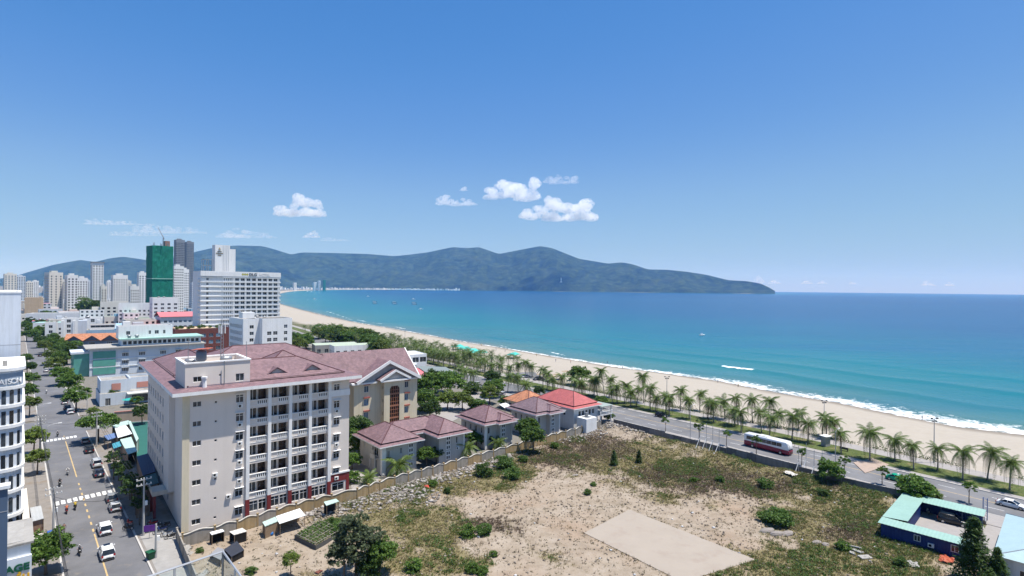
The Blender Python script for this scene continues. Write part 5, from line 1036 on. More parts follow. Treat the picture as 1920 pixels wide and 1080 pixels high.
for j, (px, Y) in enumerate(sorted(((222, 352), (240, 330), (250, 300), (262, 345), (270, 310), (205, 430), (228, 430), (262, 430), (270, 372), (160, 430), (182, 440), (140, 440), (118, 455), (240, 520), (92, 470), (255, 490), (60, 470), (75, 500), (104, 500), (132, 500), (150, 510), (170, 480), (196, 470), (212, 500), (70, 540), (110, 545), (232, 460), (250, 455), (216, 385), (236, 368), (262, 520), (340, 430), (352, 460), (320, 500), (338, 540)))): town_block(px, Y, i, ORD[j] + ' from left among the nearest low town'); i += 1
# far town along the bay: reads as one pale mass
mbf = MB(); rr3 = random.Random(3)
for k in range(420):
    px = rr3.uniform(526, 860) if k < 300 else rr3.uniform(30, 526); Y = np.interp(px, [30, 526, 620, 700, 860], [5200, 5600, 7300, 7700, 7900]) + rr3.uniform(0, 280); q = at_depth(px, Y); w = rr3.uniform(9, 30); h = rr3.uniform(6, 22) * (1.6 if rr3.random() < 0.1 else 1)
    mbf.obox((q.x, q.y, h / 2 - 1), rr3.uniform(0, 3), w, w * 0.8, h + 2)
o = obj('far_town', mbf.mesh('far_town', M_TWHITE)); tag(o, 'pale far-off town strung along the foot of the hills across the bay', 'town', kind='stuff')
for k, (px, ty, w, m, lb) in enumerate(((551, 530, 34, M_TWHITE, 'far white tower on the bay shore, leftmost of the four'), (589, 529, 34, M_TWHITE, 'far white tower on the bay shore, second from the left'), (597, 526, 30, M_PBLUEW, 'far blue-grey twin tower on the bay shore beside the green one'), (606.5, 525, 28, M_NET, 'far green netted tower on the bay shore'))):
    Y = 4900; t = bld('far_tower', lb, 'tower', at_depth(px, Y), 44); H = at(px, ty, Y).z; block(t, w * 0.7, w * 0.7, H, m, {'front': grid(2, 5, 4, 5, 6, int(H / 6.5), 2.5, 3)} if k != 3 else {}, joined=True)
# --- pale statue on the wooded slope, masts on the ridge
q = hill_z(1052, 531); ST = thing('statue', 'tall white standing statue on the wooded headland', 'statue', q - Vector((0, 0, 3)), 0); s = 67 / 10.0; p = MB(); p.loft([[(r_ * s * math.cos(a), r_ * s * 0.8 * math.sin(a), z * s) for a in np.linspace(0, 5.6, 9)] for z, r_ in ((0, 1.5), (0.8, 1.5), (0.9, 0.9), (2.5, 1.05), (5, 0.95), (7.2, 1.05), (8.0, 0.8), (8.4, 0.35), (8.8, 0.5), (9.5, 0.48), (10, 0.15))]); obj('figure', p.mesh('figure', M_WHITE, True), ST); p = MB(); p.tube([(0, 0, -8), (0, 0, 4)], [22, 20], 12); obj('pedestal', p.mesh('pedestal', M_WHITE), ST)
for k, px in enumerate((874, 897)):
    j = int(np.argmin(np.abs(azs - px))); sl = slice(j * ntt, (j + 1) * ntt); top = int(np.argmax(HILL[2][sl])); q = Vector((HILL[0][sl][top], HILL[1][sl][top], HILL[2][sl][top])); t = thing('radio_mast', ('thin radio mast on the saddle of the middle peak', 'thin radio mast on top of the middle peak')[k], 'mast', q - Vector((0, 0, 5))); p = MB(); p.tube([(0, 0, 0), (0, 0, 62)], [5, 2], 4); obj('mast', p.mesh('mast', M_METAL), t)

for k, px in enumerate(sorted(RNG.uniform(50, 350) for _ in range(34))): Y_ = RNG.uniform(400, 640); q = at_depth(px, Y_); tree(q, RNG.uniform(4, 8), 7.5, ('broad', 'dark', 'broad', 'yellow')[k % 4], ORD[k] + ' tree from the left poking up between the low town roofs', 'tree', 'trees between town roofs')
# ------------------------------------------------------------------ the street on the left
SO = Vector((-64.4, 85.7, 0)); SU = Vector((-0.673, 0.740, 0)).normalized(); SN = Vector((SU.y, -SU.x, 0))
def SP(s, d, z=0.0): v = SO + SU * s + SN * d; return Vector((v.x, v.y, z))
SANG = -42.3; SROT = math.atan2(SU.y, SU.x)          # local x along the street, away from the camera
def mat_asphalt(name, c=(0.135, 0.135, 0.142)):
    m, nt, b = _base(name); n1 = _noise(nt, 0.12, 5, 0.65); n2 = _noise(nt, 9.0, 3, 0.6); n3 = _noise(nt, 1.0, 4, 0.6, vec_scale=(0.5, 0.5, 1))
    cc = _ramp(nt, [(0.32, sc3(c, 0.72)), (0.5, c), (0.66, sc3(c, 1.3))], n1.outputs['Fac']).outputs[0]; cc = mixc(nt, 0.35, cc, _ramp(nt, [(0.35, sc3(c, 0.7)), (0.7, sc3(c, 1.3))], n2.outputs['Fac']).outputs[0])
    cc = mixc(nt, math_n(nt, 'MULTIPLY', math_n(nt, 'SUBTRACT', n3.outputs['Fac'], 0.58, True), 4.0, True), cc, (0.22, 0.19, 0.155))
    nt.links.new(cc, b.inputs['Base Color']); b.inputs['Roughness'].default_value = 0.85; b.inputs['Specular IOR Level'].default_value = 0.3; return m
M_ASPH = mat_asphalt('asphalt'); M_ASPH2 = mat_asphalt('asphalt_beach_road', (0.155, 0.155, 0.16)); M_PAVE = mat('pavement_tiles', (0.22, 0.20, 0.18), 0.9, 0.2, 0.7, 0, 0.2, dirt=(0.19, 0.15, 0.11)); M_KERB = mat('kerb_stone', (0.45, 0.43, 0.40), 0.9, 0.12)
M_LINEW = mat('road_paint_white', (0.68, 0.68, 0.66), 0.7, 0.25, 1.5); M_LINEY = mat('road_paint_yellow', (0.50, 0.36, 0.17), 0.7, 0.3, 1.5)
def ribbon(pts_l, pts_r, z, m, name, struct_=True, parent=None):
    V = []; Fq = []
    for a, b_ in zip(pts_l, pts_r): V += [(a[0], a[1], z), (b_[0], b_[1], z)]
    for i in range(len(pts_l) - 1): Fq.append((2 * i, 2 * i + 1, 2 * i + 3, 2 * i + 2))
    me = bpy.data.meshes.new(name); me.from_pydata(V, [], Fq); me.materials.append(m); return struct(name, me, parent)
ss = [-120, 20, 90, 112, 200, 330, 520, 800]
ST_O = ribbon([SP(s, -4.6) for s in ss], [SP(s, 4.9) for s in ss], 0.0, M_ASPH, 'street')
ribbon([SP(91, 4.9), SP(91, 95)], [SP(111, 4.9), SP(111, 95)][::1], 0.002, M_ASPH, 'cross_street'); ribbon([SP(91, -95), SP(91, -4.6)], [SP(111, -95), SP(111, -4.6)], 0.002, M_ASPH, 'cross_street')
def slab(name, poly, z1, m, z0=-0.1, kerb=None):
    p = MB(); p.prism([(v[0], v[1]) for v in poly], z0, z1); o = struct(name, p.mesh(name, m, recalc=True)); return o
for s0, s1 in ((-60, 89), (113, 500)):
    slab('pavement', [SP(s0, -4.85), SP(s1, -4.85), SP(s1, -9.6), SP(s0, -9.6)], 0.14, M_PAVE); slab('kerb', [SP(s0, -4.6), SP(s1, -4.6), SP(s1, -4.845), SP(s0, -4.845)], 0.15, M_KERB)
    slab('pavement', [SP(s0, 5.15), SP(s0, 11.0), SP(s1, 11.0), SP(s1, 5.15)], 0.14, M_PAVE); slab('kerb', [SP(s0, 4.9), SP(s0, 5.145), SP(s1, 5.145), SP(s1, 4.9)], 0.15, M_KERB)
def bar(parent, c, ang, L, W, m, name='painted_bar', z=0.006):
    p = MB(); ca, sa = math.cos(ang), math.sin(ang); vs = [(c[0] + dx * ca - dy * sa, c[1] + dx * sa + dy * ca, z) for dx, dy in ((-L / 2, -W / 2), (L / 2, -W / 2), (L / 2, W / 2), (-L / 2, W / 2))]; p.add(vs, [(0, 1, 2, 3)]); return obj(name, p.mesh(name, m), parent)
CW1 = thing('crosswalk', 'white barred crossing nearer the camera, level with two motorbikes', 'crosswalk'); a0, a1 = gp(107, 944), gp(206, 922)
for k in range(10): bar(CW1, a0.lerp(a1, k / 9), SROT, 2.4, 0.62, M_LINEW)
CW2 = thing('crosswalk', 'white barred crossing just before the side street junction', 'crosswalk'); a0, a1 = gp(81, 828), gp(141, 818.5)
for k in range(9): bar(CW2, a0.lerp(a1, k / 8), SROT, 2.4, 0.62, M_LINEW)
for s0, s1 in ((-60, 7.8), (44, 80)): bar(ST_O, SP((s0 + s1) / 2, 0), SROT, s1 - s0, 0.2, M_LINEY, 'centre_line')
for k in range(9): bar(ST_O, SP(9.6 + k * 3.6, 0), SROT, 1.5, 0.26, M_LINEY, 'centre_dash')
for k in range(3): bar(ST_O, SP(70 + 12.5 + k * 2.0, 0), SROT, 0.9, 0.26, M_LINEY, 'centre_dash')

# ------------------------------------------------------------------ vehicles
def paint(name, c, rough=0.28): return mat('paint_' + name, c, rough, 0.03, 0.5, spec=0.5)
M_CARGL = mat_glass_dark('car_glass', (0.012, 0.014, 0.016), 0.06); M_RIM = mat('alloy', (0.45, 0.45, 0.46), 0.35, 0.05, metal=0.8); M_LAMP = mat('lamp_lens', (0.75, 0.75, 0.72), 0.15, 0.03, spec=0.6); M_TAIL = mat('tail_lens', (0.35, 0.02, 0.02), 0.2, 0.05, spec=0.6); M_PLATE = mat('black_trim', (0.025, 0.025, 0.027), 0.6, 0.1); M_REARP = mat('number_plate', (0.65, 0.65, 0.62), 0.6)
_CAR = {}
def rrect(x, w, z0, z1, r=0.16, top=0.92):
    return [(x, -w * 0.93, z0), (x, -w, z0 + r), (x, -w, (z0 + z1) / 2), (x, -w * 0.985, z1 - r), (x, -w * top, z1), (x, w * top, z1), (x, w * 0.985, z1 - r), (x, w, (z0 + z1) / 2), (x, w, z0 + r), (x, w * 0.93, z0)]
CARSPEC = {  # length, width, height, body stations (x fraction, belt z), cabin (rear bottom, rear top, front top, front bottom) as fractions of length from the rear
    'hatch': (4.0, 1.75, 1.52, [(0, .52, .8), (.03, .78, .92), (.12, .95, .97), (.3, .97, 1), (.62, .96, 1), (.72, .92, .99), (.9, .80, .95), (.97, .70, .88), (1, .55, .78)], (.02, .10, .50, .74)),
    'suv': (4.5, 1.86, 1.72, [(0, .6, .82), (.03, .9, .93), (.1, 1.06, .97), (.3, 1.08, 1), (.62, 1.06, 1), (.73, 1.03, .99), (.9, .94, .96), (.97, .82, .9), (1, .6, .8)], (.02, .08, .54, .76)),
    'sedan': (4.6, 1.80, 1.46, [(0, .55, .8), (.03, .82, .9), (.12, .95, .96), (.22, .97, .99), (.62, .95, 1), (.72, .92, .99), (.9, .80, .95), (.97, .70, .88), (1, .52, .78)], (.12, .28, .54, .74)),
    'pickup': (5.2, 1.85, 1.78, [(0, .7, .95), (.02, 1.08, .98), (.3, 1.10, 1), (.62, 1.08, 1), (.74, 1.05, .99), (.92, .98, .96), (.98, .86, .9), (1, .62, .82)], (.05, .12, .60, .76))}
def car_meshes(kind):
    if kind in _CAR: return _CAR[kind]
    L, W, H, stn, cab = CARSPEC[kind]; w = W / 2; X = lambda f: -L / 2 + L * f
    b = MB(); b.loft([rrect(X(f), w * wf, 0.22, z) for f, z, wf in stn])
    belt = stn[len(stn) // 2][1] - 0.02; rb, rt, ft, fb = [X(v) for v in cab]
    # glasshouse: dark glass body with painted roof and pillars
    g = MB(); tw = w * 0.76; bw = w * 0.93; g.loft([[(rb, -bw, belt), (rb, bw, belt), (fb, bw, belt), (fb, -bw, belt)], [(rt, -tw, H - 0.06), (rt, tw, H - 0.06), (ft, tw, H - 0.06), (ft, -tw, H - 0.06)]])
    r = MB(); e = 0.03; r.loft([[(rt - 0.10, -tw - e, H - 0.10), (rt - 0.10, tw + e, H - 0.10), (ft + 0.10, tw + e, H - 0.10), (ft + 0.10, -tw - e, H - 0.10)], [(rt, -tw + 0.02, H - 0.02), (rt, tw - 0.02, H - 0.02), (ft, tw - 0.02, H - 0.02), (ft, -tw + 0.02, H - 0.02)], [(rt + 0.25, -tw + 0.2, H), (rt + 0.25, tw - 0.2, H), (ft - 0.25, tw - 0.2, H), (ft - 0.25, -tw + 0.2, H)]])
    for s in (-1, 1):
        for xb, xt in ((rb, rt), (fb, ft)): r.tube([(xb, s * bw * 1.0, belt), (xt, s * (tw + 0.01), H - 0.08)], 0.055, 5)
        xm = (rt + ft) / 2 - 0.05; r.tube([(xm - 0.1, s * (bw + 0.005), belt), (xm, s * (tw + 0.015), H - 0.08)], 0.045, 5)
        r.obox((fb - 0.25, s * (w + 0.1), belt + 0.06), 0, 0.16, 0.22, 0.14)
    wt = MB(); wt.tube([(0, -0.11, 0), (0, 0.11, 0)], 0.33, 16); wr = MB(); wr.tube([(0, -0.118, 0), (0, 0.118, 0)], 0.2, 10)
    hl = MB(); hl.box(-0.06, 0.06, -0.2, 0.2, -0.08, 0.08); tl = MB(); tl.box(-0.04, 0.04, -0.12, 0.12, -0.16, 0.16)
    bp_ = MB(); bp_.box(-L / 2 - 0.03, -L / 2 + 0.1, -w * 0.75, w * 0.75, 0.26, 0.5); bp_.box(L / 2 - 0.1, L / 2 + 0.03, -w * 0.7, w * 0.7, 0.26, 0.46); npl = MB(); npl.box(-L / 2 - 0.045, -L / 2 - 0.01, -0.24, 0.24, 0.56, 0.7)
    _CAR[kind] = (b, g.mesh('car_glass', M_CARGL), r, wt.mesh('tyre', M_BLACK, True), wr.mesh('rim', M_RIM), hl.mesh('headlight', M_LAMP), tl.mesh('tail_light', M_TAIL), bp_.mesh('bumper', M_PLATE), npl.mesh('plate', M_REARP), L, W, stn); return _CAR[kind]
_CARB = {}
def car(loc, ang, kind, col, label, group=None, cat='car', name=None, extra=None):
    b, g, r, wt, wr, hl, tl, bu, npl, L, W, stn = car_meshes(kind); pm = paint(*col); key = (kind, col[0])
    if key not in _CARB: _CARB[key] = (b.mesh('car_body', pm, True), r.mesh('car_roof', pm, True))
    t = thing(name or 'car', label, cat, loc, ang, group); bo = obj('body', _CARB[key][0], t); obj('windows', g, t); obj('roof', _CARB[key][1], t)
    for fx in (0.19, 0.81):
        for s in (-1, 1): o = obj('wheel', wt, t, (-L / 2 + L * fx, s * (W / 2 - 0.12), 0.33)); obj('rim', wr, o)
    for s in (-1, 1): obj('headlight', hl, t, (L / 2 - 0.12, s * W * 0.33, stn[-2][1] - 0.08)); obj('tail_light', tl, t, (-L / 2 + 0.06, s * W * 0.40, stn[1][1] - 0.1))
    obj('bumper', bu, bo); obj('number_plate', npl, bo)
    if extra == 'sunroof': p = MB(); p.box(-0.35, 0.45, -0.42, 0.42, CARSPEC[kind][2] - 0.005, CARSPEC[kind][2] + 0.012); obj('sunroof', p.mesh('sunroof', M_CARGL), t)
    if extra == 'taxi': p = MB(); p.box(-0.12, 0.12, -0.35, 0.35, CARSPEC[kind][2], CARSPEC[kind][2] + 0.14); obj('roof_sign', p.mesh('roof_sign', M_LAMP), t)
    return t
WHITE = ('white', (0.72, 0.72, 0.71)); SILV = ('silver', (0.42, 0.43, 0.44)); GREY = ('grey', (0.22, 0.23, 0.24)); BLK = ('black', (0.018, 0.018, 0.02)); NAVY = ('navy', (0.02, 0.025, 0.045)); GRNT = ('green', (0.0, 0.30, 0.16))
g_ = 'cars on the left street'
for px, py, kd, cl, lb, off, ex in ((200, 1042, 'suv', WHITE, 'white car with dark sunroof driving away, nearest car on the street', 0, 'sunroof'), (196, 997, 'suv', WHITE, 'white car with plain roof driving away, just ahead of the sunroof car', 0, None), (215, 955, 'hatch', SILV, 'silver hatchback parked behind a grey hatchback at the kerb by the crossing', 0, None), (209, 938, 'hatch', GREY, 'grey hatchback parked right at the near crossing', 0, None),
        (185, 891, 'sedan', NAVY, 'dark navy sedan parked behind a silver pickup at the kerb', 0, None), (181, 873, 'pickup', SILV, 'silver pickup parked at the kerb ahead of the navy sedan', 0, None), (167, 847, 'suv', BLK, 'black car parked below the market stalls, ahead of the silver pickup', 0, None), (159, 830, 'hatch', SILV, 'silver hatchback parked under the spreading tree beside the far crossing', 0, None),
        (132, 775, 'suv', WHITE, 'white car parked past the junction beside a dark car', 0, None), (126, 767, 'sedan', BLK, 'dark car in tree shade ahead of the white car past the junction', 0, None), (121, 757, 'hatch', WHITE, 'white hatchback under the round trees past the junction', 0, None), (86, 697, 'sedan', SILV, 'pale car parked under trees far up the street', 0, None), (75, 668, 'suv', BLK, 'dark car far up the street between tree shadows', 0, None)): car(gp(px, py), SROT, kd, cl, lb, g_, extra=ex)
# ------------------------------------------------------------------ people and motorbikes
M_SKIN = mat('skin', (0.36, 0.21, 0.14), 0.6, 0.08); M_HAIR = mat('hair', (0.02, 0.015, 0.012), 0.7)
def skin_mesh(J, E, lab, name):
    """one continuous body grown round a skeleton: J = {joint: (xyz, radius)}"""
    names = list(J); me = bpy.data.meshes.new(name); me.from_pydata([J[n][0] for n in names], [], []) if False else None
    me = bpy.data.meshes.new(name); me.from_pydata([J[n][0] for n in names], [(names.index(a), names.index(b_)) for a, b_ in E], [])
    o = bpy.data.objects.new('skin_tmp', me); COL.objects.link(o); md = o.modifiers.new('s', 'SKIN'); md.use_smooth_shade = True
    sv = me.skin_vertices[0].data
    for i, n in enumerate(names): r = J[n][1]; sv[i].radius = (r, r) if not hasattr(r, '__len__') else r; sv[i].use_root = (n == 'pelvis')
    s2 = o.modifiers.new('d', 'SUBSURF'); s2.levels = 1; dg = bpy.context.evaluated_depsgraph_get(); dg.update(); out = bpy.data.meshes.new_from_object(o.evaluated_get(dg)); bpy.data.objects.remove(o)
    P = np.array([J[n][0] for n in names]); idx = []
    segs = [(np.array(J[a][0]), np.array(J[b_][0]), lab.get(b_, lab.get(a, 0))) for a, b_ in E]
    for pl in out.polygons:
        c = np.array(pl.center); best = (9, 0)
        for a, b_, l in segs:
            d = b_ - a; t = np.clip(np.dot(c - a, d) / (np.dot(d, d) + 1e-9), 0, 1); q = np.linalg.norm(c - a - d * t)
            if q < best[0]: best = (q, l)
        idx.append(best[1])
    out.materials.clear()
    for _ in range(5): out.materials.append(M_SKIN)
    out.polygons.foreach_set('material_index', idx); return out
def person_joints(pose):
    if pose == 'stand':
        J = dict(pelvis=((0, 0, 0.95), 0.13), belly=((0, 0, 1.1), 0.125), chest=((0, 0, 1.32), 0.14), neck=((0, 0, 1.47), 0.055), head=((0.02, 0, 1.56), 0.085), crown=((0.01, 0, 1.68), 0.075))
        for s, n in ((-1, 'r'), (1, 'l')):
            J.update({'hip' + n: ((0, s * 0.09, 0.88), 0.095), 'knee' + n: ((0.03 * s, s * 0.1, 0.48), 0.06), 'ankle' + n: ((-0.02 * s, s * 0.1, 0.08), 0.042), 'toe' + n: ((0.16 - 0.02 * s, s * 0.11, 0.03), 0.035), 'sh' + n: ((0, s * 0.19, 1.41), 0.06), 'elb' + n: ((-0.03, s * 0.26, 1.13), 0.042), 'wr' + n: ((0.06, s * 0.27, 0.88), 0.03), 'hand' + n: ((0.08, s * 0.27, 0.79), 0.032)})
    else:                           # riding: seated, arms forward to the bars
        J = dict(pelvis=((-0.18, 0, 0.86), 0.14), belly=((-0.14, 0, 1.02), 0.13), chest=((-0.05, 0, 1.24), 0.145), neck=((-0.02, 0, 1.39), 0.055), head=((0.01, 0, 1.48), 0.09), crown=((0, 0, 1.6), 0.085))
        for s, n in ((-1, 'r'), (1, 'l')):
            J.update({'hip' + n: ((-0.12, s * 0.1, 0.83), 0.1), 'knee' + n: ((0.28, s * 0.2, 0.78), 0.065), 'ankle' + n: ((0.2, s * 0.19, 0.38), 0.045), 'toe' + n: ((0.36, s * 0.2, 0.32), 0.036), 'sh' + n: ((-0.04, s * 0.19, 1.33), 0.06), 'elb' + n: ((0.14, s * 0.29, 1.12), 0.042), 'wr' + n: ((0.38, s * 0.31, 1.04), 0.03), 'hand' + n: ((0.45, s * 0.31, 1.03), 0.034)})
    E = [('pelvis', 'belly'), ('belly', 'chest'), ('chest', 'neck'), ('neck', 'head'), ('head', 'crown')]
    for n in 'rl': E += [('pelvis', 'hip' + n), ('hip' + n, 'knee' + n), ('knee' + n, 'ankle' + n), ('ankle' + n, 'toe' + n), ('chest', 'sh' + n), ('sh' + n, 'elb' + n), ('elb' + n, 'wr' + n), ('wr' + n, 'hand' + n)]
    lab = dict(pelvis=2, belly=1, chest=1, neck=0, head=0, crown=3); 
    for n in 'rl': lab.update({'hip' + n: 2, 'knee' + n: 2, 'ankle' + n: 2, 'toe' + n: 4, 'sh' + n: 1, 'elb' + n: 1, 'wr' + n: 0, 'hand' + n: 0})
    return J, E, lab
_PM = {}
def person_mesh(pose, shirt, trousers, helmet=None):
    if pose not in _PM: _PM[pose] = skin_mesh(*person_joints(pose), 'person')
    me = _PM[pose].copy(); ix_ = [p_.material_index for p_ in me.polygons]; me.materials.clear()
    for mm in (M_SKIN, mat('cloth_' + shirt[0], shirt[1], 0.9, 0.1), mat('cloth_' + trousers[0], trousers[1], 0.9, 0.1), (mat('helmet_' + helmet[0], helmet[1], 0.35) if helmet else M_HAIR), M_BLACK): me.materials.append(mm)
    me.polygons.foreach_set('material_index', ix_)
    return me
_BK = {}
def motorbike(loc, ang, col, label, group='motorbikes on the street'):
    if 'w' not in _BK:
        w = MB(); n = 14
        for k in range(n): a, b_ = 6.283 * k / n, 6.283 * (k + 1) / n; w.tube([(0.27 * math.cos(a), 0, 0.27 * math.sin(a)), (0.27 * math.cos(b_), 0, 0.27 * math.sin(b_))], 0.045, 5, False)
        h = MB(); h.tube([(0, -0.04, 0), (0, 0.04, 0)], 0.12, 8)
        for k in range(5): a = k * 1.257; h.tube([(0, 0, 0), (0.25 * math.cos(a), 0, 0.25 * math.sin(a))], 0.015, 3)
        s = MB(); s.loft([[(-0.75, -0.1, 0.80), (-0.75, 0.1, 0.80), (-0.75, 0.09, 0.86), (-0.75, -0.09, 0.86)], [(-0.3, -0.14, 0.70), (-0.3, 0.14, 0.70), (-0.3, 0.13, 0.80), (-0.3, -0.13, 0.80)], [(0.1, -0.1, 0.70), (0.1, 0.1, 0.70), (0.1, 0.08, 0.78), (0.1, -0.08, 0.78)]])
        hb = MB(); hb.tube([(0.40, -0.36, 1.02), (0.50, -0.15, 1.02), (0.52, 0, 0.98), (0.50, 0.15, 1.02), (0.40, 0.36, 1.02)], 0.02, 5); hb.tube([(0.52, 0, 0.98), (0.66, 0, 0.3)], 0.04, 6); hb.tube([(0.46, -0.25, 1.02), (0.44, -0.3, 1.2)], 0.012, 4); hb.tube([(0.46, 0.25, 1.02), (0.44, 0.3, 1.2)], 0.012, 4)
        hl = MB(); hl.ball((0.6, 0, 0.86), 0.07, 0.09, 0.08); _BK.update(w=w.mesh('bike_tyre', M_BLACK), h=h.mesh('bike_hub', M_RIM), s=s.mesh('bike_seat', M_BLACK), hb=hb.mesh('handlebar', M_PLATE), hl=hl.mesh('bike_headlight', M_LAMP))
    key = 'b' + col[0]
    if key not in _BK:
        b = MB(); b.loft([[(-0.85, -0.04, 0.72), (-0.85, 0.04, 0.72), (-0.85, 0.04, 0.78), (-0.85, -0.04, 0.78)], [(-0.55, -0.14, 0.45), (-0.55, 0.14, 0.45), (-0.55, 0.12, 0.76), (-0.55, -0.12, 0.76)], [(-0.1, -0.13, 0.32), (-0.1, 0.13, 0.32), (-0.1, 0.1, 0.7), (-0.1, -0.1, 0.7)], [(0.22, -0.12, 0.32), (0.22, 0.12, 0.32), (0.26, 0.08, 0.45), (0.26, -0.08, 0.45)], [(0.40, -0.18, 0.40), (0.40, 0.18, 0.40), (0.44, 0.13, 0.9), (0.44, -0.13, 0.9)], [(0.56, -0.1, 0.5), (0.56, 0.1, 0.5), (0.56, 0.07, 0.95), (0.56, -0.07, 0.95)]]); b.loft([[(0.5, -0.06, 0.56), (0.5, 0.06, 0.56), (0.5, 0.06, 0.6), (0.5, -0.06, 0.6)], [(0.9, -0.05, 0.5), (0.9, 0.05, 0.5), (0.9, 0.05, 0.54), (0.9, -0.05, 0.54)]]); _BK[key] = b.mesh('bike_body', paint(*col))
    t = thing('motorbike', label, 'motorbike', loc, ang, group); obj('body', _BK[key], t); obj('seat', _BK['s'], t); obj('handlebar', _BK['hb'], t); obj('headlight', _BK['hl'], t)
    for x in (-0.62, 0.66): o = obj('wheel', _BK['w'], t, (x, 0, 0.31)); obj('hub', _BK['h'], o)
    return t
def rider(px, py, col, shirt, trousers, helmet, lb_b, lb_p, away=True):
    q = gp(px, py); a = SROT if away else SROT + math.pi; motorbike(q, a, col, lb_b); o = obj('person', person_mesh('ride', shirt, trousers, helmet), None, q, (0, 0, a)); tag(o, lb_p, 'person', 'motorbike riders on the street')
CWH, CBK, CRD, CYL, CBL, CGY = ('white', (0.65, 0.65, 0.64)), ('black', (0.02, 0.02, 0.022)), ('red', (0.50, 0.07, 0.04)), ('yellow', (0.62, 0.45, 0.05)), ('blue', (0.06, 0.11, 0.25)), ('grey', (0.25, 0.25, 0.26))
RED = ('red', (0.4, 0.02, 0.02)); BLU = ('blue', (0.03, 0.06, 0.2))
rider(125, 962, RED, ('orange', (0.62, 0.17, 0.07)), CBL, ('orange', (0.6, 0.16, 0.05)), 'motorbike ridden by the person in orange just past the near crossing', 'person in an orange top riding a motorbike past the near crossing')
rider(141, 955, BLK, CYL, CBK, ('yellow', (0.6, 0.42, 0.04)), 'motorbike ridden by the person in yellow beside the orange rider', 'person in a yellow jacket riding beside the orange rider')
rider(149, 1040, BLK, CGY, CBK, CWH, 'motorbike on the left lane nearest the camera', 'person in grey riding the nearest motorbike', False)
rider(127, 890, SILV, CWH, CGY, CWH, 'motorbike ridden by the person in white above the near crossing', 'person in white riding down the middle lane above the near crossing', False)
rider(112, 911, BLK, CBK, CBK, CBK, 'black motorbike ridden by the person in black near the left kerb', 'person all in black riding near the left kerb', False)
rider(108, 818, BLK, CGY, CBK, CWH, 'motorbike just before the far crossing', 'person in a white helmet riding just before the far crossing', False)
rider(87, 738, SILV, CWH, CGY, CWH, 'lone motorbike up the street beyond the junction', 'person in white riding alone beyond the junction')
o = obj('person', person_mesh('stand', ('brown', (0.22, 0.12, 0.10)), ('plum', (0.16, 0.07, 0.08)), None), None, gp(120, 1000, 0.0), (0, 0, SROT)); tag(o, 'person in brown walking along the left edge of the street', 'person')
for k, (px, py) in enumerate(((240, 994), (313, 1006), (243, 984), (303, 996), (320, 1010), (298, 1002), (309, 988), (287, 985))): motorbike(gp(px, py, 0.14), SROT + (0.9, 1.3, 0.4, 1.2, 1.35, 1.1, 1.25, 1.0)[k], (BLK, SILV, RED, BLU, BLK, GREY, BLK, RED)[k], ('motorbike with purple cover parked at the kerb end', 'silver motorbike parked nearest the white yard wall', 'red motorbike parked beside the kerb end motorbike', 'blue motorbike in the row parked by the beige block', 'black motorbike parked beside the silver one at the yard wall', 'grey motorbike in the row parked by the beige block', 'black motorbike parked deepest in shade beside the beige block', 'red motorbike in the row parked by the beige block')[k], 'parked motorbikes')

# ------------------------------------------------------------------ lamps, poles and wires
M_POLE = mat('concrete_pole', (0.42, 0.41, 0.39), 0.9, 0.12, 1.0, 0.1); M_GALV = mat('galvanised', (0.45, 0.46, 0.47), 0.5, 0.1, metal=0.5)
def street_lamp(base, h, ang, label, arm=2.2, group='street lamps', double=False):
    t = thing('street_lamp', label, 'street lamp', base, ang, group); p = MB(); p.tube([(0, 0, 0), (0, 0, h * 0.5), (0, 0, h)], [0.10, 0.08, 0.05], 7); obj('pole', p.mesh('lamp_pole', M_GALV), t)
    for s in ((1, -1) if double else (1,)): p = MB(); p.tube([(0, 0, h - 0.1), (s * arm * 0.5, 0, h + 0.35), (s * arm, 0, h + 0.45)], 0.035, 5); a = obj('arm', p.mesh('lamp_arm', M_GALV), t); p = MB(); p.loft([[(s * (arm - 0.1), -0.08, h + 0.4), (s * (arm - 0.1), 0.08, h + 0.4), (s * (arm - 0.1), 0.06, h + 0.5), (s * (arm - 0.1), -0.06, h + 0.5)], [(s * (arm + 0.6), -0.12, h + 0.42), (s * (arm + 0.6), 0.12, h + 0.42), (s * (arm + 0.6), 0.08, h + 0.55), (s * (arm + 0.6), -0.08, h + 0.55)]]); obj('lamp_head', p.mesh('lamp_head', M_WHITE), a)
    return t
for px, py, s_, lb in ((86, 868, 0, 'street lamp on the left kerb reaching over the road near the crossing riders'), (70, 820, 0, 'street lamp on the left kerb beside the junction'), (163, 786, math.pi, 'street lamp on the right past the junction'), (117, 722, math.pi, 'street lamp among the round trees past the junction'), (105, 692, math.pi, 'street lamp further up the right side of the street'), (88, 656, math.pi, 'small far street lamp above the tree tops')): street_lamp(gp(px, py, 0.14), 8.5, math.atan2(SN.y, SN.x) + s_, lb)
def power_pole(base, h, label, arms=2, group='power poles'):
    t = thing('power_pole', label, 'power pole', base, math.atan2(SN.y, SN.x) + 0.1, group); p = MB(); p.tube([(0, 0, 0), (0, 0, h)], [0.19, 0.12], 8); obj('pole', p.mesh('power_pole', M_POLE), t)
    for k in range(arms):
        p = MB(); z = h - 0.35 - 0.9 * k; p.box(-1.1, 1.1, -0.06, 0.06, z, z + 0.12); a = obj('crossarm', p.mesh('crossarm', M_POLE), t)
        for x in (-1.0, -0.4, 0.4, 1.0): p = MB(); p.tube([(x, 0, z + 0.12), (x, 0, z + 0.26), (x, 0, z + 0.38)], [0.06, 0.09, 0.04], 6); obj('insulator', p.mesh('insulator', M_AC), a)
    p = MB(); p.obox((0.3, 0.22, h * 0.55), 0, 0.5, 0.4, 0.7); obj('junction_box', p.mesh('junction_box', M_AC), t); return t
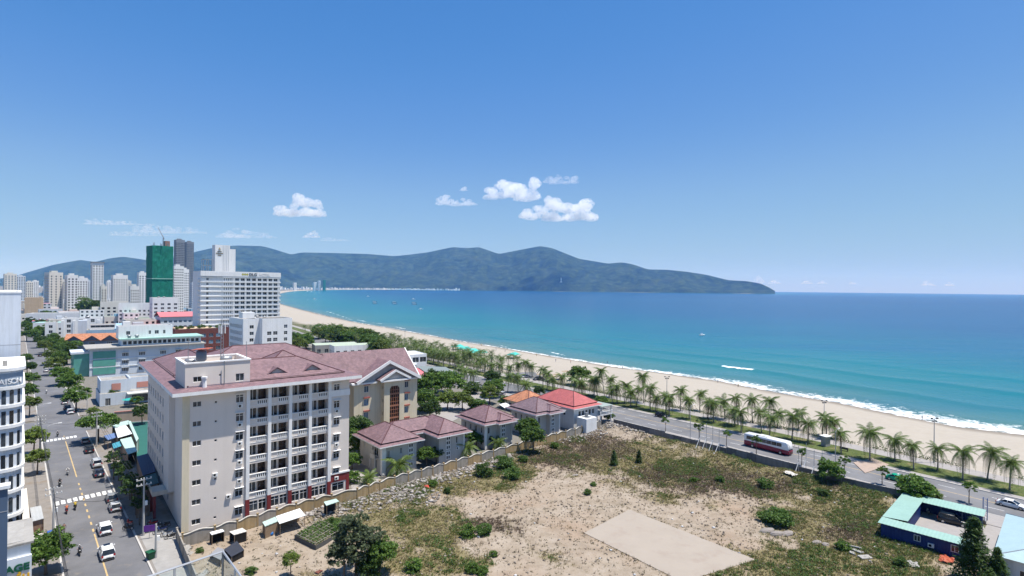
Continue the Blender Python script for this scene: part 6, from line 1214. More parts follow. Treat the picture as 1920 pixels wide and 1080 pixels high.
POLES = [power_pole(gp(269, 1004, 0.14), 9.6, 'tall concrete power pole with crossarms beside the beige block'), power_pole(gp(100, 1012, 0.14), 8.6, 'wire-tangled power pole on the left kerb'), power_pole(gp(181, 838, 0.14), 9.0, 'power pole rising through the spreading tree by the far crossing'), power_pole(gp(75, 848, 0.14), 9.0, 'power pole on the left kerb by the far crossing', 3)]
p = power_pole(gp(292, 1046, 0.14), 5.2, 'short thin pole standing on the white paved yard', 0)
M_WIRE = mat('wire', (0.03, 0.03, 0.032), 0.7)
def wire(a, b_, sag, label):
    pts = [a.lerp(b_, k / 10) - Vector((0, 0, sag * 4 * (k / 10) * (1 - k / 10))) for k in range(11)]; p = MB(); c = a; p.tube([q - c for q in pts], 0.03, 4, False); o = obj('power_line', p.mesh('power_line', M_WIRE), None, c); tag(o, label, 'cable', 'overhead cables of the street')
L2 = [POLES[1].location, POLES[3].location]; near = SP(-45, -5.6)
for k in range(3):
    wire(L2[0] + Vector((0, 0, 8.2 - 0.7 * k)), L2[1] + Vector((0, 0, 8.6 - 0.7 * k)), 0.8, 'overhead cable along the left kerb from pole to pole'); wire(L2[0] + Vector((0, 0, 8.2 - 0.7 * k)), near + Vector((0.4 * k, 0, 7.8)), 0.9, 'overhead cable running toward the camera along the left kerb')
    wire(POLES[0].location + Vector((0, 0, 9.2 - 0.9 * k)), POLES[2].location + Vector((0, 0, 8.6 - 0.9 * k)), 0.8, 'overhead cable along the right kerb from pole to pole')
wire(L2[0] + Vector((0, 0, 7.0)), POLES[0].location + Vector((0, 0, 7.6)), 1.3, 'cable crossing the street between the two near poles'); wire(L2[1] + Vector((0, 0, 7.6)), POLES[2].location + Vector((0, 0, 7.6)), 1.2, 'cable crossing the street at the far crossing')

# ------------------------------------------------------------------ street trees
def px_tree(px, py, R, hc, kind, label, cat='tree', group='street trees', **k): return tree(gp(px, py, 0.1), R * 1.02, hc * 0.92, kind, label, cat, group, **k)
px_tree(183, 828, 5.2, 5.6, 'flat', 'wide flat-crowned tree overhanging the far crossing'); px_tree(143, 771, 4.6, 5.2, 'broad', 'round tree shading the parked cars past the junction'); px_tree(128, 742, 4.6, 5.2, 'broad', 'round tree next up the street from the parked cars'); px_tree(116, 722, 4.4, 5.2, 'broad', 'third round tree up the right side of the street')
px_tree(104, 703, 4.6, 5.4, 'yellow', 'yellowish tree up the right side of the street'); px_tree(112, 692, 4.6, 5.8, 'broad', 'tree behind the yellowish street tree')
px_tree(70, 889, 2.6, 4.0, 'yellow', 'small bright tree on the left pavement between the two crossings'); px_tree(64, 852, 3.1, 4.6, 'yellow', 'lime green tree on the left pavement beside the junction'); px_tree(86, 1078, 3.2, 3.9, 'broad', 'round tree on the left pavement at the bottom edge beside the green lettered sign')
for k, (px, py, R) in enumerate(((55, 782, 3.2), (52, 756, 3.4), (54, 730, 3.6), (51, 706, 3.6), (49, 688, 3.4))): px_tree(px, py, R, 4.6, ('yellow', 'broad', 'broad', 'dark', 'broad')[k], ORD[k] + ' tree past the junction on the left side of the street')
far_tr = [(97, 684, 5.0), (110, 676, 5.5), (126, 684, 5.0), (84, 664, 5.0), (97, 660, 5.6), (112, 662, 5.0), (75, 652, 5.2), (86, 645, 5.6), (100, 648, 5.2), (68, 640, 5.6), (78, 632, 6), (60, 628, 6), (92, 634, 5.6), (70, 621, 6), (56, 616, 6.5), (82, 620, 6), (64, 609, 7), (95, 622, 6), (130, 668, 4.4), (142, 662, 4.0), (50, 640, 5), (48, 622, 6), (122, 655, 4.5), (54, 604, 7), (78, 606, 7), (100, 604, 7)]
for k, (px, py, R) in enumerate(sorted(far_tr)): px_tree(px, py, R * 0.9, 5.6, ('broad', 'broad', 'yellow', 'dark', 'broad')[k % 5], ORD[k] + ' tree from the left in the dense canopy along the upper street', group='trees of the upper street canopy')
px_tree(163, 595, 17, 12, 'broad', 'big round tree standing above the low roofs below the towers'); px_tree(178, 598, 13, 10, 'dark', 'darker tree right of the big round tree below the towers'); px_tree(206, 601, 9, 8, 'broad', 'small tree between low roofs right of the big round tree')
px_tree(205, 640, 6, 5.5, 'broad', 'tree between the orange gables and the white glass-cornered building'); px_tree(225, 615, 6.5, 6, 'broad', 'tree behind the blue house')
for k, (px, py, R, h) in enumerate(((213, 899, 2.0, 5.2), (236, 927, 2.1, 5.0), (243, 938, 1.9, 4.2), (255, 966, 2.2, 5.0), (222, 902, 1.6, 3.4), (228, 912, 1.9, 4.6), (249, 950, 2.0, 4.6), (262, 985, 1.7, 4.0))): px_tree(px, py, R, h, 'sparse', ('thin dark tree beside the navy sedan', 'thin dark tree leaning by the dark market corner', 'low dark tree by the near crossing', 'dark ragged tree beside the tall power pole', 'small dark tree next to the parked silver pickup', 'thin dark tree between the pickup and the near crossing', 'dark tree leaning over the two hatchbacks', 'low ragged tree at the foot of the tall power pole')[k])
px_tree(198, 752, 2.3, 3.6, 'broad', 'small tree in front of the terrace house, left one'); px_tree(212, 757, 2.3, 3.6, 'broad', 'small tree in front of the terrace house, right one'); px_tree(255, 762, 2.0, 2.4, 'yshrub', 'yellow-green shrub beside the teal umbrella'); px_tree(175, 788, 2.0, 3.0, 'yellow', 'small tree at the far corner of the junction'); px_tree(266, 795, 2.6, 4.0, 'dark', 'dark tree squeezed behind the beige block')

# ------------------------------------------------------------------ buildings at the left edge
M_PALEB = mat('pale_white_render', (0.64, 0.68, 0.73), 0.85, 0.06, 0.3, 0.16); M_SLATEB = mat('slate_band', (0.30, 0.36, 0.43), 0.7, 0.08); M_BLUECL = mat('blue_grey_cladding', (0.085, 0.125, 0.19), 0.45, 0.12, 0.3)
C0 = SP(14, -9.1); CV = thing('curved_hotel', 'white rounded corner building with arched top windows and rooftop sign letters at the left edge', 'building', C0, rotz_of(90 + SANG))
# local x along SN (to the right on the picture), y away; corner at the origin, building spans x<0
plan = [(-24, 0)] + [(-2.4 + 2.4 * math.sin(a), 2.4 - 2.4 * math.cos(a)) for a in np.linspace(0, math.pi / 2, 9)] + [(0, 18), (-24, 18)]
p = MB(); p.prism(plan, 0, 27.6); obj('wall', p.mesh('curved_wall', M_PALEB, recalc=True), CV)
def off_plan(d): return [(-24, -d)] + [(-2.4 + (2.4 + d) * math.sin(a), 2.4 - (2.4 + d) * math.cos(a)) for a in np.linspace(0, math.pi / 2, 9)] + [(d, 18), (-24, 18)]
for k, z in enumerate((3.6, 7.6, 11.2, 14.8, 18.3, 21.6, 24.6)):
    p = MB(); p.prism(off_plan(0.35), z, z + 0.5); obj('cornice', p.mesh('cornice', M_WHITE, recalc=True), CV)
p = MB(); p.prism(off_plan(0.06), 24.9 + 0.25, 27.2); obj('sign_band', p.mesh('sign_band', M_SLATEB, recalc=True), CV); p = MB(); p.prism(off_plan(0.4), 27.6, 28.1); obj('parapet', p.mesh('parapet', M_WHITE, recalc=True), CV)
def on_curve(px):                 # where the sight line meets the front of the rounded building
    r = ray(px, 800); best = None; pl = off_plan(0.0)[:10]
    for a, b_ in zip(pl[:-1], pl[1:]):
        A = C0 + SN * a[0] + SU * a[1]; B = C0 + SN * b_[0] + SU * b_[1]; d = B - A; den = r.x * d.y - d.x
        t = (A.x - r.x * A.y) / (r.x * d.y - d.x) if abs(den) > 1e-9 else -1
        if 0 <= t <= 1: return (a[0] + (b_[0] - a[0]) * t, a[1] + (b_[1] - a[1]) * t, math.atan2(b_[1] - a[1], b_[0] - a[0]))
    return (pl[-1][0], pl[-1][1], math.pi / 2)
for z, h, arch in ((22.2, 2.0, 1), (18.9, 2.2, 0), (15.4, 2.2, 0), (11.8, 2.2, 0), (8.2, 2.2, 0), (4.4, 2.2, 1), (1.0, 2.2, 1)):
    for px in (-30, -14, 2, 17, 31.5):
        x_, y_, a_ = on_curve(px); fm, gm = window_meshes(0.56, h, 1, 2, 0.05); o = obj('window', fm, CV, (x_ + math.sin(a_) * 0.05, y_ - math.cos(a_) * 0.05, z), (0, 0, a_)); obj('pane', gm, o, (0, -0.052, 0))
        if arch: p = MB(); p.add([(0.28 + 0.28 * math.cos(t), -0.004, h + 0.28 * math.sin(t)) for t in np.linspace(0, math.pi, 9)], [tuple(range(9))]); obj('arch_light', p.mesh('arch_light', M_WIN), o)
M_SIGNW = mat('white_letters', (0.74, 0.75, 0.76), 0.5)
for ch, px in zip('AISON', (2, 10, 16.5, 24.5, 33.5)):
    x_, y_, a_ = on_curve(px); obj('letter', text_mesh(ch, 1.2, M_SIGNW, 0.06, 0.01), CV, (x_ + math.sin(a_) * 0.16, y_ - math.cos(a_) * 0.16, 25.5), (math.radians(90), 0, a_))
for k in range(6):
    x = -2.2 - k * 2.0; p = MB(); p.box(x - 0.3, x + 0.3, 3.0, 3.8, 28.1, 29.0); obj('roof_unit', p.mesh('roof_unit', M_CONC), CV)
p = MB(); p.tube([(-4.2, 2.6, 28.1), (-4.6, 2.8, 30.6)], 0.1, 4); p.tube([(-5.6, 2.6, 28.1), (-5.2, 2.8, 30.6)], 0.1, 4); p.box(-6.4, -3.2, 1.6, 4.0, 30.6, 30.85); obj('roof_stand', p.mesh('roof_stand', mat('rust', (0.30, 0.13, 0.08), 0.9)), CV)
TW = thing('white_wall_building', 'tall blank pale wall of a high building behind the rounded one', 'building', SP(36, -9.3), rotz_of(90 + SANG)); p = MB(); p.box(-26, 0, 0, 22, 0, 40.0); obj('wall', p.mesh('tall_wall', M_PALEB), TW)
for z in (14, 22, 30): p = MB(); p.box(-26, 0.0, -0.02, 0.0, z, z + 0.06); obj('panel_joint', p.mesh('panel_joint', M_CONC), TW)
p = MB(); p.box(-26.1, 0.1, -0.1, 22, 40, 40.35); obj('parapet', p.mesh('parapet', M_WHITE), TW)
for k in range(5): p = MB(); p.tube([(-0.6 - k * 3, 0.6, 40.3), (-0.6 - k * 3, 0.6, 41.6)], 0.05, 4); obj('roof_rail_post', p.mesh('roof_rail_post', M_METAL), TW)
SB = thing('shop_building', 'low shop with a lettered sign board at the bottom left edge', 'shop', SP(-14.5, -8.4), rotz_of(90 + SANG)); p = MB(); p.box(-14, 0, 0, 9, 0, 9.0); obj('wall', p.mesh('shop_wall', M_WHITE), SB); p = MB(); p.box(-14.2, 0.3, -0.3, 9, 9.0, 9.25); obj('roof', p.mesh('roof', M_ROOFCON), SB)
p = MB(); p.box(-8, 0.1, -0.5, -0.05, 4.0, 7.6); bd = obj('sign_board', p.mesh('sign_board', mat('sign_pale', (0.60, 0.64, 0.68), 0.6, 0.04)), SB)
obj('lettering', text_mesh('AGE', 1.2, mat('green_letters', (0.008, 0.09, 0.045), 0.5), 0.06, 0.045, 'RIGHT'), bd, (-0.1, -0.58, 5.95), (math.radians(90), 0, 0)); obj('lettering', text_mesh('\u1ed8I \u0110\u1ea6U', 0.95, mat('yellow_letters', (0.70, 0.40, 0.02), 0.5), 0.06, 0.05, 'RIGHT'), bd, (-0.1, -0.58, 4.75), (math.radians(90), 0, 0))
p = MB(); p.box(-13, -0.6, 0.5, 8, 9.25, 9.3); obj('roof_sheet', p.mesh('roof_sheet', M_CONC), SB)
BC = thing('sign_pylon', 'tall dark blue-grey clad panel standing at the bottom left corner', 'pylon', SP(-62, -10.3), rotz_of(90 + SANG)); p = MB(); p.box(-16, 0, 0, 0.5, 0, 29.6); obj('wall', p.mesh('clad_wall', M_BLUECL), BC); p = MB(); p.box(-16.1, 0.12, -0.12, 0.62, 29.6, 29.8); obj('coping', p.mesh('coping', M_WHITE), BC)
for k in range(7): p = MB(); p.box(-16, 0.01, -0.012, 0, 3 + k * 4.2, 3.05 + k * 4.2); obj('panel_joint', p.mesh('panel_joint', M_GALV), BC)
# ------------------------------------------------------------------ sheds and stalls
M_MINT = mat('mint_metal_roof', (0.42, 0.55, 0.49), 0.55, 0.1, 0.8, 0.1); M_WSHEET = mat('white_metal_sheet', (0.70, 0.71, 0.70), 0.5, 0.08, 0.7); M_BTARP = mat('blue_tarp', (0.13, 0.20, 0.38), 0.6, 0.15, 1); M_TTARP = mat('teal_tarp', (0.06, 0.27, 0.35), 0.6, 0.12, 1); M_RUSTY = mat('rusty_sheet', (0.33, 0.24, 0.18), 0.85, 0.3, 0.8, 0.2, dirt=(0.2, 0.1, 0.06)); M_TIMBER = mat('weathered_timber', (0.24, 0.17, 0.11), 0.9, 0.25, 2); M_COURT = mat('green_court', (0.025, 0.115, 0.095), 0.8, 0.12, 0.4)
def px_roof(name, label, cat, pts, z, m, post=M_TIMBER, corr=True, group=None, th=0.06, walls=None, dz=(0, 0, 0, 0)):
    """a sheet roof on posts; pts = its four corners in the photograph, standing z metres up"""
    Q = [gp(x, y, z + d_) for (x, y), d_ in zip(pts, dz)]; c = sum(Q, Vector()) / 4; t = thing(name, label, cat, (c.x, c.y, 0), 0, group); A, B, C_, D = [q - Vector((c.x, c.y, 0)) for q in Q]; n = max(6, int((B - A).length / 0.28)) if corr else 2; mb = MB()
    V = []; 
    for i in range(n + 1):
        f = i / n; up = Vector((0, 0, 0.035 * (i % 2))) if corr else Vector(); V += [A.lerp(B, f) + up, D.lerp(C_, f) + up]
    mb.add(V, [(2 * i, 2 * i + 2, 2 * i + 3, 2 * i + 1) for i in range(n)]); off = Vector((0, 0, -th)); mb.add([v + off for v in V], [(2 * i, 2 * i + 1, 2 * i + 3, 2 * i + 2) for i in range(n)])
    mb.add([A, B, B + off, A + off, D, C_, C_ + off, D + off], [(0, 1, 2, 3), (5, 4, 7, 6), (1, 5, 6, 2), (4, 0, 3, 7)]); obj('roof', mb.mesh('sheet_roof', m, recalc=False), t)
    cc = (A + B + C_ + D) / 4
    for q in (A, B, C_, D): b_ = q.lerp(cc, 0.06); p = MB(); p.tube([(b_.x, b_.y, 0), (b_.x, b_.y, b_.z - th)], 0.06, 5); obj('post', p.mesh('post', post), t)
    if walls:
        R_ = [q.lerp(cc, 0.07) for q in (A, B, C_, D)]
        for i in walls[1]: a, b_ = R_[i], R_[(i + 1) % 4]; p = MB(); p.add([(a.x, a.y, 0), (b_.x, b_.y, 0), (b_.x, b_.y, b_.z - th - 0.02), (a.x, a.y, a.z - th - 0.02)], [(0, 1, 2, 3)]); obj('side_sheet', p.mesh('side_sheet', walls[0]), t)
    return t
gk = 'market sheds by the beige block'
px_roof('market_shed', 'bright white flat shed roof in the market beside the beige block', 'shed', [(215, 802), (236, 797), (248, 813), (221, 821)], 3.6, M_WSHEET, group=gk, walls=(M_RUSTY, (0, 1, 3))); px_roof('market_shed', 'mint green shed roof below the bright white one', 'shed', [(225, 824), (246, 819), (257, 846), (240, 852)], 3.2, M_MINT, group=gk, walls=(M_RUSTY, (0, 1, 3)))
px_roof('market_shed', 'pale grey-green shed roof behind the bright white one', 'shed', [(210, 795), (241, 788), (243, 795), (214, 803)], 3.2, M_MINT, group=gk, walls=(M_RUSTY, (0, 2))); px_roof('awning', 'periwinkle blue awning over a market stall', 'awning', [(195, 817), (216, 811), (221, 819), (202, 825)], 2.7, M_BTARP, group='market awnings', corr=False); px_roof('awning', 'teal blue awning below the periwinkle one', 'awning', [(210, 832), (225, 827), (228, 836), (213, 841)], 2.6, M_TTARP, group='market awnings', corr=False)
px_roof('narrow_shed', 'long narrow mint roof running along the green tennis court', 'shed', [(240, 790), (245, 789), (260, 822), (256, 828)], 3.4, M_MINT, walls=(M_MINT, (0, 1, 2, 3)))
px_roof('dark_shed', 'dark blue roofed shed in the shade against the beige block', 'shed', [(256, 856), (285, 848), (292, 884), (268, 892)], 3.0, mat('dark_blue_sheet', (0.03, 0.05, 0.11), 0.6), walls=(M_RUSTY, (0, 1, 2, 3))); px_roof('dark_shed', 'dark teal roofed shed below the dark blue one', 'shed', [(270, 893), (293, 886), (298, 905), (278, 912)], 2.8, mat('dark_teal_sheet', (0.03, 0.10, 0.11), 0.6), walls=(M_RUSTY, (0, 1, 2, 3)))
px_roof('dark_shed', 'low black roofed stall beside the thin dark trees', 'shed', [(245, 915), (268, 905), (280, 945), (256, 950)], 2.4, mat('black_sheet', (0.025, 0.025, 0.025), 0.8), walls=(M_RUSTY, (0, 2)))
slab('tennis_court', [gp(246, 792), gp(285, 790), gp(292, 858), gp(257, 862)], 0.02, M_COURT)
CT = thing('yard_wall', 'long tan yard wall with a pink coping facing the side street', 'wall', (0, 0, 0)); a, b_ = gp(214, 793), gp(290, 786); d = (b_ - a).normalized(); nrm = Vector((-d.y, d.x, 0)); p = MB(); p.obox(((a.x + b_.x) / 2, (a.y + b_.y) / 2, 1.6), math.atan2(d.y, d.x), (b_ - a).length, 0.25, 3.2); obj('wall', p.mesh('tan_wall', mat('tan_render', (0.42, 0.34, 0.26), 0.9, 0.15, 0.3, 0.15)), CT); p = MB(); p.obox(((a.x + b_.x) / 2, (a.y + b_.y) / 2, 3.3), math.atan2(d.y, d.x), (b_ - a).length, 0.5, 0.2); obj('coping', p.mesh('coping', M_SALM), CT)
def umbrella(loc, r, h, m, label, group=None, name='parasol'):
    t = thing(name, label, 'parasol', loc, RNG.uniform(0, 1), group); p = MB(); n = 8; ring = [(r * math.cos(6.283 * k / n), r * math.sin(6.283 * k / n), h - 0.5) for k in range(n)]; p.add(ring + [(0, 0, h)], [(k, (k + 1) % n, n) for k in range(n)]); obj('canopy', p.mesh('canopy', m), t); p = MB(); p.tube([(0, 0, 0), (0, 0, h + 0.1)], 0.04, 5); obj('pole', p.mesh('pole', M_WHITE), t); return t
umbrella(gp(245, 762), 2.6, 3.0, mat('teal_fabric', (0.03, 0.32, 0.28), 0.8), 'teal parasol in front of the terrace house')
px_roof('pavement_shed', 'grey corrugated shed roof on the left pavement', 'shed', [(56, 952), (77, 948), (82, 972), (60, 978)], 3.0, mat('grey_sheet', (0.40, 0.41, 0.41), 0.6, 0.15), walls=(M_RUSTY, (0, 1, 2, 3))); px_roof('pavement_shed', 'cream ledge roof at the foot of the rounded building', 'shed', [(42, 918), (50, 915), (57, 985), (42, 990)], 3.2, M_OFFW, walls=(M_RUSTY, (1, 2)))
px_roof('awning', 'small blue tarp awning beside the wire-tangled pole', 'awning', [(88, 996), (97, 993), (100, 1003), (91, 1007)], 2.4, mat('bright_blue_tarp', (0.04, 0.10, 0.34), 0.6), corr=False)
px_roof('awning', 'white canvas strip awning beside the small blue tarp', 'awning', [(62, 1003), (82, 999), (84, 1006), (64, 1012)], 3.0, M_OFFW, corr=False)
t = thing('pavement_sign', 'purple sign board on a post on the white paved yard', 'sign', gp(280, 1010, 0.14), SROT + 1.2); p = MB(); p.box(-0.8, 0.8, -0.04, 0.04, 1.2, 2.2); obj('board', p.mesh('board', mat('purple_board', (0.11, 0.03, 0.22), 0.5)), t); p = MB(); p.tube([(0, 0.02, 0), (0, 0.02, 1.3)], 0.04, 5); obj('post', p.mesh('post', M_METAL), t)
t = thing('waste_bin', 'dark green wheeled bin on the white paved yard', 'bin', gp(282, 1048, 0.14), SROT + 0.3); p = MB(); p.loft([[(-0.4, -0.35, 0.1), (0.4, -0.35, 0.1), (0.4, 0.35, 0.1), (-0.4, 0.35, 0.1)], [(-0.55, -0.5, 1.1), (0.55, -0.5, 1.1), (0.55, 0.5, 1.1), (-0.55, 0.5, 1.1)]]); obj('body', p.mesh('bin_body', mat('bin_green', (0.01, 0.07, 0.03), 0.5)), t); p = MB(); p.box(-0.58, 0.58, -0.55, 0.55, 1.1, 1.2); obj('lid', p.mesh('bin_lid', mat('bin_green2', (0.012, 0.09, 0.04), 0.5)), t)
slab('white_yard', [gp(262, 1005), gp(330, 990), gp(400, 1085), gp(300, 1085)], 0.145, mat('pale_paving', (0.30, 0.29, 0.275), 0.85, 0.2, 0.6, 0, 0.2))
# ------------------------------------------------------------------ the vacant lot
LW0, LW1 = gp(342, 998, 2.3), gp(1127, 787, 2.3)                 # compound wall line
WALLPX = [(342, 998), (403, 984), (445, 973), (519, 951), (590, 932), (622, 925), (670, 914), (712, 900), (740, 891), (790, 878), (832, 867), (878, 854), (925, 842), (970, 830), (1025, 815), (1078, 802), (1127, 787)]
WALLW = [gp(x, y, 2.3) for x, y in WALLPX]
FENPX = [(1151, 785.6), (1278, 816), (1400, 847), (1500, 871.7), (1578, 891), (1691, 916)]; FENW = [gp(x, y, 2.2) for x, y in FENPX]
_fd = (FENW[-1] - FENW[0]).normalized(); FENW.append(FENW[-1] + _fd * 8)
BLW = [gp(1651.7, 1006.7), gp(1796.7, 1048)]; LEFTW = [gp(332, 991, 2.0), gp(362, 1063, 2.0)]; _ld = (LEFTW[1] - LEFTW[0]).normalized()
LOT = [(-54.6, 89.2)] + [(v.x, v.y) for v in WALLW] + [(v.x, v.y) for v in FENW] + [(95, 96), (110, 70), (60, 20), (5, 14), ((LEFTW[0] + _ld * 70).x, (LEFTW[0] + _ld * 70).y)]
_ko = gp(1651.7, 1006.7); KCP = [(_ko.x + a_ * 0.695 + b_ * 0.719, _ko.y - a_ * 0.719 + b_ * 0.695) for a_, b_ in ((0.1, 0.1), (40, 0.1), (40, 26), (0.1, 26))]      # ground of the blue shed and its neighbour
# where plants grow in the photograph: ellipses (centre px, half sizes px, weight)
VEG = [(860, 910, 190, 34, 1.0), (960, 880, 60, 40, 1.3), (800, 985, 90, 60, 0.9), (840, 1050, 120, 50, 0.8), (1010, 1040, 90, 30, 0.45), (1200, 860, 200, 40, 1.0), (1330, 880, 220, 40, 1.15), (1480, 900, 190, 40, 1.15), (1590, 950, 130, 55, 0.95), (1460, 975, 70, 40, 1.2), (1500, 1050, 160, 50, 1.0), (1660, 1050, 120, 50, 0.85), (1280, 940, 130, 28, 0.7), (1090, 850, 90, 40, 0.9), (640, 985, 70, 30, 0.6), (560, 1060, 60, 40, 0.5), (930, 1000, 60, 26, 0.4)]
BROWN = [(1110, 840, 90, 30), (1050, 862, 80, 24), (1330, 905, 110, 30), (1420, 915, 80, 24), (1240, 890, 60, 22), (920, 985, 60, 20), (1560, 905, 60, 24), (1600, 1000, 60, 25)]
SANDY = [(1060, 970, 150, 60), (960, 940, 110, 35), (1250, 1010, 190, 75), (480, 1010, 120, 35), (600, 1040, 110, 40), (1330, 985, 100, 30)]
def px_of(X, Y, Z=0.0): a = X / Y * FPX; b_ = (Z - CAMH) / Y * FPX; return 960 + a * math.cos(ROLL) + b_ * math.sin(ROLL), 540 - (-a * math.sin(ROLL) + b_ * math.cos(ROLL))
def field(X, Y, lst, default_w=1.0):
    px, py = px_of(X, Y); f = np.zeros(np.shape(X))
    for e in lst:
        w = e[4] if len(e) > 4 else default_w; f = np.maximum(f, w * np.exp(-(((px - e[0]) / e[2]) ** 2 + ((py - e[1]) / e[3]) ** 2)))
    return f
PAD = [gp(1180, 956), gp(1095, 1000), gp(1280, 1092), gp(1417, 1050)]; PADP = [(v.x, v.y) for v in PAD]
def veg_at(X, Y):
    v = field(X, Y, VEG) * 1.0 - field(X, Y, SANDY) * 0.75; n = fbm(X * 0.28, Y * 0.28, 4, 11) - 0.5; n2 = fbm(X * 0.07, Y * 0.07, 3, 12) - 0.5
    return np.clip(v * 1.15 + n * 1.7 + n2 * 1.3 + 0.05, 0, 1.4)
def lot_z(X, Y):
    z = 0.06 + (fbm(X * 0.09, Y * 0.09, 4, 21) - 0.4) * 0.9 + (fbm(X * 0.5, Y * 0.5, 3, 22) - 0.5) * 0.28
    df = seg_dist(X, Y, [(v.x, v.y) for v in FENW]); z = z + 1.1 * np.exp(-((df - 4) / 4.5) ** 2) * (0.4 + fbm(X * 0.15, Y * 0.15, 2, 31))
    dw = seg_dist(X, Y, [(v.x, v.y) for v in WALLW[6:]]); z = z + 0.5 * np.exp(-((dw - 3.5) / 3) ** 2) * fbm(X * 0.3, Y * 0.3, 2, 32)
    pd = seg_dist(X, Y, PADP + PADP[:1]); ins = in_poly(np.asarray(X), np.asarray(Y), PADP); k = np.where(ins, 0, np.clip(pd / 3.0, 0, 1)); z = z * k
    edge = np.minimum(df, seg_dist(X, Y, [(v.x, v.y) for v in WALLW])); return np.maximum(z * np.clip(edge / 2.0, 0.1, 1), 0.01)
def lz(v): return float(lot_z(np.array([v.x]), np.array([v.y]))[0])
st = 0.42; xs = np.arange(-58, 112, st); ys = np.arange(14, 172, st); X, Y = np.meshgrid(xs, ys); inside = in_poly(X, Y, LOT) & ~in_poly(X, Y, KCP)
near_cam = Y > 55 + 0 * X; Z = lot_z(X, Y); nx = len(xs); idx = np.arange(X.size).reshape(X.shape); cell = inside[:-1, :-1] & inside[1:, 1:] & inside[:-1, 1:] & inside[1:, :-1]
Fq = np.stack([idx[:-1, :-1][cell], idx[:-1, 1:][cell], idx[1:, 1:][cell], idx[1:, :-1][cell]], -1); used = np.unique(Fq); remap = -np.ones(X.size, int); remap[used] = np.arange(len(used))
Xv, Yv, Zv = X.ravel()[used], Y.ravel()[used], Z.ravel()[used]
m, nt, b = _base('lot_ground'); v_ = grid_attr(nt, 'veg'); bw = grid_attr(nt, 'brown'); n1 = _noise(nt, 0.35, 6, 0.7, coord='Object'); n2 = _noise(nt, 3.0, 4, 0.65); n3 = _noise(nt, 0.06, 4, 0.6)
sandc = _ramp(nt, [(0.28, (0.215, 0.17, 0.12)), (0.5, (0.31, 0.255, 0.195)), (0.75, (0.37, 0.315, 0.255))], n1.outputs['Fac']).outputs[0]; sandc = mixc(nt, math_n(nt, 'MULTIPLY', math_n(nt, 'SUBTRACT', n3.outputs['Fac'], 0.48, True), 3.0, True), sandc, (0.29, 0.20, 0.135))
mott = _noise(nt, 0.22, 5, 0.7); sandc = mixc(nt, math_n(nt, 'MULTIPLY', math_n(nt, 'SUBTRACT', mott.outputs['Fac'], 0.5, True), 3.0, True), sandc, (0.21, 0.17, 0.125)); speck = math_n(nt, 'MULTIPLY', math_n(nt, 'SUBTRACT', n2.outputs['Fac'], 0.58, True), 5.0, True); sandc = mixc(nt, speck, sandc, (0.12, 0.09, 0.06))
grass = _ramp(nt, [(0.3, (0.095, 0.088, 0.035)), (0.5, (0.175, 0.148, 0.072)), (0.7, (0.26, 0.215, 0.125))], n2.outputs['Fac']).outputs[0]; brn = _ramp(nt, [(0.3, (0.13, 0.10, 0.075)), (0.7, (0.23, 0.18, 0.13))], n2.outputs['Fac']).outputs[0]
gm_ = math_n(nt, 'MULTIPLY', math_n(nt, 'ADD', math_n(nt, 'SUBTRACT', v_, 0.35), math_n(nt, 'MULTIPLY', math_n(nt, 'SUBTRACT', n2.outputs['Fac'], 0.5), 1.4)), 2.4, True)
c = mixc(nt, gm_, sandc, grass); c = mixc(nt, math_n(nt, 'MULTIPLY', bw, 0.8), c, brn); nt.links.new(c, b.inputs['Base Color']); b.inputs['Roughness'].default_value = 0.95; b.inputs['Specular IOR Level'].default_value = 0.15
bp = nt.nodes.new('ShaderNodeBump'); bp.inputs['Strength'].default_value = 0.8; bp.inputs['Distance'].default_value = 0.12; nt.links.new(n2.outputs['Fac'], bp.inputs['Height']); nt.links.new(bp.outputs[0], b.inputs['Normal'])
brown = np.clip(field(Xv, Yv, BROWN) * 1.3 + (fbm(Xv * 0.4, Yv * 0.4, 3, 51) - 0.5) * 1.2 - 0.35, 0, 1)
struct('vacant_lot', np_mesh('vacant_lot', np.stack([Xv, Yv, Zv], -1), remap[Fq], m, True, {'veg': veg_at(Xv, Yv), 'brown': brown}))
# --- concrete pad
M_PAD = mat('pad_concrete', (0.325, 0.28, 0.23), 0.9, 0.06, 0.3, 0, 0.12, dirt=(0.295, 0.245, 0.20)); slab('concrete_pad', PADP, 0.09, M_PAD, -0.3)
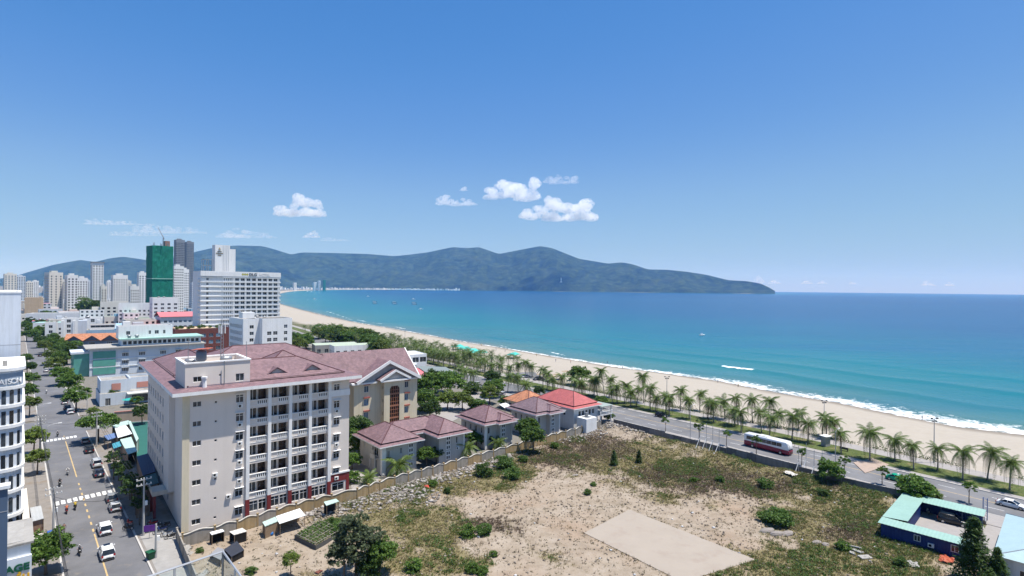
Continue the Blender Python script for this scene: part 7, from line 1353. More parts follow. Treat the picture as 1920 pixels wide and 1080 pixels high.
# --- scattered grass, dry weeds and stones: nobody could count them
rngl = np.random.default_rng(5)
def scatter(n, keep):
    out = []
    while len(out) < n:
        x_ = rngl.uniform(-55, 100, 4 * n); y_ = rngl.uniform(62, 168, 4 * n); ok = in_poly(x_, y_, LOT) & ~in_poly(x_, y_, PADP) & ~in_poly(x_, y_, KCP); x_, y_ = x_[ok], y_[ok]
        k_ = rngl.uniform(size=len(x_)) < keep(x_, y_); out += list(zip(x_[k_], y_[k_]))
        if len(out) == 0: break
    a = np.array(out[:n]); return a[:, 0], a[:, 1]
def blades(x_, y_, h, spread, per, w):
    n = len(x_); z_ = lot_z(x_, y_); B = np.repeat(np.stack([x_, y_, z_], -1), per, 0); N = len(B); a = rngl.uniform(0, 6.283, N); l = np.repeat(h, per) * rngl.uniform(0.6, 1.2, N) if hasattr(h, '__len__') else h * rngl.uniform(0.5, 1.3, N)
    d = np.stack([np.cos(a), np.sin(a), np.zeros(N)], -1); s = np.stack([-np.sin(a), np.cos(a), np.zeros(N)], -1); B = B + d * (spread * 0.5 * rngl.uniform(size=N))[:, None] - np.array([0, 0, 0.03]); T = B + d * (l * rngl.uniform(0.2, 0.8, N))[:, None] + np.array([0, 0, 1]) * (l * rngl.uniform(0.6, 1.0, N))[:, None]
    V = np.stack([B - s * w, B + s * w, T], 1).reshape(-1, 3); return V, np.arange(3 * N).reshape(-1, 3)
M_DRY = mat_leaf('dry_grass', (0.12, 0.10, 0.04), (0.32, 0.26, 0.13), 0.3, 0.8); M_GRASSL = mat_leaf('weed_green', (0.065, 0.085, 0.02), (0.19, 0.205, 0.065), 0.3, 0.8); M_TUFT = mat_leaf('weed_tuft', (0.04, 0.045, 0.018), (0.16, 0.13, 0.065), 0.2, 0.9); M_BRNW = mat_leaf('brown_weed', (0.085, 0.06, 0.045), (0.20, 0.15, 0.11), 0.2, 0.9)
for nm, cnt, kp, hh, per, w, mm, lb in (('dry_grass', 24000, lambda a, c_: np.clip(veg_at(a, c_) * 0.9 + 0.9 * np.exp(-(seg_dist(a, c_, PADP + PADP[:1]) / 0.45) ** 2), 0.03, 1), 0.30, 6, 0.045, M_DRY, 'dry yellow grass spread over the vacant lot'), ('green_weeds', 12500, lambda a, c_: np.clip((veg_at(a, c_) - 0.3) * (0.3 + 1.4 * (fbm(a * 0.16, c_ * 0.16, 3, 91) > 0.5)), 0, 1), 0.40, 7, 0.06, M_GRASSL, 'low green weeds in patches over the vacant lot'), ('brown_weeds', 8000, lambda a, c_: np.clip(0.5 * np.exp(-(seg_dist(a, c_, PADP + PADP[:1]) / 0.4) ** 2) + field(a, c_, BROWN) * 1.2 - 0.3 + (fbm(a * 0.4, c_ * 0.4, 3, 51) - 0.5), 0.012, 1), 0.42, 8, 0.05, M_BRNW, 'dead brown brush in patches over the vacant lot')):
    a, c_ = scatter(cnt, kp); V, Fs = blades(a, c_, hh, 0.45, per, w); o = obj(nm, np_mesh(nm, V, Fs, mm)); tag(o, lb, 'grass', kind='stuff')
# small weeds tufts dotted on the sand (leafy, darker)
a, c_ = scatter(9000, lambda p_, q_: np.clip(0.3 + veg_at(p_, q_) * 0.5, 0, 1) * (0.35 + (fbm(p_ * 0.5, q_ * 0.5, 3, 95) > 0.48))); zz = lot_z(a, c_); C3 = np.repeat(np.stack([a, c_, zz + 0.06], -1), 5, 0) + rngl.normal(size=(len(a) * 5, 3)) * np.array([0.14, 0.14, 0.05]); V, Fs = leaves(C3, 0.10, rngl, 0.6, 0.6); o = obj('ground_cover', np_mesh('ground_cover', V, Fs, M_TUFT)); tag(o, 'tiny dark weed tufts dotted over the sandy lot', 'weeds', kind='stuff')
a, c_ = scatter(1900, lambda p_, q_: np.clip((veg_at(p_, q_) - 0.5) * (fbm(p_ * 0.16, q_ * 0.16, 3, 91) > 0.5), 0, 1)); zz = lot_z(a, c_); rad = rngl.uniform(0.25, 0.8, len(a)) ** 1.3; P3 = np.repeat(np.stack([a, c_, zz + rad * 0.25], -1), 22, 0) + rngl.normal(size=(len(a) * 22, 3)) * np.repeat(rad, 22)[:, None] * np.array([0.55, 0.55, 0.28]); V, Fs = leaves(P3, 0.13, rngl, 0.6, 0.5); o = obj('low_scrub', np_mesh('low_scrub', V, Fs, M_SCRUB)); tag(o, 'low leafy scrub clumps scattered through the green half of the lot', 'scrub', kind='stuff')
def stones(cnt, keep_f, smin, smax, mm, nm, lb, z_up=0.4):
    a, c_ = scatter(cnt, keep_f); zz = lot_z(a, c_); ico = np.array([(0, 0, 1), (.89, 0, .45), (.28, .85, .45), (-.72, .53, .45), (-.72, -.53, .45), (.28, -.85, .45), (.6, .2, -.4), (-.1, .6, -.4), (-.6, -.1, -.4), (.1, -.6, -.4)]); fc = np.array([(0, 1, 2), (0, 2, 3), (0, 3, 4), (0, 4, 5), (0, 5, 1), (1, 6, 2), (2, 6, 7), (2, 7, 3), (3, 7, 8), (3, 8, 4), (4, 8, 9), (4, 9, 5), (5, 9, 6), (5, 6, 1)])
    s = smin + (smax - smin) * rngl.uniform(size=cnt) ** 3; V = ico[None] * (1 + 0.35 * rngl.uniform(-1, 1, (cnt, 10, 1))) * s[:, None, None] * np.stack([rngl.uniform(0.7, 1.5, cnt), rngl.uniform(0.7, 1.2, cnt), rngl.uniform(0.35, 0.8, cnt)], -1)[:, None, :]
    t = rngl.uniform(0, 6.28, cnt); ca, sa = np.cos(t)[:, None], np.sin(t)[:, None]; Vx = V[..., 0] * ca - V[..., 1] * sa; Vy = V[..., 0] * sa + V[..., 1] * ca; V = np.stack([Vx + a[:, None], Vy + c_[:, None], V[..., 2] + zz[:, None] + (s * 0.2)[:, None]], -1).reshape(-1, 3); Fs = (fc[None] + (np.arange(cnt) * 10)[:, None, None]).reshape(-1, 3)
    o = obj(nm, np_mesh(nm, V, Fs, mm)); tag(o, lb, 'rubble', kind='stuff')
wallband = lambda p_, q_: np.exp(-((seg_dist(p_, q_, [(v.x, v.y) for v in WALLW[5:13]]) - 3.0) / 2.6) ** 2) + 1.2 * np.exp(-((seg_dist(p_, q_, [tuple(gp(1060, 822)[:2]), tuple(gp(1160, 800)[:2]), tuple(gp(1200, 812)[:2])])) / 3.5) ** 2) + 0.9 * np.exp(-((seg_dist(p_, q_, [tuple(gp(690, 935)[:2]), tuple(gp(780, 930)[:2])])) / 3.5) ** 2)
M_RUB = mat_leaf('rubble_pale', (0.18, 0.155, 0.13), (0.52, 0.48, 0.44), 0.0, 0.95); M_STONE = mat_leaf('small_stones', (0.13, 0.105, 0.08), (0.32, 0.27, 0.22), 0.0, 0.95)
stones(3600, lambda p_, q_: np.clip(wallband(p_, q_), 0, 1), 0.08, 0.5, M_RUB, 'rubble', 'pale broken rubble heaped along the compound wall and lot corner'); stones(9000, lambda p_, q_: 0.15 + (fbm(p_ * 0.2, q_ * 0.2, 3, 97) > 0.5), 0.04, 0.26, M_STONE, 'loose_stones', 'small stones strewn over the sandy lot')
stones(420, lambda p_, q_: 0.3 + 0 * p_, 0.05, 0.3, mat_leaf('litter', (0.35, 0.35, 0.36), (0.72, 0.72, 0.70), 0.0, 0.7), 'litter', 'pale scraps of litter strewn over the vacant lot')
# sticks and planks in the debris
mbk = MB(); rk = random.Random(4)
for k in range(130):
    q = gp(rk.gauss(735, 38), rk.gauss(928, 13)) if k < 95 else gp(rk.gauss(590, 25), rk.gauss(985, 9)); z = lz(q); a_ = rk.uniform(0, 6.28); l = rk.uniform(0.5, 1.9); mbk.tube([(q.x, q.y, z + rk.uniform(0, 0.2)), (q.x + l * math.cos(a_), q.y + l * math.sin(a_), z + rk.uniform(0.05, 0.9))], rk.uniform(0.02, 0.06), 4)
o = obj('debris_sticks', mbk.mesh('debris_sticks', mat('grey_wood', (0.36, 0.32, 0.28), 0.9, 0.25, 2))); tag(o, 'tangle of grey sticks and planks dumped by the compound wall', 'debris', kind='stuff')
# --- compound wall: wavy panels between pillars
M_YWALL = mat('yellow_wall', (0.40, 0.29, 0.155), 0.9, 0.16, 0.5, 0.28, 0.15, dirt=(0.30, 0.26, 0.20)); M_GWALL = mat('grey_wall', (0.33, 0.30, 0.26), 0.92, 0.2, 0.5, 0.25, 0.15, dirt=(0.2, 0.18, 0.15))
CWL = thing('compound_wall', 'long yellowish compound wall with wavy coping between the beige buildings and the lot', 'wall', (0, 0, 0))
pts = []; tot = 0
for a_, b_ in zip(WALLW[:-1], WALLW[1:]): n_ = max(1, round((b_ - a_).length / 3.6)); pts += [a_.lerp(b_, k / n_) for k in range(n_)]
pts.append(WALLW[-1])
for i, (a_, b_) in enumerate(zip(pts[:-1], pts[1:])):
    d = b_ - a_; L = (d.x ** 2 + d.y ** 2) ** 0.5; p = MB(); n_ = 8; prof = [1.8 + 0.38 * (0.5 + 0.5 * math.sin(math.pi * (k / n_) * 2 - 1.9)) for k in range(n_ + 1)]; V = []
    for k in range(n_ + 1): x_ = L * k / n_; V += [(x_, -0.08, -0.2), (x_, -0.08, prof[k]), (x_, 0.08, prof[k]), (x_, 0.08, -0.2)]
    p.add(V, [(4 * k + j, 4 * (k + 1) + j, 4 * (k + 1) + (j + 1) % 4, 4 * k + (j + 1) % 4) for k in range(n_) for j in range(3)]); M_ = M_YWALL if (RNG.random() < 0.6) else M_GWALL
    o = obj('wall_panel', p.mesh('wall_panel', M_, recalc=True), CWL, (a_.x, a_.y, 0), (0, 0, math.atan2(d.y, d.x))); q = MB(); V = []
    for k in range(n_ + 1): x_ = L * k / n_; V += [(x_, -0.15, prof[k] + 0.0), (x_, -0.15, prof[k] + 0.09), (x_, 0.15, prof[k] + 0.09), (x_, 0.15, prof[k])]
    q.add(V, [(4 * k + j, 4 * (k + 1) + j, 4 * (k + 1) + (j + 1) % 4, 4 * k + (j + 1) % 4) for k in range(n_) for j in range(4)]); obj('coping', q.mesh('coping', mat('coping_pale', (0.52, 0.49, 0.44), 0.9, 0.15, 1, 0.15), recalc=True), o)
    p = MB(); p.box(-0.13, 0.13, -0.15, 0.15, -0.2, 2.2); p.box(-0.17, 0.17, -0.19, 0.19, 2.2, 2.28); obj('wall_pillar', p.mesh('wall_pillar', M_YWALL), CWL, (a_.x, a_.y, 0), (0, 0, math.atan2(d.y, d.x)))
LWL = thing('boundary_wall', 'plain grey-brown wall between the white paved yard and the lot', 'wall', (0, 0, 0)); e = LEFTW[0] + _ld * 44; d = e - LEFTW[0]
for k in range(12): a_ = LEFTW[0].lerp(e, k / 12); b_ = LEFTW[0].lerp(e, (k + 1) / 12); p = MB(); L = (b_ - a_).length; p.box(0, L - 0.02, -0.09, 0.09, -0.2, 2.0); p.box(-0.15, 0.15, -0.16, 0.16, -0.2, 2.2); obj('wall_panel', p.mesh('wall_panel', M_GWALL), LWL, (a_.x, a_.y, 0), (0, 0, math.atan2(d.y, d.x)))
# --- small sheds by the wall
px_roof('garden_shed', 'tiny lean-to with a white sheet roof nearest the wall corner', 'shed', [(393, 998), (417, 992), (421, 996), (397, 1003)], 1.9, M_WSHEET, walls=(M_DARK, (0, 1, 3)), group='lean-tos along the compound wall'); px_roof('garden_shed', 'tiny lean-to with a pale cream roof, second along the wall', 'shed', [(430, 997), (454, 990), (463, 996), (439, 1003)], 1.9, M_OFFW, walls=(M_DARK, (0, 2)), group='lean-tos along the compound wall')
px_roof('garden_shed', 'low hut with a pale green patched roof beside the long white tarp roof', 'shed', [(492, 979), (516, 969), (522, 977), (497, 987)], 2.2, M_MINT, walls=(M_TIMBER, (0, 1, 2, 3)), group='lean-tos along the compound wall'); px_roof('garden_shed', 'hut with a long white tarp roof and stick frame by the wall', 'shed', [(517, 968), (562, 953), (573, 966), (524, 982)], 2.3, M_WSHEET, walls=(M_TIMBER, (0,)), group='lean-tos along the compound wall', corr=False); px_roof('garden_shed', 'small open shelter with a curved mint roof by the wall', 'shed', [(607, 941), (630, 935), (636, 940), (612, 948)], 2.3, M_MINT, group='lean-tos along the compound wall', walls=(M_DARK, (0,)))
px_roof('tarp_heap', 'dark blue-black tarpaulin shelter below the first lean-to', 'shed', [(420, 1030), (444, 1014), (458, 1031), (434, 1044)], 1.3, mat('dark_tarp', (0.035, 0.04, 0.055), 0.5, 0.2, 1.5), walls=(M_DARK, (0, 1, 2, 3)), corr=False); px_roof('tarp_heap', 'round grey tarpaulin cover left of the dark tarpaulin shelter', 'shed', [(393, 1040), (408, 1026), (422, 1030), (414, 1050)], 1.2, mat('grey_tarp', (0.25, 0.25, 0.26), 0.6, 0.2, 1.5), walls=(M_DARK, (0, 1, 2, 3)), corr=False)
t = thing('blue_drum', 'small blue plastic drum lying by the wall sheds', 'drum', gp(505, 1006) + Vector((0, 0, 0.1)), 0.5); p = MB(); p.tube([(-0.6, 0, 0.35), (-0.5, 0, 0.35), (0.5, 0, 0.35), (0.6, 0, 0.35)], [0.28, 0.36, 0.36, 0.28], 12); obj('body', p.mesh('drum', mat('drum_blue', (0.03, 0.14, 0.38), 0.4), True), t)
# vegetable plot with pole frame
VP = [gp(552, 1012), gp(598, 985), gp(640, 1005), gp(592, 1032)]; c = sum(VP, Vector()) / 4; t = thing('vegetable_plot', 'fenced vegetable plot with a stick trellis and leafy vines', 'garden plot', (c.x, c.y, 0)); zc = lz(c); Q = [v - c + Vector((0, 0, zc)) for v in VP]
for i in range(4): a_, b_ = Q[i], Q[(i + 1) % 4]; p = MB(); up = Vector((0, 0, 0.75)); p.add([a_, b_, b_ + up, a_ + up], [(0, 1, 2, 3)]); obj('mesh_fence', p.mesh('mesh_fence', mat('dark_netting', (0.09, 0.09, 0.085), 0.9, 0.2, 2)), t)
for k in range(9): p = MB(); a_, b_ = Q[0].lerp(Q[1], k / 8) + Vector((0, 0, 1.1)), Q[3].lerp(Q[2], k / 8) + Vector((0, 0, 1.1)); p.tube([a_, b_], 0.035, 4); obj('trellis_pole', p.mesh('trellis_pole', mat('grey_wood', (0.3, 0.3, 0.3))), t)
for k in range(5): p = MB(); a_, b_ = Q[0].lerp(Q[3], k / 4) + Vector((0, 0, 1.17)), Q[1].lerp(Q[2], k / 4) + Vector((0, 0, 1.17)); p.tube([a_, b_], 0.03, 4); obj('trellis_pole', p.mesh('trellis_pole', mat('grey_wood', (0.3, 0.3, 0.3))), t)
uv = rngl.uniform(0.05, 0.95, (1700, 2)); P3 = np.array([tuple(Q[0].lerp(Q[1], u).lerp(Q[3].lerp(Q[2], u), v) + Vector((0, 0, RNG.uniform(0.5, 1.3)))) for u, v in uv]); V, Fs = leaves(P3, 0.13, rngl, 0.65); obj('vines', np_mesh('vines', V, Fs, M_SCRUB), t)
# --- shrubs and trees of the lot
def lot_tree(px, py, R, hc, kind, label, cat='shrub', group=None, name='shrub'): q = gp(px, py); q.z = lz(q) - 0.05; return tree(q, R, hc, kind, label, cat, group, name)
lot_tree(668, 1084, 3.8, 5.4, 'grey', 'tall feathery grey-green tree at the bottom edge of the lot', 'tree', name='tree'); lot_tree(712, 1084, 2.7, 3.6, 'broad', 'darker bushy tree right beside the feathery grey-green one', 'tree', name='tree'); lot_tree(645, 1092, 2.8, 3.6, 'grey', 'grey-green side stem of the feathery tree clump', 'tree', name='tree'); lot_tree(690, 1092, 2.2, 1.8, 'dark', 'dark bush at the foot of the feathery tree clump')
lot_tree(545, 1085, 1.4, 2.8, 'yellow', 'slim yellow-green sapling at the bottom edge of the lot', 'tree', name='sapling')
for px, py, R, kd, lb in ((908, 893, 2.4, 'yshrub', 'bright green mound bush left of the pair below the villas'), (946, 880, 2.6, 'yshrub', 'bright green mound bush, upper one of the pair below the villas'), (960, 900, 2.2, 'yshrub', 'bright green mound bush, lower one of the pair below the villas'), (812, 915, 1.2, 'shrub', 'round grey-green shrub in the rubble by the wall'), (838, 928, 0.9, 'dark', 'small dark shrub right of the round rubble shrub'), (878, 1008, 1.7, 'shrub', 'left bush of the pair in the middle of the lot'), (906, 1004, 1.6, 'yshrub', 'right bush of the pair in the middle of the lot'), (1102, 928, 1.0, 'yshrub', 'small round green bush alone on the sand above the pad'), (1113, 912, 0.8, 'shrub', 'tiny bush behind the small round one above the pad'),
        (1462, 985, 2.7, 'yshrub', 'large bright green mound right of the pad'), (1440, 978, 2.0, 'yshrub', 'bright green mound touching the large one right of the pad'), (1580, 1030, 1.3, 'shrub', 'green bush beside the broken slabs'), (1435, 915, 1.8, 'yshrub', 'green mound bush in the weeds below the coach'), (775, 1075, 1.5, 'shrub', 'green bush at the bottom edge left of the sandy track'), (885, 1076, 1.2, 'shrub', 'small dark green bush at the bottom edge'), (905, 1080, 1.1, 'shrub', 'second small bush at the bottom edge'), (925, 1045, 0.8, 'shrub', 'small bush on the sandy track'), (640, 1000, 1.9, 'yshrub', 'leafy bed of green behind the vegetable plot'), (620, 990, 1.6, 'yshrub', 'leafy green bed next to the vegetable trellis'), (470, 1078, 1.0, 'yshrub', 'small weed bush by the glass railing'), (375, 1038, 0.7, 'yshrub', 'small weed bush inside the boundary wall'),
        (980, 868, 1.5, 'yshrub', 'green weed bank below the big leafy tree'), (1040, 843, 1.4, 'shrub', 'weed bank along the wall right of the big leafy tree'), (660, 905, 2.0, 'broad', 'round shrub beside the maroon corner of the beige block'), (1350, 905, 1.2, 'yshrub', 'low bush in the weeds below the fence'), (1545, 930, 1.3, 'yshrub', 'low bush in the weeds near the blue shed'), (1300, 905, 1.0, 'shrub', 'low dark bush in the middle of the weeds'), (1690, 1062, 1.2, 'yshrub', 'low bush below the blue shed')): lot_tree(px, py, R, R * 0.45, kd, lb)
lot_tree(1151, 874, 1.1, 1.5, 'pine', 'small dark casuarina sapling, left one of two in the weeds', 'tree', name='sapling'); lot_tree(1198, 868, 1.0, 1.3, 'pine', 'small grey casuarina sapling, right one of two in the weeds', 'tree', name='sapling')
lot_tree(1000, 852, 3.8, 3.8, 'broad', 'big leafy tree against the compound wall between the villas', 'tree', name='tree'); 
tree(gp(1826, 1094, 0), 3.0, 3.9, 'pine', 'tall dark casuarina in front of the pale blue roofed building', 'tree', name='tree', ); tree(gp(1870, 1100, 0), 1.9, 2.0, 'pine', 'lower casuarina at the bottom right corner', 'tree', name='tree')
# --- rocks and broken slabs
M_ROCK = mat('grey_rock', (0.27, 0.24, 0.215), 0.95, 0.3, 1.2, 0, 0.4, dirt=(0.16, 0.14, 0.125))
def rock(px, py, sx, sy, sz, label, rot=0.3, m=None):
    q = gp(px, py); z = lz(q); rr_ = random.Random(int(px)); p = MB(); n_ = 9; rings = []
    for zf, rf in ((-0.3, 0.9), (0.0, 1.0), (0.45, 0.92), (0.8, 0.7), (1.0, 0.3)): rings.append([(sx * rf * math.cos(6.283 * k / n_) * rr_.uniform(0.8, 1.15), sy * rf * math.sin(6.283 * k / n_) * rr_.uniform(0.8, 1.15), sz * zf * rr_.uniform(0.85, 1.1)) for k in range(n_)])
    p.loft(rings); o = obj('rock', p.mesh('rock', m or M_ROCK), None, (q.x, q.y, z), (rr_.uniform(-0.15, 0.15), rr_.uniform(-0.15, 0.15), rot)); tag(o, label, 'rock', 'rocks on the lot')
for px, py, a_, b_, c_, lb in ((1438, 998, 1.5, 0.8, 0.5, 'long grey rock left of the trio below the bright green mound'), (1456, 1003, 1.6, 0.7, 0.55, 'largest grey rock in the trio below the bright green mound'), (1475, 1002, 1.3, 0.9, 0.4, 'right rock of the trio below the bright green mound'), (1532, 1018, 1.0, 0.5, 0.4, 'small dark rock left of the broken slabs'), (1548, 1022, 0.8, 0.5, 0.35, 'small dark rock beside the broken slabs'), (1078, 893, 0.9, 0.5, 0.25, 'flat pale stone in the weeds above the small round bush'), (945, 893, 0.5, 0.4, 0.4, 'pale block between the green mound bushes')): rock(px, py, a_, b_, c_, lb)
def slab_piece(px, py, sx, sy, sz, rot, tilt, label, m=None): q = gp(px, py); p = MB(); p.box(-sx / 2, sx / 2, -sy / 2, sy / 2, 0, sz); o = obj('broken_slab', p.mesh('broken_slab', m or M_CONC), None, (q.x, q.y, lz(q) + 0.05), (tilt, tilt * 0.6, rot)); tag(o, label, 'slab', 'broken concrete slabs on the lot')
for px, py, a_, b_, r_, ti, lb in ((1600, 1026, 2.2, 0.9, 2.2, 0.25, 'tilted long broken slab nearest the green bush'), (1606, 1034, 1.9, 1.0, 2.0, 0.12, 'broken slab leaning on the tilted long one'), (1622, 1046, 2.0, 1.0, 0.2, 0.08, 'flat broken slab lowest in the slab pile'), (1598, 1038, 1.2, 0.8, 1.0, 0.2, 'small broken slab in the slab pile')): slab_piece(px, py, a_, b_, 0.16, r_, ti, lb)
def crumple(px, py, s, m, label, name='sheet_debris'):
    q = gp(px, py); rr_ = random.Random(int(px * 3)); n_ = 6; V = [(s * (i / n_ - 0.5) * 1.4, s * (j / n_ - 0.5), 0.08 + rr_.uniform(0, 0.22) * s) for j in range(n_ + 1) for i in range(n_ + 1)]; me = bpy.data.meshes.new(name); me.from_pydata(V, [], [(j * 7 + i, j * 7 + i + 1, j * 7 + i + 8, j * 7 + i + 7) for j in range(n_) for i in range(n_)]); me.materials.append(m); o = obj(name, me, None, (q.x, q.y, lz(q) + 0.02), (0, 0, rr_.uniform(0, 3))); tag(o, label, 'debris')
crumple(1712, 1062, 1.4, M_CONC, 'crumpled pale plastic sheet on the lot below the blue shed'); crumple(1482, 900, 1.8, M_OFFW, 'white sheet lying in the weeds below the coach road'); crumple(800, 918, 0.9, mat('red_plastic', (0.6, 0.07, 0.05), 0.6), 'red plastic scrap in the rubble by the round shrub'); crumple(1775, 1052, 1.8, mat('orange_tarp', (0.42, 0.10, 0.05), 0.6), 'orange tarpaulin heap at the foot of the blue shed'); crumple(598, 1074, 0.7, mat('brown_frame_scrap', (0.16, 0.06, 0.04), 0.8), 'small square brown scrap on the bare soil')
# ------------------------------------------------------------------ beach road, verge and promenade
CL_ = [Vector(p + (0,)) for p in ((160, 32), (128, 71), (96, 110.4), (81, 130), (65, 151), (49.5, 169), (35.5, 185.8), (12, 213), (-22, 254), (-72, 316), (-115, 372), (-180, 462), (-250, 566), (-420, 830), (-700, 1290))]
def offs(d):
    out = []
    for i, p in enumerate(CL_):
        t = (CL_[min(i + 1, len(CL_) - 1)] - CL_[max(i - 1, 0)]).normalized(); out.append(p + Vector((t.y, -t.x, 0)) * d)
    return out
BR = ribbon(offs(-8.0), offs(6.5), 0.0, M_ASPH2, 'beach_road')
def strip(name, d0, d1, z, m):
    a, b_ = offs(d0), offs(d1); p = MB()
    for i in range(len(a) - 1): p.prism([(a[i].x, a[i].y), (a[i + 1].x, a[i + 1].y), (b_[i + 1].x, b_[i + 1].y), (b_[i].x, b_[i].y)], -0.15, z)
    return struct(name, p.mesh(name, m, recalc=True))
M_PALEP = mat('pale_paving_stone', (0.30, 0.28, 0.265), 0.9, 0.12, 0.8, 0, 0.1); M_VERGE = mat('verge_grass', (0.085, 0.11, 0.03), 0.95, 0.35, 0.9, 0, 0.3, dirt=(0.17, 0.15, 0.07))
strip('kerb', 6.5, 6.75, 0.15, M_KERB); strip('pavement', 6.755, 8.6, 0.13, M_PALEP); strip('grass_verge', 8.605, 17.0, 0.14, M_VERGE); strip('promenade', 17.005, 22.0, 0.15, M_PALEP); strip('kerb', -8.25, -8.0, 0.15, M_KERB); strip('pavement', -14.6, -8.255, 0.13, M_PALEP)
def dash(name, d, m, L, gap, w, s0, s1):
    ol = offs(d); acc = 0; pos = 0
    for a, b_ in zip(ol[:-1], ol[1:]):
        l = (b_ - a).length; t = (b_ - a).normalized()
        while pos < acc + l:
            if s0 < pos < s1: bar(BR, a + t * (pos - acc), math.atan2(t.y, t.x), L, w, m, name)
            pos += L + gap
        acc += l
dash('centre_line', 0.0, M_LINEY, 12.0, 0.05, 0.2, 55, 330); dash('lane_dash', -3.8, M_LINEW, 3.0, 6.0, 0.14, 55, 330); dash('lane_dash', 3.4, M_LINEW, 3.0, 6.0, 0.14, 55, 330)
slab('car_park', [gp(860, 716), gp(905, 702), gp(1000, 697), gp(1030, 714), gp(1012, 748), gp(930, 752)], 0.03, M_ASPH2); slab('car_park', [gp(780, 684), gp(850, 684), gp(880, 702), gp(850, 712), gp(790, 705)], 0.03, M_ASPH2); slab('courtyard', [gp(838, 742), gp(905, 731), gp(920, 752), gp(885, 770), gp(830, 800), gp(800, 790)], 0.04, M_PALEP); slab('courtyard', [gp(655, 850), gp(700, 845), gp(720, 925), gp(660, 935)], 0.04, M_PALEP); slab('footpath', [gp(1600, 868), gp(1636, 860), gp(1668, 872), gp(1622, 888)], 0.155, mat('sandy_paving', (0.36, 0.28, 0.23), 0.9, 0.15))
# hedge on the sand side
ol = offs(23.2); P3 = []
for a, b_ in zip(ol[1:8], ol[2:9]):
    n_ = int((b_ - a).length * 26)
    for k in range(n_):
        q = a.lerp(b_, RNG.random())
        if fbm(np.array([q.x * 0.11]), np.array([q.y * 0.11]), 2, 8)[0] > 0.40: P3.append((q.x + RNG.gauss(0, 0.7), q.y + RNG.gauss(0, 0.7), abs(RNG.gauss(0.3, 0.28))))
V, Fs = leaves(np.array(P3), 0.20, rngl, 0.6); o = obj('hedge', np_mesh('hedge', V, Fs, M_LEAF_G)); tag(o, 'low ragged hedge between the promenade and the sand', 'hedge', kind='stuff')
P3 = []; a8, b8 = offs(9.2), offs(16.4)
for i in range(1, 8):
    for k in range(int((a8[i + 1] - a8[i]).length * 60)): f, g = RNG.random(), RNG.random(); q = a8[i].lerp(a8[i + 1], f).lerp(b8[i].lerp(b8[i + 1], f), g); P3.append((q.x, q.y, 0.2 + 0.06 * RNG.random()))
V, Fs = leaves(np.array(P3), 0.09, rngl, 0.35, 0.2); o = obj('verge_turf', np_mesh('verge_turf', V, Fs, M_SCRUB)); tag(o, 'short turf growing on the verge beside the beach road', 'grass', kind='stuff')
# --- panel fence between the lot and the road
M_FEN = mat('fence_concrete', (0.155, 0.15, 0.15), 0.9, 0.2, 0.6, 0.2); M_FEN2 = mat('fence_concrete_light', (0.23, 0.22, 0.215), 0.9, 0.2, 0.6, 0.2); FE = thing('panel_fence', 'dark grey panel fence between the vacant lot and the beach road', 'fence', (0, 0, 0)); fp = []
for a, b_ in zip(FENW[:-1], FENW[1:]): n_ = max(1, round((b_ - a).length / 2.6)); fp += [a.lerp(b_, k / n_) for k in range(n_)]
for i, (a, b_) in enumerate(zip(fp[:-1], fp[1:])):
    d = b_ - a; L = math.hypot(d.x, d.y); h = 2.15 - 0.35 * ((i // 7) % 2) + RNG.uniform(-0.03, 0.03); p = MB(); p.box(0.07, L - 0.07, -0.04, 0.04, 0, h); o = obj('fence_panel', p.mesh('fence_panel', (M_FEN, M_FEN2)[(i // 5) % 2 if i % 4 else 0]), FE, (a.x, a.y, 0), (0, 0, math.atan2(d.y, d.x))); p = MB(); p.box(-0.08, 0.08, -0.09, 0.09, 0, h + 0.06); obj('fence_post', p.mesh('fence_post', M_FEN2), FE, (a.x, a.y, 0), (0, 0, math.atan2(d.y, d.x)))
# --- propped poles behind the fence
for k, (px, py, h) in enumerate(((1312, 848, 6.2), (1324, 850, 6.6), (1336, 853, 6.6), (1348, 856, 6.0), (1497, 891, 6.5), (1511, 889, 6.5), (1526, 897, 6.3), (1541, 900, 6.6))):
    q = gp(px, py); q.z = lz(q); t = thing('billboard_post', ORD[k] + ' bare post from the left in the two groups behind the panel fence', 'post', q, math.atan2(_fd.y, _fd.x), 'bare posts behind the fence'); p = MB(); p.tube([(0, 0, -0.3), (0, 0, h)], 0.06, 5); obj('pole', p.mesh('pole', M_GALV), t); p = MB(); p.tube([(-0.3, -1.6, -0.2), (0, 0, h * 0.42)], 0.07, 5); obj('prop', p.mesh('prop', M_WHITE), t)
# --- traffic
def road_ang(q): i = min(range(len(CL_) - 1), key=lambda k: ((CL_[k] + CL_[k + 1]) / 2 - q).length); t = CL_[i + 1] - CL_[i]; return math.atan2(t.y, t.x)
q = (gp(1397, 836) + gp(1481, 856)) / 2 + Vector((0.7, 0.9, 0)); BU = thing('coach', 'white coach with crimson lower side driving on the beach road', 'bus', q, road_ang(q) + math.pi); M_CRIM = mat('paint_crimson', (0.22, 0.008, 0.035), 0.3, 0.05, spec=0.5); M_COW = paint('coach_white', (0.72, 0.72, 0.72)); L, w = 12.0, 1.25
p = MB(); p.loft([rrect(x, w * k, 0.35, z, 0.1, 1.0) for x, z, k in ((-L / 2, 1.5, 0.93), (-L / 2 + 0.15, 1.55, 1), (0, 1.5, 1), (L / 2 - 0.5, 1.35, 1), (L / 2 - 0.12, 1.3, 0.96), (L / 2, 1.2, 0.86))]); obj('lower_body', p.mesh('coach_lower', M_CRIM, True), BU)
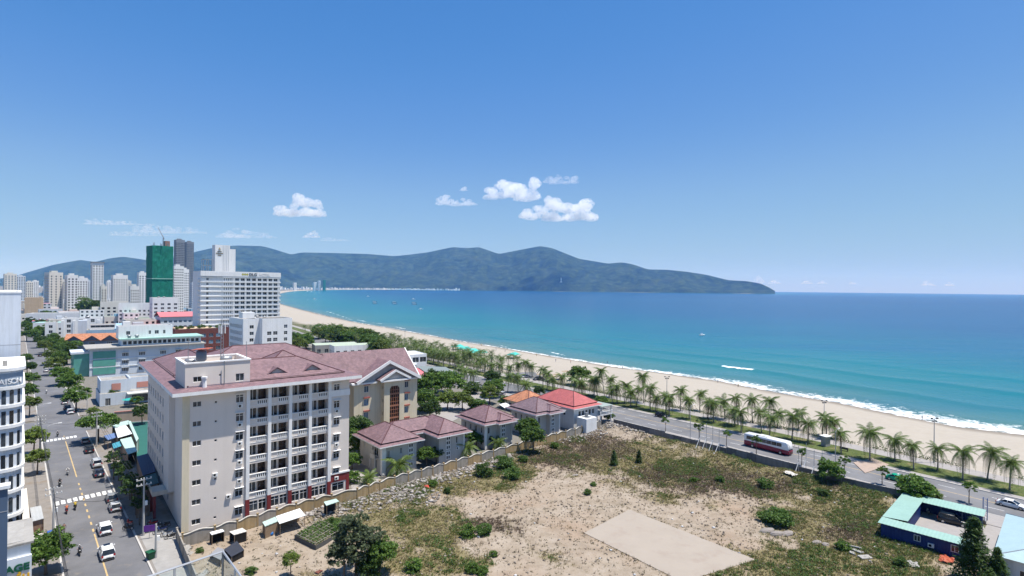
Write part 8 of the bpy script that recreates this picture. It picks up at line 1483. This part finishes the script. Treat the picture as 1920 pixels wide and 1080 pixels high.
p = MB(); p.loft([rrect(x, w * k, z0, z1, 0.18, 0.9) for x, z0, z1, k in ((-L / 2 + 0.03, 1.45, 3.2, 0.93), (-L / 2 + 0.2, 1.5, 3.42, 0.995), (0, 1.48, 3.45, 0.995), (L / 2 - 0.75, 1.32, 3.42, 0.995), (L / 2 - 0.35, 1.28, 3.2, 0.95), (L / 2 - 0.1, 1.22, 2.2, 0.88))]); obj('upper_body', p.mesh('coach_upper', M_COW, True), BU)
for s in (-1, 1):
    for k in range(7): p = MB(); x0 = -L / 2 + 0.75 + k * 1.36; p.box(x0, x0 + 1.28, s * w * 1.0 - 0.01, s * w * 1.0 + 0.012, 2.0, 2.9); obj('side_window', p.mesh('side_window', M_CARGL), BU)
    for x in (-3.6, 3.9): wo = obj('wheel', car_meshes('suv')[3], BU, (x, s * 1.12, 0.48), scale=1.45); obj('rim', car_meshes('suv')[4], wo)
    p = MB(); p.tube([(L / 2 - 0.2, s * 1.15, 3.0), (L / 2 + 0.25, s * 1.45, 2.8), (L / 2 + 0.25, s * 1.45, 2.3)], 0.05, 5); obj('mirror', p.mesh('mirror', M_PLATE), BU); p = MB(); p.ball((L / 2 - 0.1, s * 0.85, 0.85), 0.12, 0.2, 0.13); obj('headlight', p.mesh('headlight', M_LAMP), BU)
p = MB(); p.add([(L / 2 - 0.06, -1.02, 1.35), (L / 2 - 0.06, 1.02, 1.35), (L / 2 - 0.36, 1.08, 3.05), (L / 2 - 0.36, -1.08, 3.05)], [(0, 1, 2, 3)]); obj('windscreen', p.mesh('windscreen', M_CARGL), BU); p = MB(); p.box(-2.2, 0.2, -0.85, 0.85, 3.45, 3.63); obj('roof_unit', p.mesh('roof_unit', M_COW), BU)
q = gp(1684, 902); car(q, road_ang(q) + math.pi, 'sedan', GRNT, 'bright green taxi on the beach road behind the big bush', extra='taxi'); q = gp(1897, 951); car(q, road_ang(q) + math.pi, 'sedan', WHITE, 'white sedan on the beach road at the right edge')
q = gp(1240, 782); car(q, road_ang(q) + math.pi, 'hatch', BLK, 'small dark car at the far left of the visible beach road')
for k, (px, py, kd, cl, lb) in enumerate(((1008, 713, 'suv', BLK, 'dark car parked among palms at the beach car park'), (905, 731, 'hatch', WHITE, 'white car parked left in the beach car park'), (893, 722, 'sedan', SILV, 'silver car parked behind the white one in the beach car park'), (938, 741, 'hatch', SILV, 'pale car parked below the palms of the beach car park'), (828, 704, 'suv', BLK, 'dark car parked by the red-roofed bar'), (822, 698, 'sedan', NAVY, 'navy car parked beside the dark one by the red-roofed bar'), (985, 708, 'sedan', GREY, 'grey car parked at the sand edge of the beach car park'))): car(gp(px, py, 0.03), road_ang(gp(px, py)) + (0.3 if k % 2 else 1.5), kd, cl, lb, 'cars in the beach car parks')
# --- young trees, lamps, masts along the road
for k, (px, py, R, h) in enumerate(((1248, 809, 1.5, 3.0), (1311, 828, 1.9, 3.9), (1362, 836, 1.4, 3.2), (1418, 851, 1.6, 3.4), (1503, 873, 1.5, 3.2), (1583, 893, 1.5, 3.2), (1654, 907, 1.5, 2.9), (1817, 942, 1.5, 3.0))): tree(gp(px, py, 0.13), R, h, 'young', ORD[k] + ' staked young tree from the left on the near pavement of the beach road', 'tree', 'young trees on the near pavement', 'young_tree')
q = gp(1556, 912); q.z = lz(q); tree(q, 3.0, 2.3, 'broad', 'big round bush standing against the panel fence', 'tree'); q = gp(1716, 948); tree(q, 4.0, 3.0, 'broad', 'spreading leafy tree behind the green-roofed shed', 'tree'); tree(gp(1745, 951), 2.4, 2.2, 'yellow', 'lighter leafy branch clump right of the spreading tree', 'tree')
def floodlight(px, py, h, label):
    t = thing('floodlight_mast', label, 'floodlight', gp(px, py), 0.2, 'floodlight masts by the beach'); p = MB(); p.tube([(0, 0, 0), (0, 0, h)], [0.14, 0.07], 7); obj('mast', p.mesh('mast', M_GALV), t); p = MB(); p.box(-0.9, 0.9, -0.06, 0.06, h - 0.1, h); obj('crossbar', p.mesh('crossbar', M_GALV), t)
    for x, z in ((-0.8, 0.0), (0.8, 0.0), (-0.45, -0.65), (0.45, -0.65)): p = MB(); p.box(x - 0.2, x + 0.2, -0.22, 0.15, h + z - 0.05, h + z + 0.22); obj('lamp', p.mesh('lamp', M_PLATE), t)
floodlight(1751, 869, 11.0, 'floodlight mast on the promenade near the right edge'); floodlight(1250, 762, 10.6, 'floodlight mast behind the middle palms'); floodlight(759, 660, 14, 'tall far mast above the dense palm band'); floodlight(1545, 800, 8.0, 'short floodlight mast hidden among the palms right of the coach')
for px, py, lb in ((1566, 881, 'street lamp on the near pavement beside the round bush'), (1294, 823, 'street lamp on the near pavement left of the propped posts')): street_lamp(gp(px, py, 0.13), 9.0, road_ang(gp(px, py)) - 1.57, lb, 1.6)
t = thing('bench', 'dark bench on the promenade left of the salmon footpath', 'bench', gp(1583, 845, 0.15), road_ang(gp(1583, 845))); p = MB(); p.box(-1, 1, -0.25, 0.25, 0.4, 0.47); obj('seat', p.mesh('seat', M_PLATE), t); p = MB(); p.box(-1, 1, 0.2, 0.27, 0.5, 0.95); obj('backrest', p.mesh('backrest', M_PLATE), t)
for x in (-0.8, 0.8): p = MB(); p.box(x - 0.05, x + 0.05, -0.22, 0.22, 0, 0.4); obj('leg', p.mesh('leg', M_PLATE), t)
t = thing('kiosk', 'small grey kiosk pillar on the promenade among the palms', 'kiosk', gp(1548, 836, 0.15), 0.4); p = MB(); p.box(-0.9, 0.9, -0.7, 0.7, 0, 2.6); obj('body', p.mesh('body', M_CONC), t); p = MB(); p.box(-1.2, 1.2, -1.0, 1.0, 2.6, 2.8); obj('roof', p.mesh('roof', M_WHITE), t)
# --- palms near the road, one by one: foot (px), height of the crown base in metres
NEARP = [(1893, 919, 6.4), (1851, 900, 7.0), (1805, 900, 6.6), (1758, 881, 5.6), (1713, 881, 5.9), (1678, 864, 5.4), (1631, 863, 7.2), (1577, 851, 5.6), (1566, 822, 5.2), (1549, 822, 5.6), (1542, 817, 5.8), (1515, 829, 5.6), (1497, 804, 5.4), (1485, 823, 7.0), (1457, 800, 4.6), (1442, 821, 6.4), (1441, 801, 8.6), (1428, 811, 6.4), (1411, 792, 7.8), (1390, 811, 6.4), (1384, 797, 9.0), (1378, 800, 5.2), (1359, 785, 6.2), (1338, 791, 6.4), (1327, 785, 5.4), (1312, 769, 6.2), (1292, 786, 6.4), (1276, 770, 7.6), (1255, 780, 6.4), (1248, 774, 5.8)]
for k, (px, py, h) in enumerate(NEARP): palm_near(gp(px, py, 0.14), h * 0.93, ORD[k] + ' coconut palm from the right edge along the beach road verge', 'coconut palms on the road verge', 1.0)
MIDP = [(1219, 769, 8.2), (1207, 756, 10.5), (1193, 763, 7.0), (1171, 757, 7.2), (1157, 757, 6.6), (1142, 745, 7.6), (1134, 748, 11.4), (1120, 743, 7.0), (1114, 743, 6.6), (1092, 743, 5.6), (1076, 736, 6.0), (1056, 732, 6.2), (1037, 733, 5.0), (1026, 730, 7.0), (1018, 726, 8.0), (998, 707, 5.6), (986, 707, 7.6), (972, 736, 6.6), (971, 708, 6.4), (952, 735, 7.0), (953, 709, 5.4), (938, 712, 7.0), (922, 712, 7.0), (989, 737, 3.4), (896, 698, 6.2), (888, 726, 6.8), (881, 696, 9.4), (868, 692, 8.4), (870, 722, 6.2), (858, 714, 6.6), (1229, 772, 5.0), (1182, 764, 5.6), (1148, 757, 5.4)]
for k, (px, py, h) in enumerate(MIDP): palm_near(gp(px, py, 0.05), h * 0.93, ORD[k] + ' palm leftwards in the groves behind the red-roofed house', 'coconut palms of the beach groves', 1.08)
fb = []
for i in range(9, 14):
    a, b_ = offs(11)[i - 1], offs(11)[i]; n_ = int((b_ - a).length / (4.5 if i < 12 else 9))
    for k in range(n_):
        for d in (0, 7.5, 15, 22): fb.append(a.lerp(b_, (k + RNG.uniform(0, 0.7)) / n_) + Vector((0.79, 0.61, 0)) * (d + RNG.uniform(-1.5, 1.5)))
for q in fb[:235]: palm_far(Vector((q.x, q.y, 0.0)), RNG.uniform(4.6, 8.0), 'small palm in the dense far band between road and sand', 'palms of the dense far band', RNG.uniform(1.0, 1.2))
for k, (px, py) in enumerate(((791, 677), (812, 681), (821, 684), (832, 687), (844, 690), (855, 690), (803, 676), (780, 672))): palm_near(gp(px, py, 0.05), 6.6, ORD[k] + ' palm of the front row along the paved beach car park', 'palms in front of the dense band', 1.05)
for px, py, h, sc, lb in ((748, 893, 2.6, 1.15, 'squat leafy palm against the near villa by the wall'), (880, 858, 2.4, 1.0, 'squat palm behind the wall between the near and small villas'), (935, 846, 2.2, 1.0, 'drooping palm behind the wall beside the small villa'), (690, 905, 1.2, 0.7, 'tiny palm at the street lamp left of the near villa')): palm_near(gp(px, py), h, lb, None, sc)
# --- garden trees of the compound
for px, py, R, h, kd, lb in ((678, 858, 4.0, 4.2, 'broad', 'tall round tree between the beige block and the near villa'), (672, 850, 3.4, 6.5, 'dark', 'dark tree top behind the round tree by the beige block'), (800, 874, 2.2, 2.6, 'broad', 'leafy shrub tree in the recess of the near villa'), (818, 868, 1.6, 2.4, 'dark', 'darker shrub in the recess of the near villa'), (893, 838, 2.4, 2.4, 'broad', 'leafy tree left of the small villa'), (910, 838, 2.2, 2.2, 'dark', 'darker leafy tree touching the small villa front'), (990, 836, 3.2, 4.6, 'broad', 'leafy tree between the small villa and the mauve-roofed villa'), (816, 735, 5.0, 5.0, 'dark', 'dark garden tree right of the gabled block'), (844, 744, 5.4, 5.4, 'broad', 'tall garden tree beyond the courtyard'), (799, 748, 4.8, 5.0, 'broad', 'garden tree against the gabled block'), (796, 772, 4.2, 4.0, 'broad', 'garden tree below the gabled block corner'), (806, 784, 3.4, 3.0, 'dark', 'low garden tree above the near villa roof'), (839, 768, 3.4, 3.6, 'yellow', 'yellow-green flowering tree left in the courtyard'), (867, 770, 3.6, 3.8, 'yellow', 'yellow-green flowering tree right in the courtyard'), (884, 738, 3.4, 2.2, 'yshrub', 'clipped bushes beyond the courtyard'),
        (918, 757, 3.6, 3.8, 'yellow', 'flowering frangipani left of the orange pavilion'), (926, 745, 3.6, 4.2, 'broad', 'green tree behind the frangipani'), (893, 768, 3.0, 1.8, 'yshrub', 'yellow-green hedge bush behind the small villa roof'), (948, 764, 2.6, 2.0, 'shrub', 'brownish shrub in front of the orange pavilion'), (923, 724, 3.4, 4.0, 'dark', 'single dark round tree on the beach car park'), (1086, 722, 4.6, 4.6, 'broad', 'broad dark tree on the sand behind the red-roofed house'), (1012, 744, 2.2, 2.2, 'dark', 'dark conifer-like shrub beside the red roof'), (660, 880, 2.2, 2.0, 'broad', 'shrub at the seaward corner of the beige block'), (1140, 790, 1.8, 1.8, 'yshrub', 'bush at the corner of wall and fence'), (1128, 765, 2.2, 2.4, 'broad', 'bush beside the terrace of the red-roofed house')): tree(gp(px, py), R * 1.2, h, kd, lb, 'tree', 'garden trees of the compound')
for k, px in enumerate(sorted(RNG.uniform(528, 720) for _ in range(46))):
    py = np.interp(px, [528, 580, 600, 690, 720], [664, 664, 648, 656, 676]) - RNG.uniform(0, 18); tree(gp(px, py), RNG.uniform(4.5, 7.5), 5.5, ('broad', 'dark', 'broad', 'yellow')[k % 4], ORD[k] + ' tree from the left in the green belt behind the pink roofs', 'tree', 'trees of the green belt')
# --- low buildings in the green belt
M_PGR = mat('pale_green_roof', (0.40, 0.46, 0.36), 0.7, 0.12, 0.3, 0.1)
t = plain('green_roof_hall', 'low hall with a pale green roof left of the white seaside restaurant', 'hall', 592, 330, 62, 26, 14, 6, M_CONC, 6, 1, roofm=M_PGR, parapet=0, wh=2.4, joined=False); t = plain('green_roof_hall', 'longer low hall with a pale green roof behind the pink gable', 'hall', 628, 322, 58, 30, 12, 6.5, M_TWHITE, 7, 1, roofm=M_PGR, parapet=0, wh=2.4, joined=False)
t = plain('seaside_restaurant', 'white flat-roofed restaurant with a band of dark windows above the gabled block', 'restaurant', 716, 268, 58, 24, 16, 7.4, M_WHITE, 6, 1, z0=3.6, wh=2.6, wfrac=0.86, parapet=0.3, joined=False, roofm=M_WSHEET)
px_roof('bar_roof', 'red tiled low roof beside the car park canopy', 'roof shelter', [(758, 690), (792, 690), (806, 702), (776, 706)], 3.0, M_PINKR, group='low roofs by the car park'); px_roof('bar_roof', 'long grey canopy roof beside the car park', 'roof shelter', [(780, 686), (836, 688), (858, 701), (806, 703)], 3.4, mat('grey_green_sheet', (0.20, 0.23, 0.22), 0.6, 0.1), group='low roofs by the car park'); px_roof('bar_roof', 'pale blue and white canopy below the white restaurant', 'roof shelter', [(735, 684), (776, 677), (782, 683), (742, 691)], 3.0, M_PBLUEW, group='low roofs by the car park'); px_roof('bar_roof', 'small white shade sail roof in the garden', 'roof shelter', [(800, 716), (822, 718), (815, 728), (797, 726)], 3.0, M_WSHEET, group='low roofs by the car park')
px_roof('shade_canopy', 'small white canopy beside the mauve-roofed villa', 'canopy', [(936, 758), (948, 755), (958, 760), (946, 765)], 3.0, M_WSHEET, corr=False)
# --- green-roofed blue compound at the right
KC = thing('blue_shed', 'U-shaped blue shed with pale green roofs at the lot edge', 'shed', gp(1651.7, 1006.7), rotz_of(136)); M_DBL = mat('dark_blue_sheet_wall', (0.012, 0.035, 0.15), 0.5, 0.15, 0.5, 0.1)
def corr_wall(mb, x0, y0, x1, y1, z0, z1):
    n = max(4, int(math.hypot(x1 - x0, y1 - y0) / 0.14)); dx, dy = (x1 - x0), (y1 - y0); l = math.hypot(dx, dy); nx_, ny_ = dy / l, -dx / l; V = []
    for i in range(n + 1): f = i / n; o_ = 0.03 * (i % 2); V += [(x0 + dx * f + nx_ * o_, y0 + dy * f + ny_ * o_, z0), (x0 + dx * f + nx_ * o_, y0 + dy * f + ny_ * o_, z1)]
    mb.add(V, [(2 * i, 2 * i + 2, 2 * i + 3, 2 * i + 1) for i in range(n)])
p = MB(); corr_wall(p, 0, 0, 11.6, 0, 0, 2.5); corr_wall(p, 11.6, 0, 11.6, 2.4, 0, 2.5); corr_wall(p, 0, 18.8, 0, 0, 0, 2.5); corr_wall(p, 11.6, 18.8, 0, 18.8, 0, 2.5); corr_wall(p, 3.0, 2.5, 3.0, 15.5, 0, 2.4); corr_wall(p, 11.6, 2.4, 3.0, 2.4, 0, 2.3); obj('wall', p.mesh('blue_wall', M_DBL), KC)
def sheet(parent, q, m, name='roof'): 
    A, B, C_, D = [Vector(v) for v in q]; n = max(6, int((B - A).length / 0.25)); V = []
    for i in range(n + 1): f = i / n; up = Vector((0, 0, 0.03 * (i % 2))); V += [A.lerp(B, f) + up, D.lerp(C_, f) + up]
    mb = MB(); mb.add(V, [(2 * i, 2 * i + 2, 2 * i + 3, 2 * i + 1) for i in range(n)]); return obj(name, mb.mesh(name, m), parent)
M_GRR = mat('pale_green_metal', (0.27, 0.42, 0.36), 0.5, 0.08, 0.5, 0.08); sheet(KC, [(-0.4, -0.5, 2.5), (12.0, -0.5, 2.5), (12.0, 2.6, 2.62), (-0.4, 2.6, 2.62)], M_GRR); sheet(KC, [(-0.4, 19.0, 2.62), (-0.4, 2.7, 2.62), (3.3, 2.7, 2.9), (3.3, 19.0, 2.9)], M_GRR); sheet(KC, [(3.1, 15.6, 2.72), (12.0, 15.6, 2.72), (12.0, 19.0, 3.0), (3.1, 19.0, 3.0)], M_GRR)
for x in (6.0, 9, 11.8): p = MB(); p.tube([(x, 15.8, 0), (x, 15.8, 2.72)], 0.05, 5); obj('post', p.mesh('post', M_BLUE), KC)
put_windows(KC, 'front', (0, -0.1, 0), [(4.6, 5.5, 1.0, 2.0), (9.4, 10.4, 0.9, 2.0)], 0.0, 2); ac_unit(KC, (6.9, -0.05, 0.7)); bpy.context.view_layer.update()
slab('yard', [KC.matrix_world @ Vector(v) for v in ((2.9, 2.3, 0), (15.4, 2.3, 0), (15.4, 17.5, 0), (26, 17.5, 0), (26, 24, 0), (12, 24, 0), (12, 18.7, 0), (2.9, 18.7, 0))], 0.05, M_PALEP)
car(gp(1787, 982, 0.05), rotz_of(136) + 0.05, 'suv', BLK, 'black car parked in the yard of the blue shed'); car(gp(1818, 974, 0.05), rotz_of(136) + 0.1, 'sedan', GREY, 'dark sedan parked under the yard canopy behind the black car'); motorbike(gp(1740, 964, 0.05), 1.1, ('cream', (0.6, 0.55, 0.48)), 'cream scooter parked in the yard of the blue shed', 'scooters in the yard'); motorbike(gp(1762, 957, 0.05), 1.3, BLK, 'dark scooter under the yard canopy', 'scooters in the yard')
RB = thing('pale_roof_building', 'building with a pale blue hipped roof at the bottom right edge', 'building', KC.matrix_world @ Vector((15.6, -4.2, 0)), rotz_of(136)); block(RB, 16, 20, 3.9, M_WARMW, {'front': [(2, 3.2, 0.9, 2.4), (7, 8.2, 0.9, 2.4)], 'left': grid(2, 4, 4, 0.9, 1, 1, 1.4, 1.5)}, roof=False, win=dict(cols=2)); M_PBR = mat('pale_blue_metal', (0.34, 0.46, 0.48), 0.45, 0.06, 0.6, 0.06); hip_roof(RB, 0, 16, 0, 20, 3.9, 2.4, M_PBR, 0.8, 'roof', M_METAL, 0.08)
GT = thing('gate_frame', 'blue lattice gate posts at the entrance of the yard', 'gate', gp(1847, 976), road_ang(gp(1847, 976)));
for x in (0, -6.5):
    for dx in (-0.3, 0.3): p = MB(); p.box(x + dx - 0.06, x + dx + 0.06, -0.06, 0.06, 0, 4.2); obj('post', p.mesh('post', M_BTARP), GT)
    for k in range(8): p = MB(); p.tube([(x - 0.3, 0, 0.3 + k * 0.5), (x + 0.3, 0, 0.75 + k * 0.5)], 0.03, 4); obj('brace', p.mesh('brace', M_BTARP), GT)
px_roof('yard_fence_roof', 'dark timber rack beside the yard gate', 'rack', [(1828, 955), (1840, 957), (1846, 970), (1830, 968)], 1.4, M_TIMBER, corr=False)
# --- life on the beach
ppl = ((1096, 677), (1167, 690), (1185, 691), (1042, 681), (1006, 668), (1018, 664), (1139, 678), (1129, 680), (1086, 699), (1346, 716), (1384, 725), (1729, 783), (1052, 668), (947, 662), (1070, 683), (930, 659), (903, 648))
for k, (px, py) in enumerate(ppl):
    q = gp(px, py, -2.0); d_ = float(seg_dist(np.array([q.x]), np.array([q.y]), WATER)[0]); sea_ = bool(in_poly(np.array([q.x]), np.array([q.y]), SEA_POLY)[0]); q.z = SEA_Z - 0.4 if sea_ else min(-0.1, SEA_Z + 2.94 * min(1, d_ / 38) ** 0.85) - 0.05
    o = obj('person', person_mesh('stand', (CBK, CWH, CRD, CBL, CYL, CGY)[k % 6], (CBL, CBK, CGY)[k % 3]), None, q, (0, 0, k * 1.3)); tag(o, ORD[k] + ' in the scatter of people by the waterline, dressed in ' + (CBK, CWH, CRD, CBL, CYL, CGY)[k % 6][0], 'person', 'people on the beach')
M_TEALF = mat('teal_canvas', (0.06, 0.42, 0.36), 0.7, 0.08)
for k, (px, py) in enumerate(((884, 664), (892, 667), (900, 668), (870, 660), (858, 656), (962, 672))):
    q = gp(px, py, -0.3); q.z = -0.6; t = thing('beach_tent', ORD[k] + ' teal canopy among the row of beach canopies above the palms', 'canopy', q, 0.6 + k * 0.1, 'teal beach canopies'); p = MB(); p.add([(-4, -3, 2.6), (4, -3, 2.6), (4, 3, 2.6), (-4, 3, 2.6), (-3, 0, 3.9), (3, 0, 3.9)], [(0, 1, 5, 4), (2, 3, 4, 5), (3, 0, 4), (1, 2, 5)]); obj('canopy', p.mesh('canopy', M_TEALF), t)
    for x in (-3.8, 3.8):
        for y in (-2.8, 2.8): p = MB(); p.tube([(x, y, 0), (x, y, 2.6)], 0.06, 4); obj('post', p.mesh('post', M_WHITE), t)
for k, (px, py) in enumerate(((1046, 712), (1062, 706), (1075, 714), (1036, 716), (1015, 712))): q = gp(px, py, -0.2); q.z = -0.25; umbrella(q, 2.6, 3.0, mat('straw', (0.32, 0.25, 0.17), 0.95, 0.2), ORD[k] + ' straw parasol on the sand by the broad dark tree', 'straw parasols')
def boat(px, py, L, label, m=None):
    q = gp(px, py, SEA_Z); t = thing('boat', label, 'boat', q, 0.4, 'boats in the bay'); p = MB(); p.loft([[(x * L, -w_ * L, 0.5 + s_), (x * L, -w_ * L * 0.6, -0.1), (x * L, w_ * L * 0.6, -0.1), (x * L, w_ * L, 0.5 + s_)] for x, w_, s_ in ((-0.5, 0.13, 0.1), (-0.2, 0.17, 0), (0.2, 0.15, 0.15), (0.42, 0.07, 0.4), (0.5, 0.01, 0.6))]); obj('hull', p.mesh('hull', m or M_WHITE), t); p = MB(); p.box(-0.2 * L, 0.12 * L, -0.09 * L, 0.09 * L, 0.5, 0.5 + 0.2 * L); obj('cabin', p.mesh('cabin', M_PBLUEW), t)
for px, py, L, lb in ((1316, 629, 7, 'small boat alone on the turquoise water'), (789, 580, 10, 'white boat off the far beach'), (577, 547, 26, 'pale boat at the far end of the bay, left of its pair'), (584, 547.5, 26, 'pale boat at the far end of the bay, right of its pair'), (590, 561, 14, 'white boat near the curve of the far beach'), (775, 561, 16, 'white boat in the middle of the bay'), (690, 556, 16, 'small white boat left of the middle of the bay')): boat(px, py, L, lb)
for k in range(18): px, py = 700 + (k * 37) % 110, 566 + (k * 13) % 6; boat(px, py, 9, 'dark round fishing boat in the cluster moored mid-bay', mat('tarred_boat', (0.03, 0.03, 0.03), 0.8))
# ------------------------------------------------------------------ the photographer's own terrace below
TR = thing('terrace_railing', 'glass railing corner of the terrace below the camera', 'railing', at(418, 1034, 19.0) - Vector((0, 0, 1.1)), 0); a0 = TR.location + Vector((0, 0, 1.1)); e1 = at(250, 1085, 17.0); e2 = at(455, 1080, 17.25); e1.z = e2.z = a0.z; M_GLS = mat_clear_glass('railing_glass')
for nm, e in (('left', e1), ('right', e2)):
    d = e - a0; u = d.normalized(); d = u * 9.0; p = MB(); p.tube([(0, 0, 1.1), (d.x, d.y, 1.1)], 0.035, 6); obj('handrail', p.mesh('handrail', M_GALV), TR); n_ = 6
    for k in range(n_):
        x0, x1 = d * (k / n_), d * ((k + 1) / n_); p = MB(); p.add([(x0.x, x0.y, 0.08), (x1.x, x1.y, 0.08), (x1.x, x1.y, 1.04), (x0.x, x0.y, 1.04)], [(0, 1, 2, 3)]); obj('glass_panel', p.mesh('glass_panel', M_GLS), TR)
        p = MB(); p.tube([(x0.x, x0.y, 0), (x0.x, x0.y, 1.1)], 0.035, 6); obj('post', p.mesh('post', M_GALV), TR)
u1, u2 = (e1 - a0).normalized() * 9, (e2 - a0).normalized() * 9; p = MB(); p.prism([(0.0, 0.0), (u1.x, u1.y), (u1.x + u2.x, u1.y + u2.y), (u2.x, u2.y)], -0.3, 0.0); obj('terrace_slab', p.mesh('terrace_slab', M_CONC, recalc=True), TR)
BK_ = thing('camera_building', 'pale building carrying the glass-railed terrace', 'building', (a0.x, a0.y, 0)); p = MB(); p.prism([(-0.3, -1.2), (u1.x * 0.97, u1.y * 0.97 - 1), (u1.x + u2.x, u1.y + u2.y), (u2.x * 0.97, u2.y * 0.97 - 1)], 0, a0.z - 1.45); obj('wall', p.mesh('wall', M_WHITE, recalc=True), BK_)
# ------------------------------------------------------------------ clouds over the bay, each its own body of vapour
def cloud_body(name, label, px0, px1, py0, py1, Y, blobs, dens=0.03, thr=0.40, group='small cumulus clouds'):
    a, b_ = at(px0, py1, Y), at(px1, py0, Y); W, H = b_.x - a.x, b_.z - a.z; c = Vector(((a.x + b_.x) / 2, Y, a.z)); D = min(W * 0.7, H * 2.2)
    bm = bmesh.new(); rc = random.Random(int(px0))
    me = bpy.data.meshes.new(name)
    fxs = [0.0] + [q[0] for q in blobs] + [1.0]; tops = [0.12] + [min(1.0, q[1] + q[2]) for q in blobs] + [0.12]
    for k in range(max(26, int(16 * W / H))):     # puffs heaped under the outline of the cloud
        fx = (k + 0.5) / max(26, int(16 * W / H)) if k % 2 else rc.uniform(0.03, 0.97); top = np.interp(fx, fxs, tops); r = rc.uniform(0.14, 0.27) * (0.5 + 0.6 * top); fz = r * 0.7 + (top - 1.5 * r) * rc.random() ** 0.6 if (top > 1.6 * r and k % 2 == 0) else r * 0.6
        M = Matrix.Translation(((fx - 0.5) * W, rc.uniform(-0.45, 0.45) * D * top, fz * H)) @ Matrix.Diagonal((r * H * rc.uniform(1.0, 1.5), r * H * 1.2, r * H * rc.uniform(0.75, 0.95), 1)); bmesh.ops.create_icosphere(bm, subdivisions=2, radius=1.0, matrix=M)
    bm.to_mesh(me); bm.free(); o = bpy.data.objects.new(name, me); COL.objects.link(o)
    md = o.modifiers.new('r', 'REMESH'); md.mode = 'VOXEL'; md.voxel_size = H / 30
    dg = bpy.context.evaluated_depsgraph_get(); dg.update(); me2 = bpy.data.meshes.new_from_object(o.evaluated_get(dg)); bpy.data.objects.remove(o)
    co = np.empty(len(me2.vertices) * 3, np.float32); me2.vertices.foreach_get('co', co); co = co.reshape(-1, 3); f = 5.0 / H
    n = fbm(co[:, 0] * f + 7, co[:, 2] * f + co[:, 1] * f * 0.7, 4, 61) - 0.5; n2 = fbm(co[:, 0] * f * 2.6, co[:, 2] * f * 2.6 + co[:, 1] * f * 1.9, 3, 67) - 0.5
    ctr = np.array([0, 0, H * 0.35]); d = co - ctr; d /= np.linalg.norm(d, axis=1)[:, None] + 1e-6; co = co + d * ((n * 0.35 + n2 * 0.3) * H * 0.4)[:, None]; flat = H * 0.06; co[:, 2] = np.where(co[:, 2] < flat, flat + (co[:, 2] - flat) * 0.35, co[:, 2])
    me2.vertices.foreach_set('co', co.astype(np.float32).ravel()); me2.update(); me2.materials.clear(); me2.materials.append(cloud_mat('vapour_' + name + str(px0), dens * 200.0 / H, 9.0 / H, thr))
    o2 = obj(name, me2, None, c); tag(o2, label, 'cloud', group); return o2
CB = 8200
cloud_body('cumulus_cloud', 'solid white cumulus alone on the left above the banded hotel', 515, 607, 358, 406, CB, [(0.15, 0.2, 0.18), (0.3, 0.3, 0.26), (0.48, 0.45, 0.34), (0.62, 0.6, 0.36), (0.78, 0.45, 0.36), (0.9, 0.28, 0.24)])
cloud_body('cumulus_cloud', 'largest flat-based white cumulus, lowest of the right group', 974, 1117, 364, 412, CB, [(0.1, 0.3, 0.2), (0.25, 0.45, 0.3), (0.36, 0.6, 0.3), (0.5, 0.5, 0.32), (0.64, 0.45, 0.32), (0.78, 0.4, 0.3), (0.9, 0.6, 0.24), (0.95, 0.75, 0.16)])
cloud_body('cumulus_cloud', 'rounded white cumulus above and left of the largest one', 908, 1009, 329, 374, 7000, [(0.1, 0.3, 0.22), (0.28, 0.4, 0.3), (0.48, 0.5, 0.34), (0.68, 0.55, 0.32), (0.85, 0.65, 0.28), (0.94, 0.75, 0.18)])
cloud_body('cumulus_cloud', 'wispy white cloud at the top right of the group', 1018, 1086, 323, 344, 6800, [(0.1, 0.35, 0.24), (0.35, 0.4, 0.3), (0.62, 0.5, 0.34), (0.85, 0.6, 0.32)], 0.010, 0.45)
cloud_body('cumulus_cloud', 'small flat white cloud left of the group', 817, 893, 362, 385, 7000, [(0.12, 0.45, 0.3), (0.3, 0.5, 0.34), (0.55, 0.35, 0.28), (0.82, 0.3, 0.26)], 0.016, 0.42)
cloud_body('cumulus_cloud', 'tiny puff above the small flat cloud', 862, 877, 348, 358, 7000, [(0.4, 0.4, 0.4), (0.7, 0.5, 0.35)], 0.02, 0.45)
cloud_body('cumulus_cloud', 'little white puff low above the hills behind the hotel', 568, 599, 430, 446, 11000, [(0.2, 0.3, 0.28), (0.55, 0.4, 0.36), (0.82, 0.55, 0.34)], 0.016, 0.42)
g5 = 'thin streak clouds on the left'
for k, (x0, x1, y0, y1, d_) in enumerate(((155, 275, 411, 421, .0016), (250, 390, 420, 437, .0016), (200, 330, 434, 442, .0010), (420, 520, 428, 446, .0013), (405, 470, 436, 446, .0010), (600, 660, 445, 452, .0009))): cloud_body('streak_cloud', ('thin pale streak cloud highest on the left', 'long pale streak cloud sloping towards the netted tower', 'faint streak cloud below the long one', 'pale streak cloud above the banded hotel', 'faint streak cloud beside the hotel slab', 'faint streak right of the little puff')[k], x0, x1, y0, y1, 12000, [(0.08 + 0.12 * j, 0.5 + 0.25 * math.sin(j), 0.30 + 0.08 * (j % 3)) for j in range(8)] + [(0.5, 0.5, 0.4)], d_ * 4, 0.44, g5)
g6 = 'tiny clouds low on the horizon'
for k, (x0, x1, y0, y1) in enumerate(((1412, 1432, 512, 532), (1440, 1464, 523, 532), (1502, 1524, 525, 532), (1532, 1550, 525, 532), (1592, 1606, 527, 533), (1728, 1752, 524, 536), (1772, 1790, 527, 536))): cloud_body('horizon_cloud', ORD[k] + ' tiny pale cloud from the left low over the sea horizon', x0, x1, y0, y1, 30000, [(0.25, 0.3, 0.3), (0.5, 0.5, 0.4), (0.75, 0.35, 0.3)], 0.02, 0.45, g6)
